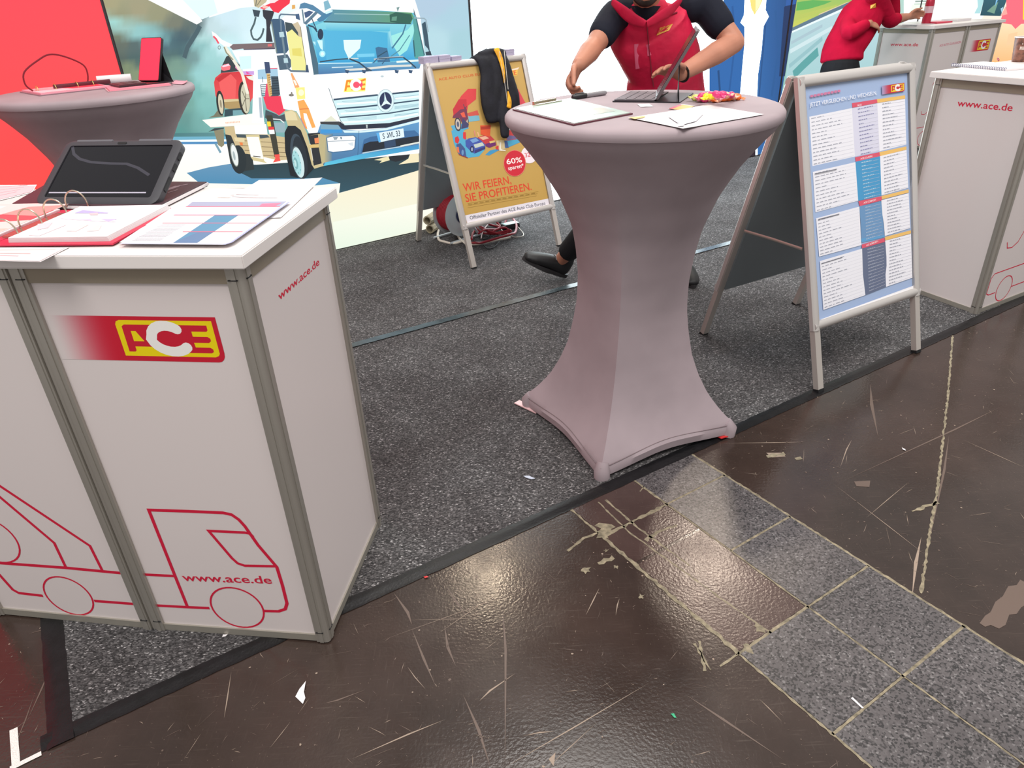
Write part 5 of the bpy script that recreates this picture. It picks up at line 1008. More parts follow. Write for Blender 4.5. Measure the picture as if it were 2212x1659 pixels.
for y0_, y1_ in ((.045, .085), (.105, .125), (.14, .16)): MB().prism([(w/2-.002, y0_), (w/2+.002, y0_), (w/2+.002, y1_), (w/2-.002, y1_)], -.013, -.005, F).build('port_flap', BLACKR, t, smooth=0)
a = F @ V((0, L*.72, -.017)); mb = MB()
pb = V((a.x, a.y, TOPZ+.0125))+bk*.055
for s in (-1, 1): pass
mb.add([a-u*.05, a+u*.05, pb+u*.05, pb-u*.05, a-u*.05+bk*.004, a+u*.05+bk*.004, pb+u*.05+bk*.004, pb-u*.05+bk*.004], [(0, 1, 2, 3), (7, 6, 5, 4), (0, 4, 5, 1), (1, 5, 6, 2), (2, 6, 7, 3), (3, 7, 4, 0)]); mb.build('kickstand', DARK, t, smooth=0)
# ring binder
REDC = mat('crimson_binder_cover', (196, 40, 70), .4, 0, .45); RINGM = mat('nickel_ring', (196, 186, 166), .25, .9, .5)
rp = q([(15, 514), (198, 527), (343, 455), (172, 446)], TOPZ+.016)   # front-left, front-right, back-right, back-left of page block
sp = (rp[3]-rp[0]).normalized(); acr = V((sp.y, -sp.x, 0)); zt = TOPZ
base = rp[0].copy(); base.z = 0; Lp = (rp[3]-rp[0]).length; Wp = (rp[1]-rp[0]).length
F = frame((base.x, base.y, zt), acr, sp)
t = thing('ring_binder', 'open crimson ring binder with printed pages at the near counter corner', 'binder', (base.x, base.y, zt))
MB().prism([(-.022, -.014), (Wp+.014, -.014), (Wp+.014, Lp+.01), (-.022, Lp+.01)], .0035, .0065, F).build('right_cover', REDC, t, smooth=0)
MB().prism([(-.32, -.014), (-.028, -.014), (-.028, Lp+.01), (-.32, Lp+.01)], .0035, .0065, F).build('left_cover', REDC, t, smooth=0)
MB().prism([(-.029, -.014), (-.021, -.014), (-.021, Lp+.01), (-.029, Lp+.01)], .0030, .0060, F).build('spine', REDC, t, smooth=0)
mb = MB()
for k in range(5): mb.prism([(.0+k*.0006, 0), (Wp-k*.0008, .0), (Wp-k*.0008, Lp), (0+k*.0006, Lp)], .0066+k*.0020, .0066+k*.0020+.0017, F)
pb = mb.build('page_block', PAPER, t, smooth=0)
mb = MB()
for k in range(2): mb.prism([(-.29, .0), (-.05+k*.001, .0), (-.05+k*.001, Lp), (-.29, Lp)], .0066+k*.0026, .0066+k*.0026+.0023, F)
lb = mb.build('left_page_block', PAPER, t, smooth=0)
MB().prism([(-.036, .03), (-.010, .03), (-.010, Lp-.03), (-.036, Lp-.03)], .0066, .0105, F).build('ring_plate', RINGM, t, smooth=0)
for y in (.026, .098, .178, .252):
    MB().tube([F @ V((-.022+.026*cos(a), y, .016+.030*sin(a))) for a in [pi*k/14 for k in range(-1, 16)]], .0017, 8).build('ring', RINGM, t)
pr = Print(F @ M.Translation((0, 0, .0163))); pr.px = True; zz = Z(0, 380, 6.144)
for q_, c in (([(990, 495), (1100, 455), (1440, 490), (1420, 500)], (186, 176, 220)), ([(800, 570), (930, 520), (1520, 560), (1540, 615), (1220, 600)], (242, 226, 246)), ([(1340, 575), (1560, 575), (1440, 610)], (196, 186, 226)), ([(1060, 580), (1200, 575), (1220, 596)], (206, 196, 232)),
              ([(380, 790), (760, 650), (880, 655), (520, 800)], (248, 226, 232)), ([(880, 735), (1100, 640), (1180, 650), (1010, 740)], (250, 224, 224)), ([(1150, 740), (1290, 655), (1350, 660), (1310, 730)], (250, 222, 222)), ([(500, 640), (700, 620), (640, 690), (500, 720)], (250, 214, 222)), ([(1180, 500), (1300, 490), (1300, 520), (1200, 520)], (250, 200, 206))): A(zz(q_), c)
pr.build('print', PRINT, pb)
pr = Print(F @ M.Translation((0, 0, .0116)))
pr.poly([(-.285, .01), (-.055, .01), (-.055, .28), (-.285, .28)], (250, 214, 212)); pr.poly([(-.285, .10), (-.055, .14), (-.055, .22), (-.285, .15)], (236, 84, 92)); pr.poly([(-.16, .19), (-.058, .17), (-.058, .26), (-.14, .25)], (244, 150, 146)); pr.poly([(-.285, .20), (-.2, .2), (-.2, .26), (-.285, .27)], (252, 232, 232)); pr.poly([(-.2, .02), (-.06, .03), (-.06, .08), (-.2, .07)], (250, 190, 180))
for k in range(7): pr.stroke([(-.28, .03+k*.01), (-.1, .03+k*.01)], .0012, (232, 170, 176), pxw=False)
pr.build('print', PRINT, lb)
# loose leaflets
o, F, w, h = paper('leaflet', q([(-60, 534), (150, 536), (88, 567), (-60, 564)], TOPZ), 'pinkish leaflet jutting over the front edge of the near counter', 'leaflet', TOPZ+.0012, m=PAPER)
pr = Print(F, .0008); pr.px = True
pr.poly([(-50, 537), (140, 537), (86, 565), (-50, 562)], (250, 226, 226))
for a, b_, c in (((0, 548), (66, 549), (160, 120, 120)), ((0, 553), (40, 554), (216, 150, 160)), ((0, 541), (120, 540), (250, 190, 186))): S([a, b_], 1.2, c)
pr.build('print', PRINT, o)
o, F, w, h = paper('leaflet', q([(-50, 401), (80, 400), (70, 417), (-50, 447)], TOPZ), 'pink leaflet at the far left edge of the near counter behind the tablet', 'leaflet', TOPZ+.0012)
pr = Print(F, .0008); pr.px = True; pr.poly([(-44, 403), (76, 402), (67, 415), (-44, 442)], (250, 200, 206)); 
for k in range(4): S([(0, 405+k*6), (60-k*8, 400+k*5)], 1, (232, 150, 160))
pr.build('print', PRINT, o)

# ============================================================ THINGS ON THE NEAR BAR TABLE
CLIP = mat('dark_red_clipboard', (96, 44, 56), .4); 
cq = q([(1107, 234), (1233, 211), (1367, 243), (1239, 267)], TZ+.006); P2 = [(p.x, p.y) for p in cq]
t = thing('clipboard', 'clipboard with a pale green glossy sheet at the left of the near bar table', 'clipboard', ((cq[0]+cq[2])/2).xy.to_3d()+V((0, 0, TZ)))
MB().prism(P2, TZ+.0005, TZ+.0045).build('board', CLIP, t, smooth=0)
sh = MB().prism(offset_poly([V(p) for p in P2] if sum(P2[i-1][0]*P2[i][1]-P2[i][0]*P2[i-1][1] for i in range(4)) > 0 else [V(p) for p in P2][::-1], -.006), TZ+.0045, TZ+.0062).build('sheet', mat('pale_green_sheet', (188, 208, 198), .18, 0, .5), t, smooth=0)
e0 = V((*P2[0], TZ+.0075)); e1 = V((*P2[1], TZ+.0075)); dd = (e1-e0).normalized(); nn = V((dd.y, -dd.x, 0)); mdp = e0.lerp(e1, .5)
MB().box(mdp+nn*.02, (.11, .026, .004), M.Rotation(math.atan2(dd.y, dd.x), 3, 'Z'), .0015).build('clip', RINGM, t); MB().tube([mdp-dd*.05+nn*.008+V((0, 0, .004)), mdp+dd*.05+nn*.008+V((0, 0, .004))], .0045, 10).build('clip_roll', RINGM, t)
pr = Print(frame((*P2[3], TZ+.0062), V(P2[2]).to_3d()-V(P2[3]).to_3d(), V((-(P2[2][1]-P2[3][1]), P2[2][0]-P2[3][0], 0)))); pr.px = True
pr.poly([(1240, 238), (1300, 232), (1330, 240), (1270, 250)], (232, 236, 226)); pr.poly([(1255, 236), (1285, 233), (1290, 238), (1262, 241)], (248, 236, 220)); S([(1150, 232), (1250, 220)], 2, (196, 220, 212)); pr.build('print', PRINTG, sh)
# marker pen
a = atz(1238, 210, TZ+.008); b_ = atz(1308, 200, TZ+.008); d_ = (b_-a).normalized(); Lm = .145; mdp = (a+b_)/2; a = mdp-d_*Lm/2; b_ = mdp+d_*Lm/2
t = thing('marker_pen', 'silver grey marker pen with a black cap behind the clipboard', 'pen', (mdp.x, mdp.y, TZ))
MB().tube([a+d_*.055, b_-d_*.006, b_], [.0078, .0078, .005], 14).build('barrel', mat('silver_pen', (150, 146, 150), .35, .3), t); MB().tube([a, a+d_*.004, a+d_*.056], [.006, .0085, .0085], 14).build('cap', DARK, t); MB().box(a+d_*.03+V((0, 0, .0095)), (.04, .003, .002), M.Rotation(math.atan2(d_.y, d_.x), 3, 'Z')).build('pocket_clip', DARK, t)
# white sheet and brochure
o, F, w, h = paper('flyer', q([(1357, 257), (1527, 229), (1650, 249), (1475, 280)], TZ), 'white flyer with a yellow corner at the front of the near bar table', 'flyer', TZ+.0022, curl=.0015)
pr = Print(F, .0026); pr.px = True; zz = Z(1300, 150, 6.144)
A(zz([(350, 650), (580, 630), (560, 650), (440, 672)]), (244, 200, 130)); A(zz([(880, 640), (1150, 600), (1350, 600), (1250, 700), (1100, 740), (1000, 720)]), (222, 218, 226)); A(zz([(1000, 690), (1130, 660), (1170, 690), (1090, 720)]), (250, 250, 252)); A(zz([(1000, 730), (1100, 720), (1090, 760), (1010, 770)]), (240, 238, 242)); pr.build('print', PRINT, o)
o, F, w, h = paper('brochure', q([(1472, 226), (1503, 230), (1471, 240), (1443, 236)], TZ), 'small orange and pink brochure between the flyer and the folding tablet', 'brochure', TZ+.0015)
pr = Print(F, .0008); pr.px = True; A(zz([(1060, 470), (1230, 490), (1080, 545), (900, 525)]), (240, 176, 100)); A(zz([(1040, 468), (1070, 475), (930, 530), (890, 520)]), (226, 110, 130)); pr.build('print', PRINT, o)
o, F, w, h = paper('business_card', q([(1376, 226), (1402, 225), (1412, 231), (1384, 232)], TZ), 'small white card in front of the folding tablet', 'card', TZ+.0012)
# folding tablet with keyboard
dq = q([(1323, 218), (1469, 220), (1466, 194), (1330, 194)], TZ+.004); P2 = [V((p.x, p.y)) for p in dq]
FOL = mat('black_folio', (34, 33, 37), .4, 0, .45, bump=(500, .12, .0004)); KEYS = mat('grey_key', (120, 110, 116), .45)
e = (P2[1]-P2[0]).normalized(); f_ = V((-e.y, e.x)); F = frame((P2[0].x, P2[0].y, TZ), e.to_3d(), f_.to_3d()); Wd = (P2[1]-P2[0]).length; Dp = .21
t = thing('folding_tablet', 'black tablet on a keyboard folio beneath the hand of the person in the red vest', 'tablet', F @ V((Wd/2, Dp/2, 0)))
MB().prism([(0, 0), (Wd, 0), (Wd, Dp), (0, Dp)], .0008, .004, F).build('folio_base', FOL, t, smooth=0)
kb = MB().prism(rrect(.004, .004, Wd*.62, Dp-.004, .004), .004, .0075, F).build('keyboard', mat('grey_keyboard_deck', (78, 70, 76), .4), t, smooth=0)
for r_i in range(9):
    for c_i in range(4):
        x = .012+c_i*(Wd*.62-.02)/4; y = .012+r_i*.0208; MB().prism([(x, y), (x+(Wd*.62-.02)/4-.004, y), (x+(Wd*.62-.02)/4-.004, y+.0165), (x, y+.0165)], .0075, .0088, F).build('key', KEYS, kb, smooth=0)
# screen leaf: hinge line runs front to back at x = .62 Wd, leaning to the right
hb = Wd*.63; yv = V((-.21, -.978, 0)); Sl = frame(F @ V((hb, .002, .0075))-yv*Dp, yv, V((.50, -.05, .86))-yv*V((.50, -.05, .86)).dot(yv))
MB().prism(rrect(0, 0, Dp, .222, .010), -.009, -.001, Sl).build('tablet_body', mat('tablet_grey_back', (92, 84, 86), .35, .2), t, smooth=30)
MB().prism(rrect(.008, .008, Dp-.008, .214, .006), -.001, .0004, Sl).build('screen', SCRN, t, smooth=0) if 0 else MB().prism(rrect(.008, .008, Dp-.008, .214, .006), -.001, .0004, Sl).build('screen', SCRN, t, smooth=0)
mb = MB(); A_ = Sl @ V((0, .115, -.010)); B_ = Sl @ V((Dp, .115, -.010)); D_ = F @ V((Wd-.006, .002, .004)); C_ = D_-yv*Dp; k_ = F.to_3x3() @ V((.003, 0, .001))
mb.add([A_, B_, C_, D_, A_+k_, B_+k_, C_+k_, D_+k_], [(0, 1, 2, 3), (7, 6, 5, 4), (0, 4, 5, 1), (1, 5, 6, 2), (2, 6, 7, 3), (3, 7, 4, 0)]); mb.build('support_flap', FOL, t, smooth=0)
# heap of wrapped sweets
def candy(p, rz, tilt, col, s, label):
    m = M.Rotation(rz, 4, 'Z') @ M.Rotation(tilt, 4, 'Y'); mb = MB()
    path = [(-.021, .0), (-.017, .0), (-.012, .0), (-.0105, 0), (-.009, 0), (-.004, 0), (.0, 0), (.004, 0), (.009, 0), (.0105, 0), (.012, 0), (.017, 0), (.021, 0)]
    rad = [.0075, .0055, .0022, .0035, .0068, .0088, .0092, .0088, .0068, .0035, .0022, .0055, .0075]
    fl = [.0012, .0012, .002, .0035, .0064, .0080, .0084, .0080, .0064, .0035, .002, .0012, .0012]
    pts = [m @ V((x*s, 0, 0))+V(p) for x, _ in path]; mb.tube(pts, [r*s for r in rad], 10, ry=[r*s for r in fl], side=m.to_3x3() @ V((0, .94, .34)))
    return tag(mb.build('wrapped_sweet', col, smooth=50), label, 'sweet', 'wrapped sweets on the near bar table')
CCOL = {n: mat('sweet_wrap_'+n, c, .3, 0, .5, noise=(160, .12)) for n, c in (('yellow', (232, 208, 40)), ('magenta', (212, 50, 110)), ('orange', (244, 110, 40)), ('pink', (238, 150, 160)), ('peach', (250, 170, 140)), ('lime', (206, 204, 110)))}
SW = [(1503, 209, 0, 'lime', 'yellow green wrapped sweet at the left tip of the heap'), (1512, 211, 0, 'pink', 'pale pink wrapped sweet second from the left in the front row'), (1522, 212, 0, 'magenta', 'magenta wrapped sweet low at the left front of the heap'), (1532, 211, 0, 'peach', 'peach wrapped sweet in the middle of the front row'),
      (1543, 212, 0, 'orange', 'orange wrapped sweet at the centre of the front row'), (1553, 211, 0, 'peach', 'peach wrapped sweet right of the centre orange one'), (1563, 210, 0, 'orange', 'bright orange wrapped sweet in the right front row'), (1573, 209, 0, 'orange', 'second orange wrapped sweet in the right front row'), (1583, 208, 0, 'peach', 'peach wrapped sweet near the right tip of the heap'), (1592, 207, 0, 'orange', 'orange wrapped sweet at the right tip of the heap'),
      (1517, 205, .012, 'magenta', 'magenta wrapped sweet on the left shoulder of the heap'), (1527, 206, .013, 'yellow', 'left one of the two yellow wrapped sweets on top'), (1539, 205, .014, 'yellow', 'right one of the two yellow wrapped sweets on top'), (1550, 206, .013, 'pink', 'pink wrapped sweet on top beside the yellow ones'), (1567, 204, .012, 'peach', 'peach wrapped sweet lying on the right upper layer'), (1580, 203, .008, 'magenta', 'small magenta wrapped sweet behind the right end'),
      (1549, 202, .022, 'magenta', 'magenta wrapped sweet at the very top of the heap'), (1560, 202, .020, 'magenta', 'second magenta wrapped sweet near the top right'), (1534, 204, 0, 'magenta', 'magenta wrapped sweet hidden low in the middle of the heap'), (1560, 205, 0, 'pink', 'pink wrapped sweet hidden low behind the orange ones')]
rs = random.Random(5)
for x, y, dz, c, lb_ in SW:
    p = atz(x, y+2, TZ+.010+dz*1.35); candy(p, rs.uniform(-1.2, 1.2), rs.uniform(-.25, .25), CCOL[c], 1.18, lb_)

# ============================================================ THINGS ON THE FAR LEFT BAR TABLE
t2 = bpy.data.objects['bar_table.001']
T2Z2 = T2Z+.016
c2 = V((T2[0], T2[1], 0)); R2 = lambda x, y, z=0: c2+V((x, y, T2Z2+z))
REDS = mat('red_glow_screen', (250, 52, 74), .3, 0, .4, emit=.75)
PINKC = mat('pink_binder_page', (236, 160, 176), .5)
bq = [R2(-.14, -.17), R2(.07, .04), R2(-.13, .24), R2(-.34, .03)]
t = thing('ring_binder', 'open binder with pinkish pages and an arched dark red strap on the far left table', 'binder', R2(-.13, .03))
P2 = [(p.x, p.y) for p in bq]
MB().prism(P2, T2Z2+.0006, T2Z2+.004).build('cover', mat('clear_grey_cover', (150, 116, 126), .3), t, smooth=0)
pg = MB().prism(offset_poly([V(p) for p in P2], -.008), T2Z2+.004, T2Z2+.010).build('page_block', PINKC, t, smooth=0)
pr = Print(M.Translation((0, 0, T2Z2+.010))); a, b_, c, d = [V(p) for p in P2]
L4 = lambda s, r: tuple(a.lerp(b_, s).lerp(d.lerp(c, s), r))
pr.poly([L4(.05, .06), L4(.5, .05), L4(.5, .4), L4(.05, .5)], (250, 214, 222)); pr.poly([L4(.5, .3), L4(.95, .2), L4(.95, .7), L4(.45, .6)], (236, 60, 80)); pr.poly([L4(.1, .6), L4(.4, .5), L4(.5, .9), L4(.1, .9)], (250, 180, 186)); pr.build('print', PRINT, pg)
for s in (.12, .36, .66, .88):
    p = V((*L4(s, .52), T2Z2+.008)); dd = (b_-a).normalized().to_3d(); nn = V((-dd.y, dd.x, 0))
    MB().tube([p+nn*.016*cos(k*pi/8)+V((0, 0, .022*sin(k*pi/8))) for k in range(9)], .0014, 6).build('ring', mat('brass_ring', (206, 190, 110), .3, .8), t)
MB().tube([V((*L4(.35, .56), T2Z2+.016)), V((*L4(1.15, .56), T2Z2+.016))], .010, 8, ry=[.006]*2).build('spine_bar', mat('dark_maroon_bar', (92, 34, 46), .35), t)
p0 = V((*L4(.05, .50), T2Z2+.012)); p1 = V((*L4(.82, .56), T2Z2+.014)); mdp = (p0+p1)/2; hf = (p1-p0)/2
MB().tube(smooth_path([p0+hf*.02, p0-hf*.16+V((0, 0, .028)), p0-hf*.05+V((0, 0, .075)), mdp-hf*.45+V((0, 0, .115)), mdp+V((0, 0, .132)), mdp+hf*.5+V((0, 0, .118)), p1+hf*.05+V((0, 0, .08)), p1+hf*.12+V((0, 0, .04)), p1], 5), .0035, 8, ry=[.0022]*41).build('strap', mat('dark_red_strap', (122, 14, 34), .45), t)
# folder, device, papers
fq = [R2(.13, -.14), R2(.345, .01), R2(.245, .19), R2(.02, .05)]
t = thing('document_folder', 'flat clear folder of pink sheets under the red tablet', 'folder', R2(.18, .03)); P2 = [(p.x, p.y) for p in fq]
MB().prism(P2, T2Z2+.0006, T2Z2+.003).build('sleeve', mat('clear_sleeve', (196, 160, 168), .15), t, smooth=0); MB().prism(offset_poly([V(p) for p in P2], -.008), T2Z2+.003, T2Z2+.0075).build('sheets', mat('pink_sheets', (236, 140, 156), .5), t, smooth=0)
zf = .008
t = thing('folding_tablet', 'tablet with a glowing red screen on a black folio stand on the far left table', 'tablet', R2(.2, .06, zf))
d0, d1 = R2(.140, -.055, zf), R2(.315, .095, zf); e = (d1-d0).normalized(); f_ = V((-e.y, e.x, 0)); F = frame(d0, e, f_); Wd = (d1-d0).length
MB().prism([(0, 0), (Wd, 0), (Wd, .15), (0, .15)], .0005, .004, F).build('folio_base', FOL, t, smooth=0)
kb = MB().prism([(.003, .003), (Wd*.5, .003), (Wd*.5, .147), (.003, .147)], .004, .009, F).build('keyboard', mat('red_lit_keyboard', (74, 40, 48), .35), t, smooth=0)  # reddish keyboard and keys: the red light on them is in the colour
for r_i in range(8):
    for c_i in range(3): x = .010+c_i*.034; y = .008+r_i*.017; MB().prism([(x, y), (x+.029, y), (x+.029, y+.0135), (x, y+.0135)], .009, .0102, F).build('key', mat('red_lit_key', (92, 60, 66), .4) if (r_i == 0 and c_i == 0) else bpy.data.materials['red_lit_key'], kb, smooth=0)
uq = F.to_3x3() @ V((.45, -.89, 0)); vq = F.to_3x3() @ V((.50, -.05, .90)); Sl = frame(F @ V((Wd*.53, .138, .009)), uq, vq-uq*vq.dot(uq))
MB().prism(rrect(0, 0, .12, .188, .008), -.012, -.001, Sl).build('tablet_body', DARK, t, smooth=30); MB().prism(rrect(.003, .003, .117, .185, .006), -.001, .0004, Sl).build('screen', REDS, t, smooth=0)
A_ = Sl @ V((0, .12, -.012)); B_ = Sl @ V((.12, .12, -.012)); D_ = F @ V((Wd, .01, .004)); C_ = D_-uq*.12; k_ = F.to_3x3() @ V((.004, 0, .002))
mb = MB(); mb.add([A_, B_, C_, D_, A_+k_, B_+k_, C_+k_, D_+k_], [(0, 1, 2, 3), (7, 6, 5, 4), (0, 4, 5, 1), (1, 5, 6, 2), (2, 6, 7, 3), (3, 7, 4, 0)]); mb.build('support_flap', FOL, t, smooth=0)
# curled white sheet behind, pink leaflet at the right rim
p0 = R2(-.075, .20); p1 = R2(.06, .25); ax = (p1-p0).normalized(); nn = V((-ax.y, ax.x, 0)); mb = MB(); pts = []
for k in range(15): a = -pi*.5+k*1.55*pi/14; pts.append((.019*cos(a), .0205+.019*sin(a)))
pts = [(-.06, .0014), (-.03, .0014)]+pts; vs = []
for e_ in (p0, p1):
    for x, zz in pts: vs.append(e_-nn*x+V((0, 0, zz)))
k = len(pts); mb.add(vs, [(i, i+1, k+i+1, k+i) for i in range(k-1)]); tag(mb.build('curled_sheet', [PAPER], smooth=60), 'curled white sheet behind the red tablet on the far left table', 'paper')
o, F, w, h = paper('leaflet', [R2(.28, .21), R2(.36, .14), R2(.385, .03), R2(.30, .09)], 'pink leaflet at the right rim of the far left table', 'leaflet', T2Z2+.0015, m=PINKC, curl=.006)

# ============================================================ THINGS ON THE RIGHT AND FAR COUNTERS
# spiral notebook
a = atz(2053, 141, TOPZ+.004); b_ = atz(2190, 153, TOPZ+.004); e = (b_-a).normalized(); Ls = .297; f_ = V((-e.y, e.x, 0))
F = frame((a.x, a.y, TOPZ), e, f_)
t = thing('spiral_notebook', 'white spiral notebook lying on the counter beside the paper cup', 'notebook', F @ V((.15, .1, 0)))
MB().prism([(0, .004), (Ls, .004), (Ls, .2), (0, .2)], .0006, .008, F).build('page_block', PAPER, t, smooth=0)
sp_ = mat('blue_grey_spiral', (112, 112, 140), .35, .5)
for k in range(24):
    x = .008+k*.0122; MB().tube([F @ V((x, .004+.007*cos(j*pi/6), .0065+.0062*sin(j*pi/6))) for j in range(12)], .0012, 6, closed=True).build('spiral_ring', sp_, t)
pr = Print(F @ M.Translation((0, 0, .008))); 
for k in range(8): pr.stroke([(.02, .04+k*.018), (.27, .04+k*.018)], .0014, (206, 200, 214), pxw=False)
pr.build('print', PRINT, bpy.data.objects['page_block.004'] if False else [c for c in t.children if c.name.startswith('page_block')][0])
# paper cup
cp_ = RC+ra*.80+rb*.40; cx_, cy_ = cp_.x, cp_.y
cp_ = max((RC+ra*(k*.01)+rb*.43+V((0, 0, TOPZ)) for k in range(5, 90)), key=lambda P: -abs(proj(P)[0]-2200))
BRN = mat('brown_cup_print', (112, 72, 58), .45, noise=(55, .35))
t = thing('paper_cup', 'brown printed paper cup standing on the counter at the right edge', 'cup', (cp_.x, cp_.y, TOPZ))
MB().lathe([(.030, .0005), (.0315, .004), (.043, .106), (.043, .107)], (cp_.x, cp_.y, TOPZ), 28).build('cup_body', BRN, t); MB().tube([(cp_.x+.0432*cos(k*pi/14), cp_.y+.0432*sin(k*pi/14), TOPZ+.1075) for k in range(28)], .0022, 8, closed=True).build('rim', PAPER, t)
MB().lathe([(.0405, .0885), (.0398, .0890)], (cp_.x, cp_.y, TOPZ), 28).build('coffee', mat('dark_coffee', (52, 30, 22), .1), t)
mb = MB()
for k in range(6):
    a0 = -2.45+k*.13; w_ = .085
    for h0, h1 in ((.055, .069), (.078, .083)) if k % 2 else ((.055, .069),):
        r0 = .0317+(.043-.0315)*(h0/.104)+.0012; r1 = .0317+(.043-.0315)*(h1/.104)+.0012
        mb.quad(*[V((cp_.x+r*cos(x), cp_.y+r*sin(x), TOPZ+hh)) for r, x, hh in ((r0, a0, h0), (r0, a0+w_, h0), (r1, a0+w_, h1), (r1, a0, h1))])
mb.build('pale_print', mat('pale_cup_print', (222, 206, 196), .5), t, smooth=0)
# red pen
a = atz(2157, 130, TOPZ+.006); d_ = V((.5, .86, 0)).normalized()
t = thing('ballpoint_pen', 'short dark red pen lying beside the spiral notebook', 'pen', (a.x, a.y, TOPZ)); MB().tube([a-d_*.01, a-d_*.004, a+d_*.09], [.001, .004, .0045], 10).build('barrel', mat('dark_red_pen', (160, 30, 50), .3), t); MB().tube([a+d_*.09, a+d_*.1], [.003, .003], 8).build('push_button', DARK, t); MB().box(a+d_*.07+V((0, 0, .0055)), (.035, .0025, .0015), M.Rotation(math.atan2(d_.y, d_.x), 3, 'Z')).build('pocket_clip', ALUL, t)
# far counter: bottle, brochures, papers
a = FC+fa_*.21+fb*.22; BTL = mat('crimson_can_print', (176, 34, 60), .3, .2)
t = thing('drink_bottle', 'tall crimson and silver drink bottle standing on the farthest counter', 'bottle', (a.x, a.y, TOPZ))
MB().lathe([(.030, .0005), (.035, .005), (.036, .03), (.036, .16), (.033, .19), (.017, .225), (.0165, .245)], (a.x, a.y, TOPZ), 24).build('bottle_body', BTL, t); MB().lathe([(.0185, .243), (.0185, .268), (.016, .270)], (a.x, a.y, TOPZ), 20).build('screw_cap', ALUL, t); MB().lathe([(.0364, .085), (.0366, .088), (.0366, .135), (.0364, .138)], (a.x, a.y, TOPZ), 24).build('silver_label', mat('silver_pink_label', (214, 176, 186), .3, .3), t)
for k, (da, db, rz, m, lb_) in enumerate(((.33, .20, .3, mat('red_brochure', (206, 50, 80), .35), 'red brochure on the farthest counter beside the bottle'), (.42, .26, .7, mat('violet_brochure', (130, 90, 170), .35), 'violet brochure on the farthest counter behind the red one'), (.66, .24, .35, PAPER, 'pile of white paper at the right of the farthest counter'), (.08, .20, .2, mat('silver_brochure', (196, 190, 196), .3), 'silvery brochure on the farthest counter under the forearm'))):
    p = FC+fa_*da+fb*db; an = math.atan2(fa_.y, fa_.x)+rz-.3; F = frame((p.x, p.y, TOPZ), (cos(an), sin(an), 0), (-sin(an), cos(an), 0)); h_ = (.012, .006, .018, .004)[k]
    mb = MB(); n_ = (4, 2, 6, 1)[k]
    for j in range(n_): jx = rs.uniform(-.002, .002); mb.prism([(-.105+jx, -.0745), (.105+jx, -.0745), (.105+jx, .0745), (-.105+jx, .0745)], .0006+j*h_/n_, .0006+(j+.93)*h_/n_, F)
    tag(mb.build('brochure' if k != 2 else 'paper_pile', m, smooth=0), lb_, 'brochure' if k != 2 else 'paper')
# ============================================================ NOTE BLOCKS, JACKET AND CABLES AT THE GOLDEN STAND
LIL = mat('lilac_note_block', (190, 182, 208), .6, bump=(700, .2, .0004))
topY = FY_ @ V((0, 1.148, -.004)); uY = FY_.to_3x3().col[0]
for k, (x, dx, dz, sx_, lb_) in enumerate(((-.305, 0, 0, .095, 'lilac note block at the left end of the golden stand top'), (-.215, 0, 0, .07, 'lilac note block second from the left on the golden stand'), (-.142, 0, -.006, .066, 'flat lilac note block nearest the jacket on the golden stand'), (.205, 0, 0, .098, 'lilac note block at the right of the jacket on the golden stand'))):
    p = topY+uY*x; hh = (.036, .036, .026, .036)[k]
    rot = M.Rotation(.575+(.06, -.05, .1, -.08)[k], 3, 'Z'); mb = MB()
    for j in range(6): mb.box((p.x, p.y+.012, topY.z+.003+hh*(j+.5)/6), (sx_*rs.uniform(.97, 1), .06*rs.uniform(.96, 1), hh/6*.94), rot)
    tag(mb.build('note_block', LIL, smooth=0), lb_, 'note block', 'lilac note blocks on the golden stand')
# voxel-welded figures and cloth
def remesh(mb, vox, smooth=3, dec=None):
    me = bpy.data.meshes.new('tmp'); me.from_pydata([tuple(v) for v in mb.v], [], mb.f); me.update()
    b = bmesh.new(); b.from_mesh(me); bmesh.ops.recalc_face_normals(b, faces=b.faces[:]); b.to_mesh(me); b.free()
    o = bpy.data.objects.new('tmp', me); COL.objects.link(o)
    m = o.modifiers.new('r', 'REMESH'); m.mode = 'VOXEL'; m.voxel_size = vox; m.adaptivity = 0
    if smooth: s = o.modifiers.new('s', 'SMOOTH'); s.iterations = smooth; s.factor = .5
    bpy.context.view_layer.update(); ev = o.evaluated_get(bpy.context.evaluated_depsgraph_get()); r = bpy.data.meshes.new_from_object(ev)
    bpy.data.objects.remove(o); bpy.data.meshes.remove(me); return r
def place(me, name, mat_, parent=None, origin=None):
    o = bpy.data.objects.new(name, me); COL.objects.link(o); me.materials.clear(); me.materials.append(mat_)
    if parent is not None: o.parent = parent; W = WM[parent.name]
    else:
        if origin is None: 
            vs = [v.co for v in me.vertices]; origin = (sum(v.x for v in vs)/len(vs), sum(v.y for v in vs)/len(vs), min(v.z for v in vs))
        W = M.Translation(V(origin)); o.location = origin
    WM[o.name] = W; me.transform(W.inverted()); me.polygons.foreach_set('use_smooth', [True]*len(me.polygons)); me.update(); return o
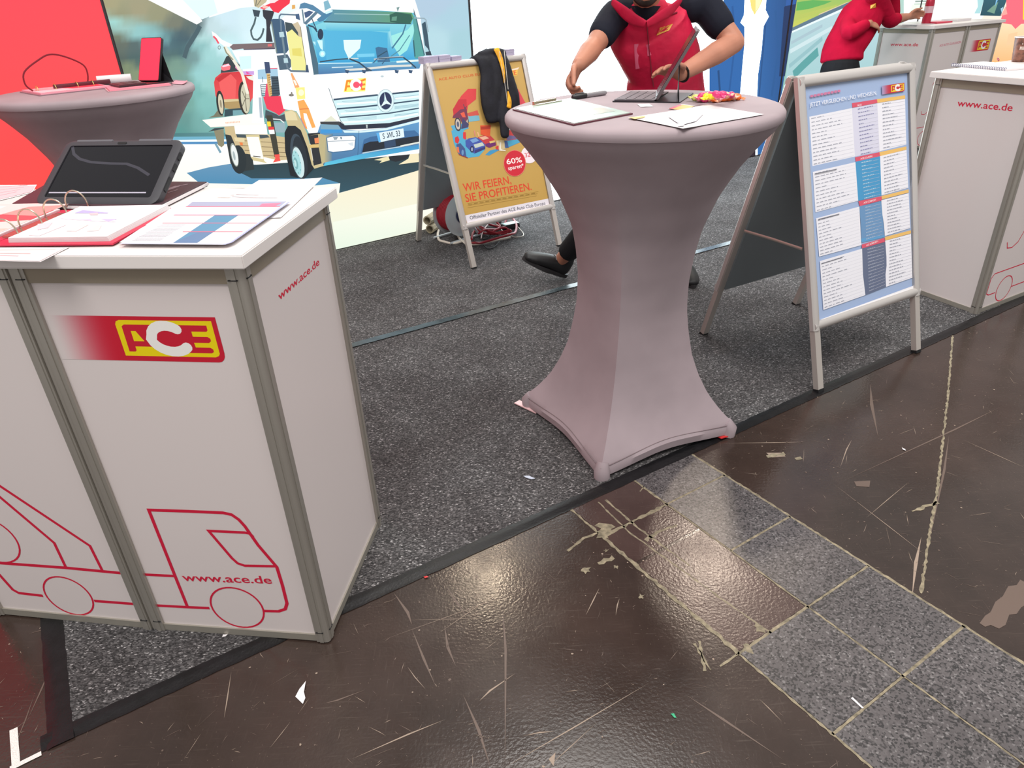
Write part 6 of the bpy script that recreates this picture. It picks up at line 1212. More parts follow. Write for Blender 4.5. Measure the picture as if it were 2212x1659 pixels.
def chain(mb, pts, rad, ry=None, side=None, n=16, cap=True, capk=1):
    """capsule chain with rounded ends"""
    P = [V(p) for p in pts]; Rr = list(rad); Ry = list(ry) if ry else list(rad); sub = 5
    PP = smooth_path(P, sub) if len(P) > 2 else [P[0].lerp(P[1], k/sub) for k in range(sub+1)]
    m = len(PP)-1
    def ip(A_, f): x = f*(len(A_)-1); i = min(int(x), len(A_)-2); t = x-i; t = t*t*(3-2*t) if 0 else t; return A_[i]*(1-t)+A_[i+1]*t
    rr = [ip(Rr, k/m) for k in range(m+1)]; r2 = [ip(Ry, k/m) for k in range(m+1)]
    if cap:
        t0 = (PP[1]-PP[0]).normalized(); t1 = (PP[-1]-PP[-2]).normalized(); e0 = min(rr[0], r2[0])*capk; e1 = min(rr[-1], r2[-1])
        A0 = [PP[0]-t0*e0*sin(a) for a in (1.5, 1.0, .5)]; B0 = [cos(a) for a in (1.5, 1.0, .5)]
        A1 = [PP[-1]+t1*e1*sin(a) for a in (.5, 1.0, 1.5)]; B1_ = [cos(a) for a in (.5, 1.0, 1.5)]
        PP = A0+PP+A1; r0, rl, q0, ql = rr[0], rr[-1], r2[0], r2[-1]
        rr = [r0*c for c in B0]+rr+[rl*c for c in B1_]; r2 = [q0*c for c in B0]+r2+[ql*c for c in B1_]
    mb.tube(PP, rr, n, ry=r2, side=side); return mb
# jacket over the stand, built against the stand's front leaf
JK = mat('black_jacket_cloth', (27, 27, 34), .75, 0, .3, noise=(14, .25), bump=(90, .35, .003)); JY = mat('amber_lining', (226, 160, 30), .7, noise=(40, .15))
def onleaf(px, py, d): 
    x, y = uv(FY_, px, py); return FY_ @ V((x, y, d))
mb = MB(); sd_ = uY
chain(mb, [onleaf(1031, 124, .000), onleaf(1040, 135, .03), onleaf(1048, 165, .035), onleaf(1049, 200, .036), onleaf(1053, 232, .036), onleaf(1060, 262, .034)], [.045, .05, .052, .058, .06, .05], [.02, .022, .022, .024, .024, .018], sd_)
chain(mb, [onleaf(1044, 118, .01), onleaf(1062, 140, .034), onleaf(1068, 180, .04), onleaf(1064, 215, .042), onleaf(1060, 250, .04)], [.05, .05, .045, .045, .035], [.02, .02, .022, .022, .016], sd_)
chain(mb, [onleaf(1072, 112, .01), onleaf(1080, 135, .036), onleaf(1089, 175, .044), onleaf(1097, 210, .046), onleaf(1101, 238, .044)], [.038, .036, .042, .05, .045], [.018, .02, .024, .026, .02], sd_)
chain(mb, [onleaf(1082, 200, .05), onleaf(1078, 240, .052), onleaf(1080, 275, .052), onleaf(1081, 296, .05)], [.03, .033, .032, .028], [.018, .02, .02, .018], sd_)
chain(mb, [onleaf(1078, 116, .02), onleaf(1084, 165, .052), onleaf(1090, 205, .055)], [.012, .012, .014], [.01, .01, .01], sd_)
# over the top to the back
bkY = V((-sin(.575), cos(.575), 0)); tp = FY_ @ V((uv(FY_, 1052, 110)[0], 1.148, 0))
chain(mb, [tp+V((0, 0, .012))-uY*.06-bkY*.01, tp+V((0, 0, .018))+uY*.02-bkY*.005, tp+V((0, 0, .014))+uY*.09-bkY*.01], [.03, .034, .03], [.024, .028, .024], V((0, 0, 1)))
for dx, ln in ((-.05, .34), (.06, .3)):
    a = tp+uY*dx; chain(mb, [a+V((0, 0, .01)), a+bkY*.075-V((0, 0, .03)), a+bkY*.14-V((0, 0, ln*.55)), a+bkY*.23-V((0, 0, ln))], [.055, .06, .065, .06], [.018, .02, .02, .018], uY)
jk = place(remesh(mb, .006, 3), 'jacket', JK); tag(jk, 'black jacket with an amber stripe hanging over the golden poster stand', 'jacket')
mb = MB(); chain(mb, [onleaf(1062, 112, .055), onleaf(1070, 135, .062), onleaf(1075, 162, .066), onleaf(1077, 185, .067)], [.019, .016, .011, .004], [.006, .006, .005, .004], sd_)
chain(mb, [onleaf(1084, 205, .07), onleaf(1087, 225, .072), onleaf(1086, 238, .070)], [.004, .014, .016], [.005, .006, .006], sd_); mb.build('lining', JY, jk)
mb = MB(); mb.tube([onleaf(1066, 118, .064), onleaf(1073, 160, .069), onleaf(1079, 200, .071), onleaf(1083, 230, .07)], .0022, 6); mb.tube([onleaf(1078, 116, .058), onleaf(1081, 160, .066), onleaf(1084, 200, .072)], .0022, 6); mb.build('zipper', ALU, jk)
# cable reel
REEL = mat('galvanised_reel', (196, 202, 206), .35, .4); RCAB = mat('dark_red_cable', (150, 28, 44), .45, 0, .4); WCAB = mat('cream_cable', (222, 212, 200), .45); GRIP = mat('red_grip', (214, 40, 44), .4)
rc = V((-.315, 4.60, CT)); ax = V((.66, -.75, 0)).normalized(); up_ = V((0, 0, 1)); sd2 = up_.cross(ax)
def rdisc(mb, c, r0, r1, n=40):
    for k in range(n):
        a0, a1 = 2*pi*k/n, 2*pi*(k+1)/n
        for zz in (0,): mb.quad(*[c+sd2*r*cos(a)+up_*r*sin(a) for r, a in ((r0, a0), (r1, a0), (r1, a1), (r0, a1))])
RR = .138; hc = rc+V((0, 0, RR+.028))
t = thing('cable_reel', 'grey cable reel wound with dark red cable beneath the golden poster stand', 'cable reel', rc)
Fr = frame(hc, sd2, up_)
nz = Fr.to_3x3().col[2]; sgn = 1 if nz.dot(ax) > 0 else -1
for s, nm in ((.065, 'front_flange'), (-.065, 'rear_flange')):
    MB().lathe([(.05, s*sgn-.0015), (RR-.003, s*sgn-.0015), (RR, s*sgn), (RR-.003, s*sgn+.0015), (.05, s*sgn+.0015)], n=40, fr=Fr).build(nm, REEL, t, smooth=30)
mb = MB()
for j in range(9):
    for L_ in range(2): mb.tube([Fr @ V(((.100+L_*.014)*cos(k*pi/18), (.100+L_*.014)*sin(k*pi/18), -.054+j*.0135+L_*.004)) for k in range(36)], .0072, 8, closed=True)
mb.build('wound_cable', RCAB, t, kind='stuff')
MB().lathe([(.098, -.062), (.098, .062)], n=28, fr=Fr).build('drum', mat('dark_drum', (52, 54, 66), .4), t)
MB().lathe([(.05, sgn*.064), (.052, sgn*.072), (.035, sgn*.075)], n=24, fr=Fr).build('socket_plate', mat('blue_black_plate', (36, 42, 74), .35), t)
for k in range(4):
    a = k*pi/2+.6; p = Fr @ V((.034*cos(a), .034*sin(a), sgn*.076)); MB().lathe([(.011, -.001), (.011, .002)], n=14, fr=frame(p, sd2, up_)).build('socket', GRIP if k == 0 else BLACKR, t)
gx = ax*.09
MB().tube(smooth_path([hc-gx+sd2*.11-V((0, 0, RR+.015)), hc-gx+sd2*.02+V((0, 0, .0)), hc-gx+V((0, 0, RR+.02)), hc-gx*.3+V((0, 0, RR+.036)), hc+gx*.3+V((0, 0, RR+.036)), hc+gx+V((0, 0, RR+.03)), hc+gx+sd2*.02, hc+gx+sd2*.11-V((0, 0, RR+.015))], 5), .008, 10).build('carrying_frame', REEL, t)
MB().tube([hc-gx*.75+V((0, 0, RR+.034)), hc+gx*.75+V((0, 0, RR+.034))], .016, 12).build('hand_grip', GRIP, t)
for s in (-1, 1): MB().tube([hc+gx*s+sd2*.13-V((0, 0, RR+.016)), hc+gx*s-sd2*.13-V((0, 0, RR+.016))], .008, 8).build('foot_bar', REEL, t)
G2 = lambda pts, zz=.006: [atz(*p, CT+zz) for p in pts]
z = Z(890, 390, 8.193)
def cable(name, pts, r, m, label, closed=False, group=None, lift=0, n=6):
    P = G2(z(pts), r); rr = random.Random(len(label)); P = [p+V((0, 0, rr.uniform(0, lift))) for p in P]
    return tag(MB().tube(smooth_path(P, n, closed), r, 8, closed=closed).build(name, m), label, 'cable', group)
cable('cable', [(470, 880), (455, 960), (480, 1050), (580, 1085), (720, 1112), (860, 1085), (930, 1065)], .008, WCAB, 'thick cream cable curving on the carpet left of the reel')
cable('cable', [(800, 900), (820, 1000), (900, 1100), (1000, 1140), (1200, 1130), (1440, 1090), (1740, 1015)], .007, WCAB, 'long cream cable running along the front of the red cable heap', lift=.01)
cable('cable', [(1060, 1160), (1130, 1185), (1240, 1140), (1500, 1090), (1740, 1040), (1830, 960), (1850, 850), (1790, 740), (1700, 715), (1600, 820), (1400, 800), (1200, 830), (1120, 880), (1300, 960), (1600, 900), (1700, 880), (1750, 930), (1600, 970), (1350, 960), (1150, 900), (1080, 980), (1060, 1100)], .0075, RCAB, 'heap of dark red cable lying in loops beside the reel', lift=.035)
cable('cable', [(1100, 860), (1250, 940), (1400, 990), (1600, 1000), (1750, 1000), (1600, 1010), (1350, 985), (1200, 900), (1400, 790), (1550, 800), (1500, 880), (1300, 1000), (1180, 1040)], .007, RCAB, 'second dark red cable tangled inside the larger loops', lift=.05)
cable('cable', [(1380, 790), (1300, 900), (1250, 1000), (1225, 1080)], .0035, mat('pink_white_cord', (226, 196, 196), .5), 'thin pale pink cord crossing the red cable heap', lift=.06)
cable('cable', [(1490, 800), (1560, 830), (1600, 920), (1680, 980), (1800, 1000), (1930, 1015), (1975, 980), (1950, 920), (1880, 870)], .0032, WCAB, 'thin white cord looping out to the right of the cable heap', lift=.02)
cable('cable', [(1130, 900), (1200, 1000), (1300, 1055), (1400, 960), (1480, 940), (1540, 1020), (1530, 1110), (1440, 1200), (1340, 1220), (1260, 1160)], .0038, BLACKR, 'thin black cord curling in front of the red cable heap', lift=.01)
p = atz(*z([(1740, 850)])[0], CT); t = thing('power_adapter', 'black power adapter with a pale top behind the cable heap', 'adapter', (p.x, p.y, CT), .5)
MB().box((0, 0, .018), (.12, .06, .034), None, .006).build('housing', DARK, t, fr=WM[t.name]); MB().box((0, 0, .0375), (.112, .054, .004), None, .0015).build('label_plate', mat('pale_green_plate', (176, 206, 204), .3), t, fr=WM[t.name])
# beige tubes and white board left of the reel
BEI = mat('beige_tube', (168, 156, 132), .6, noise=(30, .15), bump=(120, .3, .001))
p = atz(932, 508, CT)
a = V((-.50, 4.73, CT)); d_ = V((.35, .9, 0)).normalized()
for k, (dx, dz, lb_) in enumerate(((0, .034, 'lower beige tube end lying on the carpet left of the reel'), (-.012, .094, 'upper beige tube end resting on the lower one left of the reel'))):
    c = a+V((dx, 0, dz)); mb = MB(); n_ = 18; vs = []; sx_ = V((0, 0, 1)).cross(d_)
    for e_, r in ((-.02, .030), (.17, .030), (.17, .022), (-.02, .022)):
        for i in range(n_): vs.append(c+d_*e_+sx_*r*cos(2*pi*i/n_)*(1+.06*sin(3*i))+V((0, 0, r*sin(2*pi*i/n_))))
    mb.add(vs, [(j % 4*n_+i, j % 4*n_+(i+1) % n_, (j+1) % 4*n_+(i+1) % n_, (j+1) % 4*n_+i) for j in range(4) for i in range(n_)])
    tag(mb.build('cardboard_tube', BEI, smooth=40), lb_, 'tube', None)
c = V((-.50, 4.86, CT)); F = frame(c, V((.85, .5, 0)), V((0, 0, 1))); tag(MB().prism([(-.07, .0), (.07, .0), (.065, .30), (-.06, .305)], 0, .006, F).build('white_board', PAPER, smooth=0), 'small upright white board left of the cable reel', 'board')

# ============================================================ LITTER ON THE FLOOR
def scrap(pts, m, label, zz, th=.0008, lift=.004):
    P = [atz(*p, zz) for p in pts]; n_ = len(P); rr = random.Random(n_); c = sum(P, V())/n_; mb = MB()
    top = [p+V((0, 0, rr.uniform(0, lift))) for p in P]; mb.add(top+[c+V((0, 0, lift*.6))], [(i, (i+1) % n_, n_) for i in range(n_)]); mb.add([p-V((0, 0, th)) for p in top], [tuple(reversed(range(n_)))])
    return tag(mb.build('paper_scrap', m, smooth=0), label, 'scrap')
zz = Z(0, 1000, 2.458); scrap(zz([(1625, 1162), (1615, 1220), (1622, 1250), (1608, 1280), (1568, 1240), (1590, 1205)]), PAPER, 'torn white paper scrap on the brown floor in front of the near counter', .0015)
scrap([(1131, 1029), (1143, 1029), (1156, 1035), (1148, 1037), (1136, 1033)], mat('pale_blue_scrap', (186, 192, 208), .6), 'pale blue paper scrap on the carpet before the bar table', CT+.001)
scrap([(1449, 1542), (1456, 1541), (1461, 1551), (1456, 1550)], mat('green_scrap', (60, 170, 124), .5), 'tiny green scrap on the brown floor', .0015)
scrap([(1948, 967), (1955, 970), (1957, 974), (1950, 971)], PAPER, 'tiny white scrap on the floor in front of the blue poster stand', .0015)
scrap([(915, 1246), (922, 1244), (926, 1247), (918, 1249)], REDP, 'tiny red scrap at the taped carpet edge', .003)
scrap([(482, 1371), (492, 1370), (488, 1375), (480, 1376)], PAPER, 'tiny white scrap under the front of the near counter', CT+.001)
scrap([(1842, 1506), (1866, 1529), (1862, 1530), (1838, 1508)], PAPER, 'thin white sliver lying on a terrazzo tile', .0025, lift=.001)
# ============================================================ PEOPLE
SKIN = mat('skin', (178, 120, 97), .5, 0, .4, noise=(9, .05)); HAIRD = mat('dark_brown_hair', (42, 30, 26), .6, 0, .3, bump=(160, .6, .003)); HAIRB = mat('brown_hair', (84, 58, 42), .6, 0, .3, bump=(160, .6, .003))
EYEW = mat('eye_white', (235, 230, 226), .2); IRIS = mat('dark_iris', (50, 36, 28), .2); LIP = mat('lip', (176, 100, 92), .5)
VEST = mat('crimson_vest', (196, 18, 62), .6, 0, .35, noise=(7, .08), bump=(13, .45, .018)); TEE = mat('black_tshirt', (24, 26, 38), .8, 0, .2, bump=(50, .2, .003)); TROU = mat('black_trousers', (24, 24, 28), .75, 0, .2, bump=(40, .25, .004))
FLEECE = mat('crimson_fleece', (172, 16, 50), .9, 0, .1, noise=(6, .07), bump=(11, .5, .025)); SHOE = mat('black_shoe', (25, 24, 26), .5, 0, .4); SOLE = mat('dark_sole', (40, 38, 40), .6); LACE = mat('grey_lace', (120, 118, 122), .6)
def hand(mb, wrist, d, n, s, curl=.5, sc=1.0, spread=.0, thumb=.5):
    """palm + five separate fingers; d = pointing direction, n = side the fingers curl to, s = thumb side"""
    d = d.normalized(); n = (n-d*n.dot(d)).normalized(); s = (s-d*s.dot(d)-n*s.dot(n)).normalized(); k = sc
    chain(mb, [wrist-d*.01*k, wrist+d*.045*k, wrist+d*.085*k], [.026*k, .036*k, .038*k], [.019*k, .0145*k, .0125*k], s, 14)
    for o, L, r, c_ in ((.030, .070, .0088, 1.0), (.0105, .079, .0092, 1.05), (-.009, .073, .0088, 1.1), (-.0275, .056, .0078, 1.2)):
        p = wrist+d*(.082-.006*abs(o)/.03)*k+s*o*k; pts = [p-d*.014*k, p]; a = 0; dd = d
        for f, b_ in ((.45, .8), (.31, 1.0), (.24, .7)):
            a += curl*b_*c_; dd = (d*cos(a)+n*sin(a)+s*spread*o*12).normalized(); p = p+dd*L*f*k; pts.append(p)
        chain(mb, pts, [r*k*1.05, r*k*1.05, r*k, r*k*.93, r*k*.8], None, s, 10)
    p = wrist+d*.022*k+s*.026*k; t1 = (d*.62+s*.78*(1-thumb*.5)+n*.30*thumb*1.6).normalized(); t2 = (d*.85+s*.25*(1-thumb)+n*.55*thumb).normalized()
    chain(mb, [wrist+d*.012*k+s*.012*k, p, p+t1*.036*k, p+t1*.036*k+t2*.03*k, p+t1*.036*k+t2*.054*k], [.013*k, .0135*k, .0115*k, .0102*k, .0085*k], None, n, 10)
def shoe(parent, heel, toe, upv, L=.285, laces=True):
    """heel, toe: ground level points of the sole line"""
    d = (toe-heel).normalized(); upv = (upv-d*upv.dot(d)).normalized(); s = d.cross(upv).normalized()
    mb = MB(); Q = lambda x, z_: heel+d*x+upv*z_
    chain(mb, [Q(.035, .05), Q(.09, .052), Q(.16, .046), Q(.225, .036), Q(.262, .028)], [.036, .040, .046, .046, .034], [.046, .046, .038, .028, .020], s, 16)
    chain(mb, [Q(.045, .05), Q(.05, .095)], [.038, .040], [.046, .048], s, 14)
    o = place(remesh(mb, .006, 2), 'shoe', SHOE, parent)
    mb = MB(); outl = []
    for k in range(28):
        a = 2*pi*k/28; x = .135+.150*cos(a); w_ = .046 if cos(a) > 0 else .038; outl.append((x, w_*sin(a)*(1-.15*abs(cos(a)))))
    fr = frame(heel, d, s*-1 if d.cross(s).dot(upv) < 0 else s); sg = 1 if fr.to_3x3().col[2].dot(upv) > 0 else -1
    mb.prism(outl, min(0, sg*.022), max(0, sg*.022), fr); mb.build('sole', SOLE, o, smooth=40)
    if laces:
        mb = MB()
        for k in range(4): x = .115+k*.022; zc = .094-k*.010; mb.tube([Q(x, zc-.012)-s*.024, Q(x+.004, zc)-s*.010, Q(x+.006, zc)+s*.010, Q(x+.01, zc-.012)+s*.024], .0032, 6)
        mb.build('laces', LACE, o)
    return o
def head(parent, c, fwd, upv, hair_mat, skin_mb, beard=None, hair_len=.02, ponytail=False):
    """c: centre of the skull; adds the skull to skin_mb and eyes, brows, hair as parts"""
    fwd = fwd.normalized(); upv = (upv-fwd*upv.dot(fwd)).normalized(); s = fwd.cross(upv).normalized(); Q = lambda x, y, z_: c+s*x+fwd*y+upv*z_
    m3 = M(((s.x, fwd.x, upv.x), (s.y, fwd.y, upv.y), (s.z, fwd.z, upv.z)))
    skin_mb.ball(Q(0, -.012, .028), (.073, .092, .088), 12, m3); skin_mb.ball(Q(0, .022, -.035), (.058, .066, .078), 12, m3); skin_mb.ball(Q(0, .058, -.088), (.030, .026, .022), 8, m3)
    chain(skin_mb, [Q(0, .088, .012), Q(0, .102, -.018), Q(0, .106, -.030)], [.008, .011, .014], None, s, 8)
    for e in (-1, 1):
        skin_mb.ball(Q(.036*e, .062, -.022), (.020, .02, .018), 8, m3); chain(skin_mb, [Q(.076*e, -.008, .016), Q(.083*e, -.016, .012), Q(.078*e, -.008, -.028)], [.012, .012, .008], [.006, .006, .006], fwd, 8)
        skin_mb.ball(Q(.030*e, .074, .022), (.022, .012, .007), 8, m3)
        eo = MB().ball(Q(.031*e, .0735, .004), .0125, 8).build('eye', EYEW, parent); MB().ball(Q(.031*e, .0835, .004), .0052, 6).build('iris', IRIS, eo)
        MB().tube([Q(.014*e, .088, .022), Q(.032*e, .088, .027), Q(.048*e, .077, .021)], .0035, 6).build('eyebrow', hair_mat, parent)
    MB().tube([Q(-.022, .084, -.060), Q(-.008, .090, -.058), Q(.008, .090, -.058), Q(.022, .084, -.060)], [.003, .0055, .0055, .003], 8).build('mouth', LIP, parent)
    hb = MB(); hb.ball(Q(0, -.020, .040), (.082, .098, .088), 12, m3)
    for e in (-1, 1): chain(hb, [Q(.070*e, -.02, .03), Q(.070*e, -.045, -.03)], [.02, .018], None, s, 10)
    chain(hb, [Q(-.05, .05, .098), Q(0, .062, .104), Q(.05, .05, .098)], [.022, .024, .022], None, upv, 10)
    if hair_len > .05: chain(hb, [Q(0, -.09, .03), Q(0, -.105, -.06), Q(0, -.10, -.15)], [.06, .055, .04], [.03, .03, .025], s, 12)
    me = remesh(hb, .007, 3); place(me, 'hair', hair_mat, parent)
    if beard:
        bb = MB(); bb.ball(Q(0, .060, -.092), (.036, .026, .022), 8, m3); chain(bb, [Q(-.058, .02, -.05), Q(-.036, .052, -.088), Q(0, .070, -.098), Q(.036, .052, -.088), Q(.058, .02, -.05)], [.012]*5, None, upv, 8)
        place(remesh(bb, .006, 2), 'beard', beard, parent)
# ---------------------------------------------------------- person in the red vest behind the near bar table
p1 = thing('person', 'person in a crimson vest over a black T-shirt standing behind the near bar table', 'person', (.75, 3.47, CT))
side = V((.985, .17, 0)).normalized()
pel = V((.79, 3.47, .88)); wai = V((.765, 3.44, 1.01)); che = V((.665, 3.36, 1.19)); nb = V((.632, 3.30, 1.325)); hc_ = V((.600, 3.185, 1.475))
shR = aty(1330, 34, 3.31); shL = aty(1522, 14, 3.38); elR = aty(1283, 100, 3.15); wrR = aty(1249, 142, 2.99); elL = aty(1586, 92, 3.30); wrL = aty(1470, 160, 3.10)
skin = MB()
chain(skin, [pel, wai, che, nb-V((0, 0, .03))], [.14, .13, .135, .08], [.09, .08, .08, .055], side, 20)
chain(skin, [nb-V((0, 0, .04)), nb+(hc_-nb)*.5, hc_-V((0, 0, .06))], [.058, .054, .056], None, side, 14)
hipR = pel+side*-.09-V((0, 0, .04)); hipL = pel+side*.09-V((0, 0, .04))
anR = aty(1207, 566, 3.73); knR = V((.50, 3.36, .50)); toeLg = V((.985, 3.50, CT)); heL = V((.975, 3.785, CT)); anL = heL+V((0, -.05, .10)); knL = V((.94, 3.60, .49))
chain(skin, [shR+side*.05, shR, elR.lerp(shR, .5), elR], [.05, .052, .046, .040]); chain(skin, [elR, elR.lerp(wrR, .35), wrR], [.040, .042, .027])
chain(skin, [shL-side*.05, shL, elL.lerp(shL, .5), elL], [.05, .053, .050, .043]); chain(skin, [elL, elL.lerp(wrL, .35), wrL], [.043, .046, .028])
for a, b_, c in ((hipR, knR, anR), (hipL, knL, anL)): chain(skin, [a, a.lerp(b_, .5), b_], [.065, .06, .046]); chain(skin, [b_, b_.lerp(c, .35), c], [.046, .048, .034])
head(p1, hc_, V((-.10, -1, -.45)), V((-.05, -.4, 1)), HAIRD, skin, HAIRD)
dR = (aty(1228, 190, 2.95)-wrR); hand(skin, wrR, dR, V((.75, -.25, .1)), V((.3, -.9, .2)), .85, 1.02, 0, .75)
dL = (aty(1412, 142, 3.02)-wrL); hand(skin, wrL, dL, V((.1, -.45, -.9)), V((-.2, -.3, 1)), .28, 1.05, .25, .15)
place(remesh(skin, .0052, 3), 'body', SKIN, p1)
mb = MB()
for a, b_, c, e in ((hipR, knR, anR, .80), (hipL, knL, anL, .93)): chain(mb, [a, a.lerp(b_, .5), b_], [.098, .088, .068]); chain(mb, [b_, b_.lerp(c, .4), b_.lerp(c, e)], [.068, .066, .056], cap=False)
chain(mb, [pel-V((0, 0, .03)), pel+V((0, 0, .06))], [.175, .165], [.118, .112], side, 20); place(remesh(mb, .008, 3), 'trousers', TROU, p1)
mb = MB(); chain(mb, [wai, che, nb-V((0, 0, .02))], [.128, .138, .080], [.080, .084, .066], side, 20)
chain(mb, [shR+side*.06, shR, shR.lerp(elR, .62)], [.062, .064, .058], cap=True); chain(mb, [shL-side*.06, shL, shL.lerp(elL, .50)], [.062, .066, .062], cap=True)
chain(mb, [nb-V((0, 0, .03)), nb+(hc_-nb)*.16], [.066, .063], None, side, 14); place(remesh(mb, .0065, 3), 'tshirt', TEE, p1)
mb = MB(); chain(mb, [pel-V((-.0, 0, .02)), wai-V((.01, 0, 0)), wai.lerp(che, .5)+V((.026, 0, 0)), che+V((.024, 0, 0)), V((.645, 3.335, 1.265)), nb-V((0, .01, .012))], [.186, .180, .164, .168, .172, .092], [.122, .108, .104, .112, .104, .08], side, 24)
vs_ = place(remesh(mb, .007, 3), 'vest', VEST, p1)
fwdv = V((.10, -.98, -.12)).normalized()
def front(px, py, y, d=0): return aty(px, py, y)
# stand-up collar opened in a V, zip with pale painted glare, pockets, badge
colr = [front(1322, 4, 3.24), front(1342, 22, 3.205), front(1368, 42, 3.19), front(1392, 52, 3.185)]; colr2 = [front(1470, -2, 3.26), front(1452, 18, 3.215), front(1425, 36, 3.195), front(1396, 52, 3.185)]
for nm, P in (('collar', colr), ('collar', colr2)): mb = MB(); mb.tube(smooth_path([p+V((0, -.012, 0)) for p in P], 5), [.014+.010*sin(pi*k/15) for k in range(16)], 12, ry=[.0055]*16, side=V((0, -.35, .94))); mb.build(nm, VEST, p1, smooth=70)
def on_vest(px, py):
    d = ray(px, py).normalized(); o = CO; inv = WM[vs_.name].inverted(); 
    ok, loc, nor, idx = vs_.ray_cast(inv @ o, d) 
    return (WM[vs_.name] @ loc, nor) if ok else (aty(px, py, 3.2), V((0, -1, 0)))
def patch(name, rows, m, off=.005):
    mb = MB(); vs = []; w_ = len(rows[0])
    for r_ in rows:
        for q_ in r_: p, n = on_vest(*q_); vs.append(p+n*off)
    mb.add(vs, [(j*w_+i, (j+1)*w_+i, (j+1)*w_+i+1, j*w_+i+1) for j in range(len(rows)-1) for i in range(w_-1)]); return mb.build(name, m, p1, smooth=60)
def on_strip(name, pts, r, m, fl=.5, off=.002): 
    P = [on_vest(*p) for p in pts]; return MB().tube([p+n*off for p, n in P], r, 8, ry=[r*fl]*len(P) ).build(name, m, p1)
bpy.context.view_layer.update()
patch('neckline', [[(1394+(f-.5)*w_, y) for f in (0, .25, .5, .75, 1)] for y, w_ in ((14, 64), (22, 52), (30, 38), (38, 22), (46, 6))], TEE)
on_strip('zipper', [(1398, 56), (1400, 80), (1402, 105), (1405, 130), (1408, 160), (1412, 186)], .004, mat('dark_crimson_zip', (120, 10, 36), .4))
on_strip('seam', [(1420, 38), (1440, 34), (1462, 28)], .004, bpy.data.materials['dark_crimson_zip']); on_strip('seam', [(1340, 46), (1365, 42), (1385, 38)], .004, mat('pale_pink_piping', (226, 170, 186), .5))
on_strip('glare_strip', [(1375, 95), (1376, 120), (1378, 148)], .010, mat('pale_pink_glare', (206, 90, 120), .4), .2, .001); on_strip('pocket_zip', [(1400, 96), (1403, 120)], .008, bpy.data.materials['pale_pink_glare'], .2, .001)  # pale pink strips paint the glare along the zip
pts = [on_vest(*p) for p in ((1418, 76), (1445, 66), (1452, 52), (1425, 60))]; P = [p+n*.004 for p, n in pts]
bd = MB().add(P+[p+n*.001 for p, n in pts], [(0, 1, 2, 3), (4, 7, 6, 5), (0, 4, 5, 1), (1, 5, 6, 2), (2, 6, 7, 3), (3, 7, 4, 0)]).build('badge', mat('yellow_badge', (226, 170, 70), .5), p1, smooth=0)
Fb = frame(P[0], P[1]-P[0], (P[3]-P[0])-(P[1]-P[0])*((P[3]-P[0]).dot(P[1]-P[0])/(P[1]-P[0]).length_squared)); wb = (P[1]-P[0]).length
pr = Print(Fb, .0015 if Fb.to_3x3().col[2].dot(pts[0][1]) > 0 else -.0015); pr.text('ACE', (wb*.1, .006), (wb*.9, .006), .018, (214, 50, 70)); pr.build('print', PRINT, bd)
# wristband and shoes
dW = (elL-wrL).normalized(); c = wrL+dW*.012; sW = dW.cross(V((0, 0, 1))).normalized(); uW = dW.cross(sW)
MB().tube([c+sW*.031*cos(k*pi/10)+uW*.031*sin(k*pi/10) for k in range(20)], .004, 8, closed=True, ry=[.008]*20).build('wristband', BLACKR, p1)
shoe(p1, heL, toeLg, V((0, 0, 1))); hR_ = aty(1199, 607, 3.72)
hR_ = V((anR.x+.03, anR.y+.012, CT+.012)); tR = aty(1118, 556, 3.66); shoe(p1, hR_, hR_+(tR-hR_).normalized()*.285, V((.35, -.15, .93)))
mb = MB(); dl = (knR-anR).normalized(); 
# ---------------------------------------------------------- person in the red fleece leaning on the far counter
p2 = thing('person', 'person in a crimson fleece and black trousers leaning on the farthest counter', 'person', (2.95, 6.52, CT))
Y2 = 6.62; pel = aty(1812, 165, 6.50); wai = aty(1822, 105, 6.55); che = aty(1862, 35, 6.62); nb = aty(1908, -32, 6.66); hc_ = nb+V((.13, -.05, .19))
sd2_ = V((.80, -.60, 0)).normalized()
shN = aty(1893, -12, 6.52); shF = aty(1925, -22, 6.80); elN = aty(1922, 44, 6.60); wrN = aty(1962, 36, 6.70); elF = aty(1835, 70, 6.42); wrF = aty(1878, 50, 6.42)
elN.z = max(elN.z, TOPZ+.045); wrN.z = max(wrN.z, TOPZ+.035)
skin = MB(); chain(skin, [pel, wai, che, nb], [.15, .145, .155, .08], [.105, .10, .105, .06], sd2_, 18); chain(skin, [nb, hc_-V((.01, 0, .06))], [.055, .053], None, sd2_, 12)
hA = pel-sd2_*.085-V((0, 0, .05)); hB = pel+sd2_*.085-V((0, 0, .05)); kA = V((2.86, 6.42, .46)); kB = V((3.0, 6.52, .46)); aA = V((2.86, 6.52, .09)); aB = V((3.02, 6.62, .09))
for a, b_, c in ((hA, kA, aA), (hB, kB, aB)): chain(skin, [a, a.lerp(b_, .5), b_], [.055, .05, .04]); chain(skin, [b_, b_.lerp(c, .4), c], [.04, .042, .034])
chain(skin, [shN, elN], [.05, .042]); chain(skin, [elN, elN.lerp(wrN, .4), wrN], [.042, .042, .027]); chain(skin, [shF, aty(1930, 30, 6.86)], [.05, .042]); chain(skin, [elF, wrF], [.042, .027])
hand(skin, wrN, aty(1990, 28, 6.76)-wrN, V((.2, -.8, -.3)), V((-.2, .1, 1)), .45, 1.0, 0, .5); hand(skin, wrF, aty(1894, 56, 6.44)-wrF, V((.5, .5, -.7)), V((.3, .1, 1)), .35, 1.0, .1, .2)
head(p2, hc_, V((.85, -.4, -.25)), V((.25, 0, 1)), HAIRB, skin, None, .1)
place(remesh(skin, .006, 3), 'body', SKIN, p2)
mb = MB()
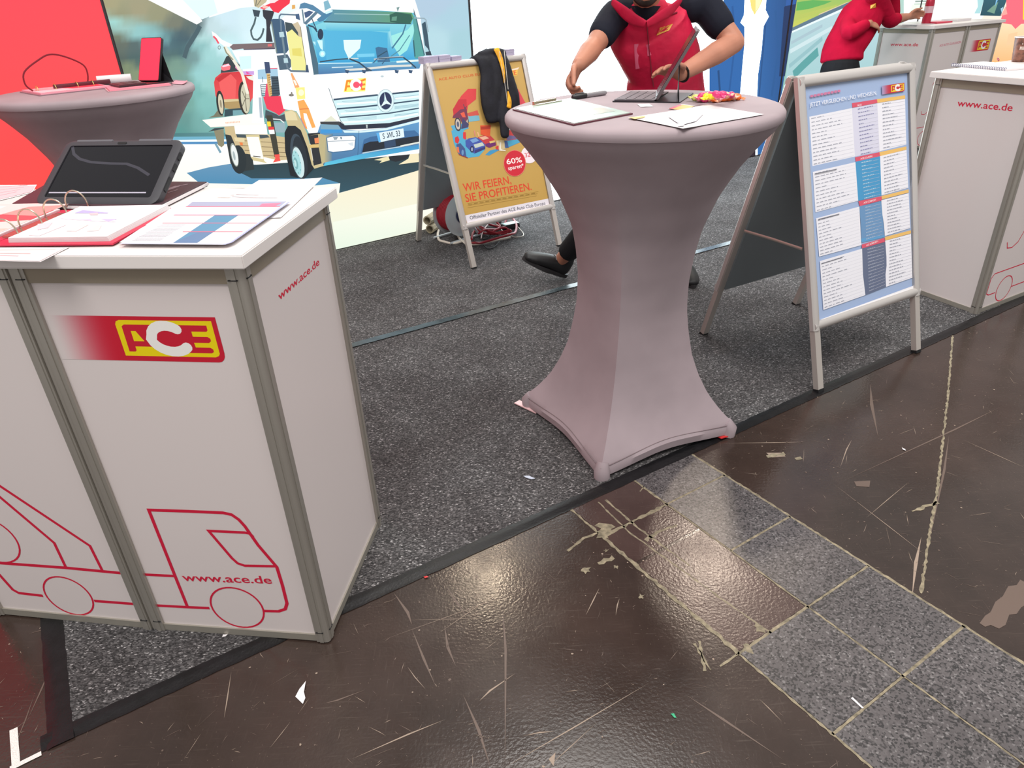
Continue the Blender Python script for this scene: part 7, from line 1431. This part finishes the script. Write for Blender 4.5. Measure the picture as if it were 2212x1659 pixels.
for a, b_, c in ((hA, kA, aA), (hB, kB, aB)): chain(mb, [a, a.lerp(b_, .5), b_], [.098, .086, .066]); chain(mb, [b_, b_.lerp(c, .9)], [.066, .056])
chain(mb, [pel-V((0, 0, .04)), pel+V((0, 0, .07))], [.165, .158], [.118, .112], sd2_, 18); place(remesh(mb, .008, 3), 'trousers', TROU, p2)
mb = MB(); chain(mb, [wai+(pel-wai)*.42, wai, wai.lerp(che, .5), che, nb-V((0, 0, .02))], [.172, .168, .174, .178, .09], [.126, .120, .124, .126, .075], sd2_, 22, capk=.25)
chain(mb, [shN-V((.02, 0, 0)), shN, shN.lerp(elN, .6), elN, elN.lerp(wrN, .32)], [.07, .072, .064, .060, .050]); chain(mb, [shF, shF.lerp(aty(1930, 30, 6.86), .5), aty(1930, 30, 6.86)], [.066, .06, .054]); chain(mb, [che-sd2_*.10, elF, elF.lerp(wrF, .75)], [.07, .06, .046])
chain(mb, [nb-V((0, 0, .03)), nb+V((.03, 0, .05))], [.07, .066], None, sd2_, 14); fl_o = place(remesh(mb, .0075, 3), 'fleece', FLEECE, p2)
bpy.context.view_layer.update()
def on_fl(px, py):
    inv = WM[fl_o.name].inverted(); ok, loc, nor, i = fl_o.ray_cast(inv @ CO, ray(px, py).normalized()); return (WM[fl_o.name] @ loc, nor) if ok else None
q_ = [on_fl(*p) for p in ((1944, 20), (1956, 16), (1956, 7), (1945, 11))]
if not all(q_): q_ = [on_fl(*p) for p in ((1880, 20), (1892, 16), (1892, 7), (1881, 11))]
if all(q_): P = [p+n*.004 for p, n in q_]; MB().add(P+[p+n*.0005 for p, n in q_], [(0, 1, 2, 3), (4, 7, 6, 5), (0, 4, 5, 1), (1, 5, 6, 2), (2, 6, 7, 3), (3, 7, 4, 0)]).build('badge', bpy.data.materials['yellow_badge'], p2, smooth=0)
for a in (aA, aB): hl = V((a.x-.05, a.y+.01, CT)); shoe(p2, hl, hl+V((.9, -.42, 0)).normalized()*.27, V((0, 0, 1)))
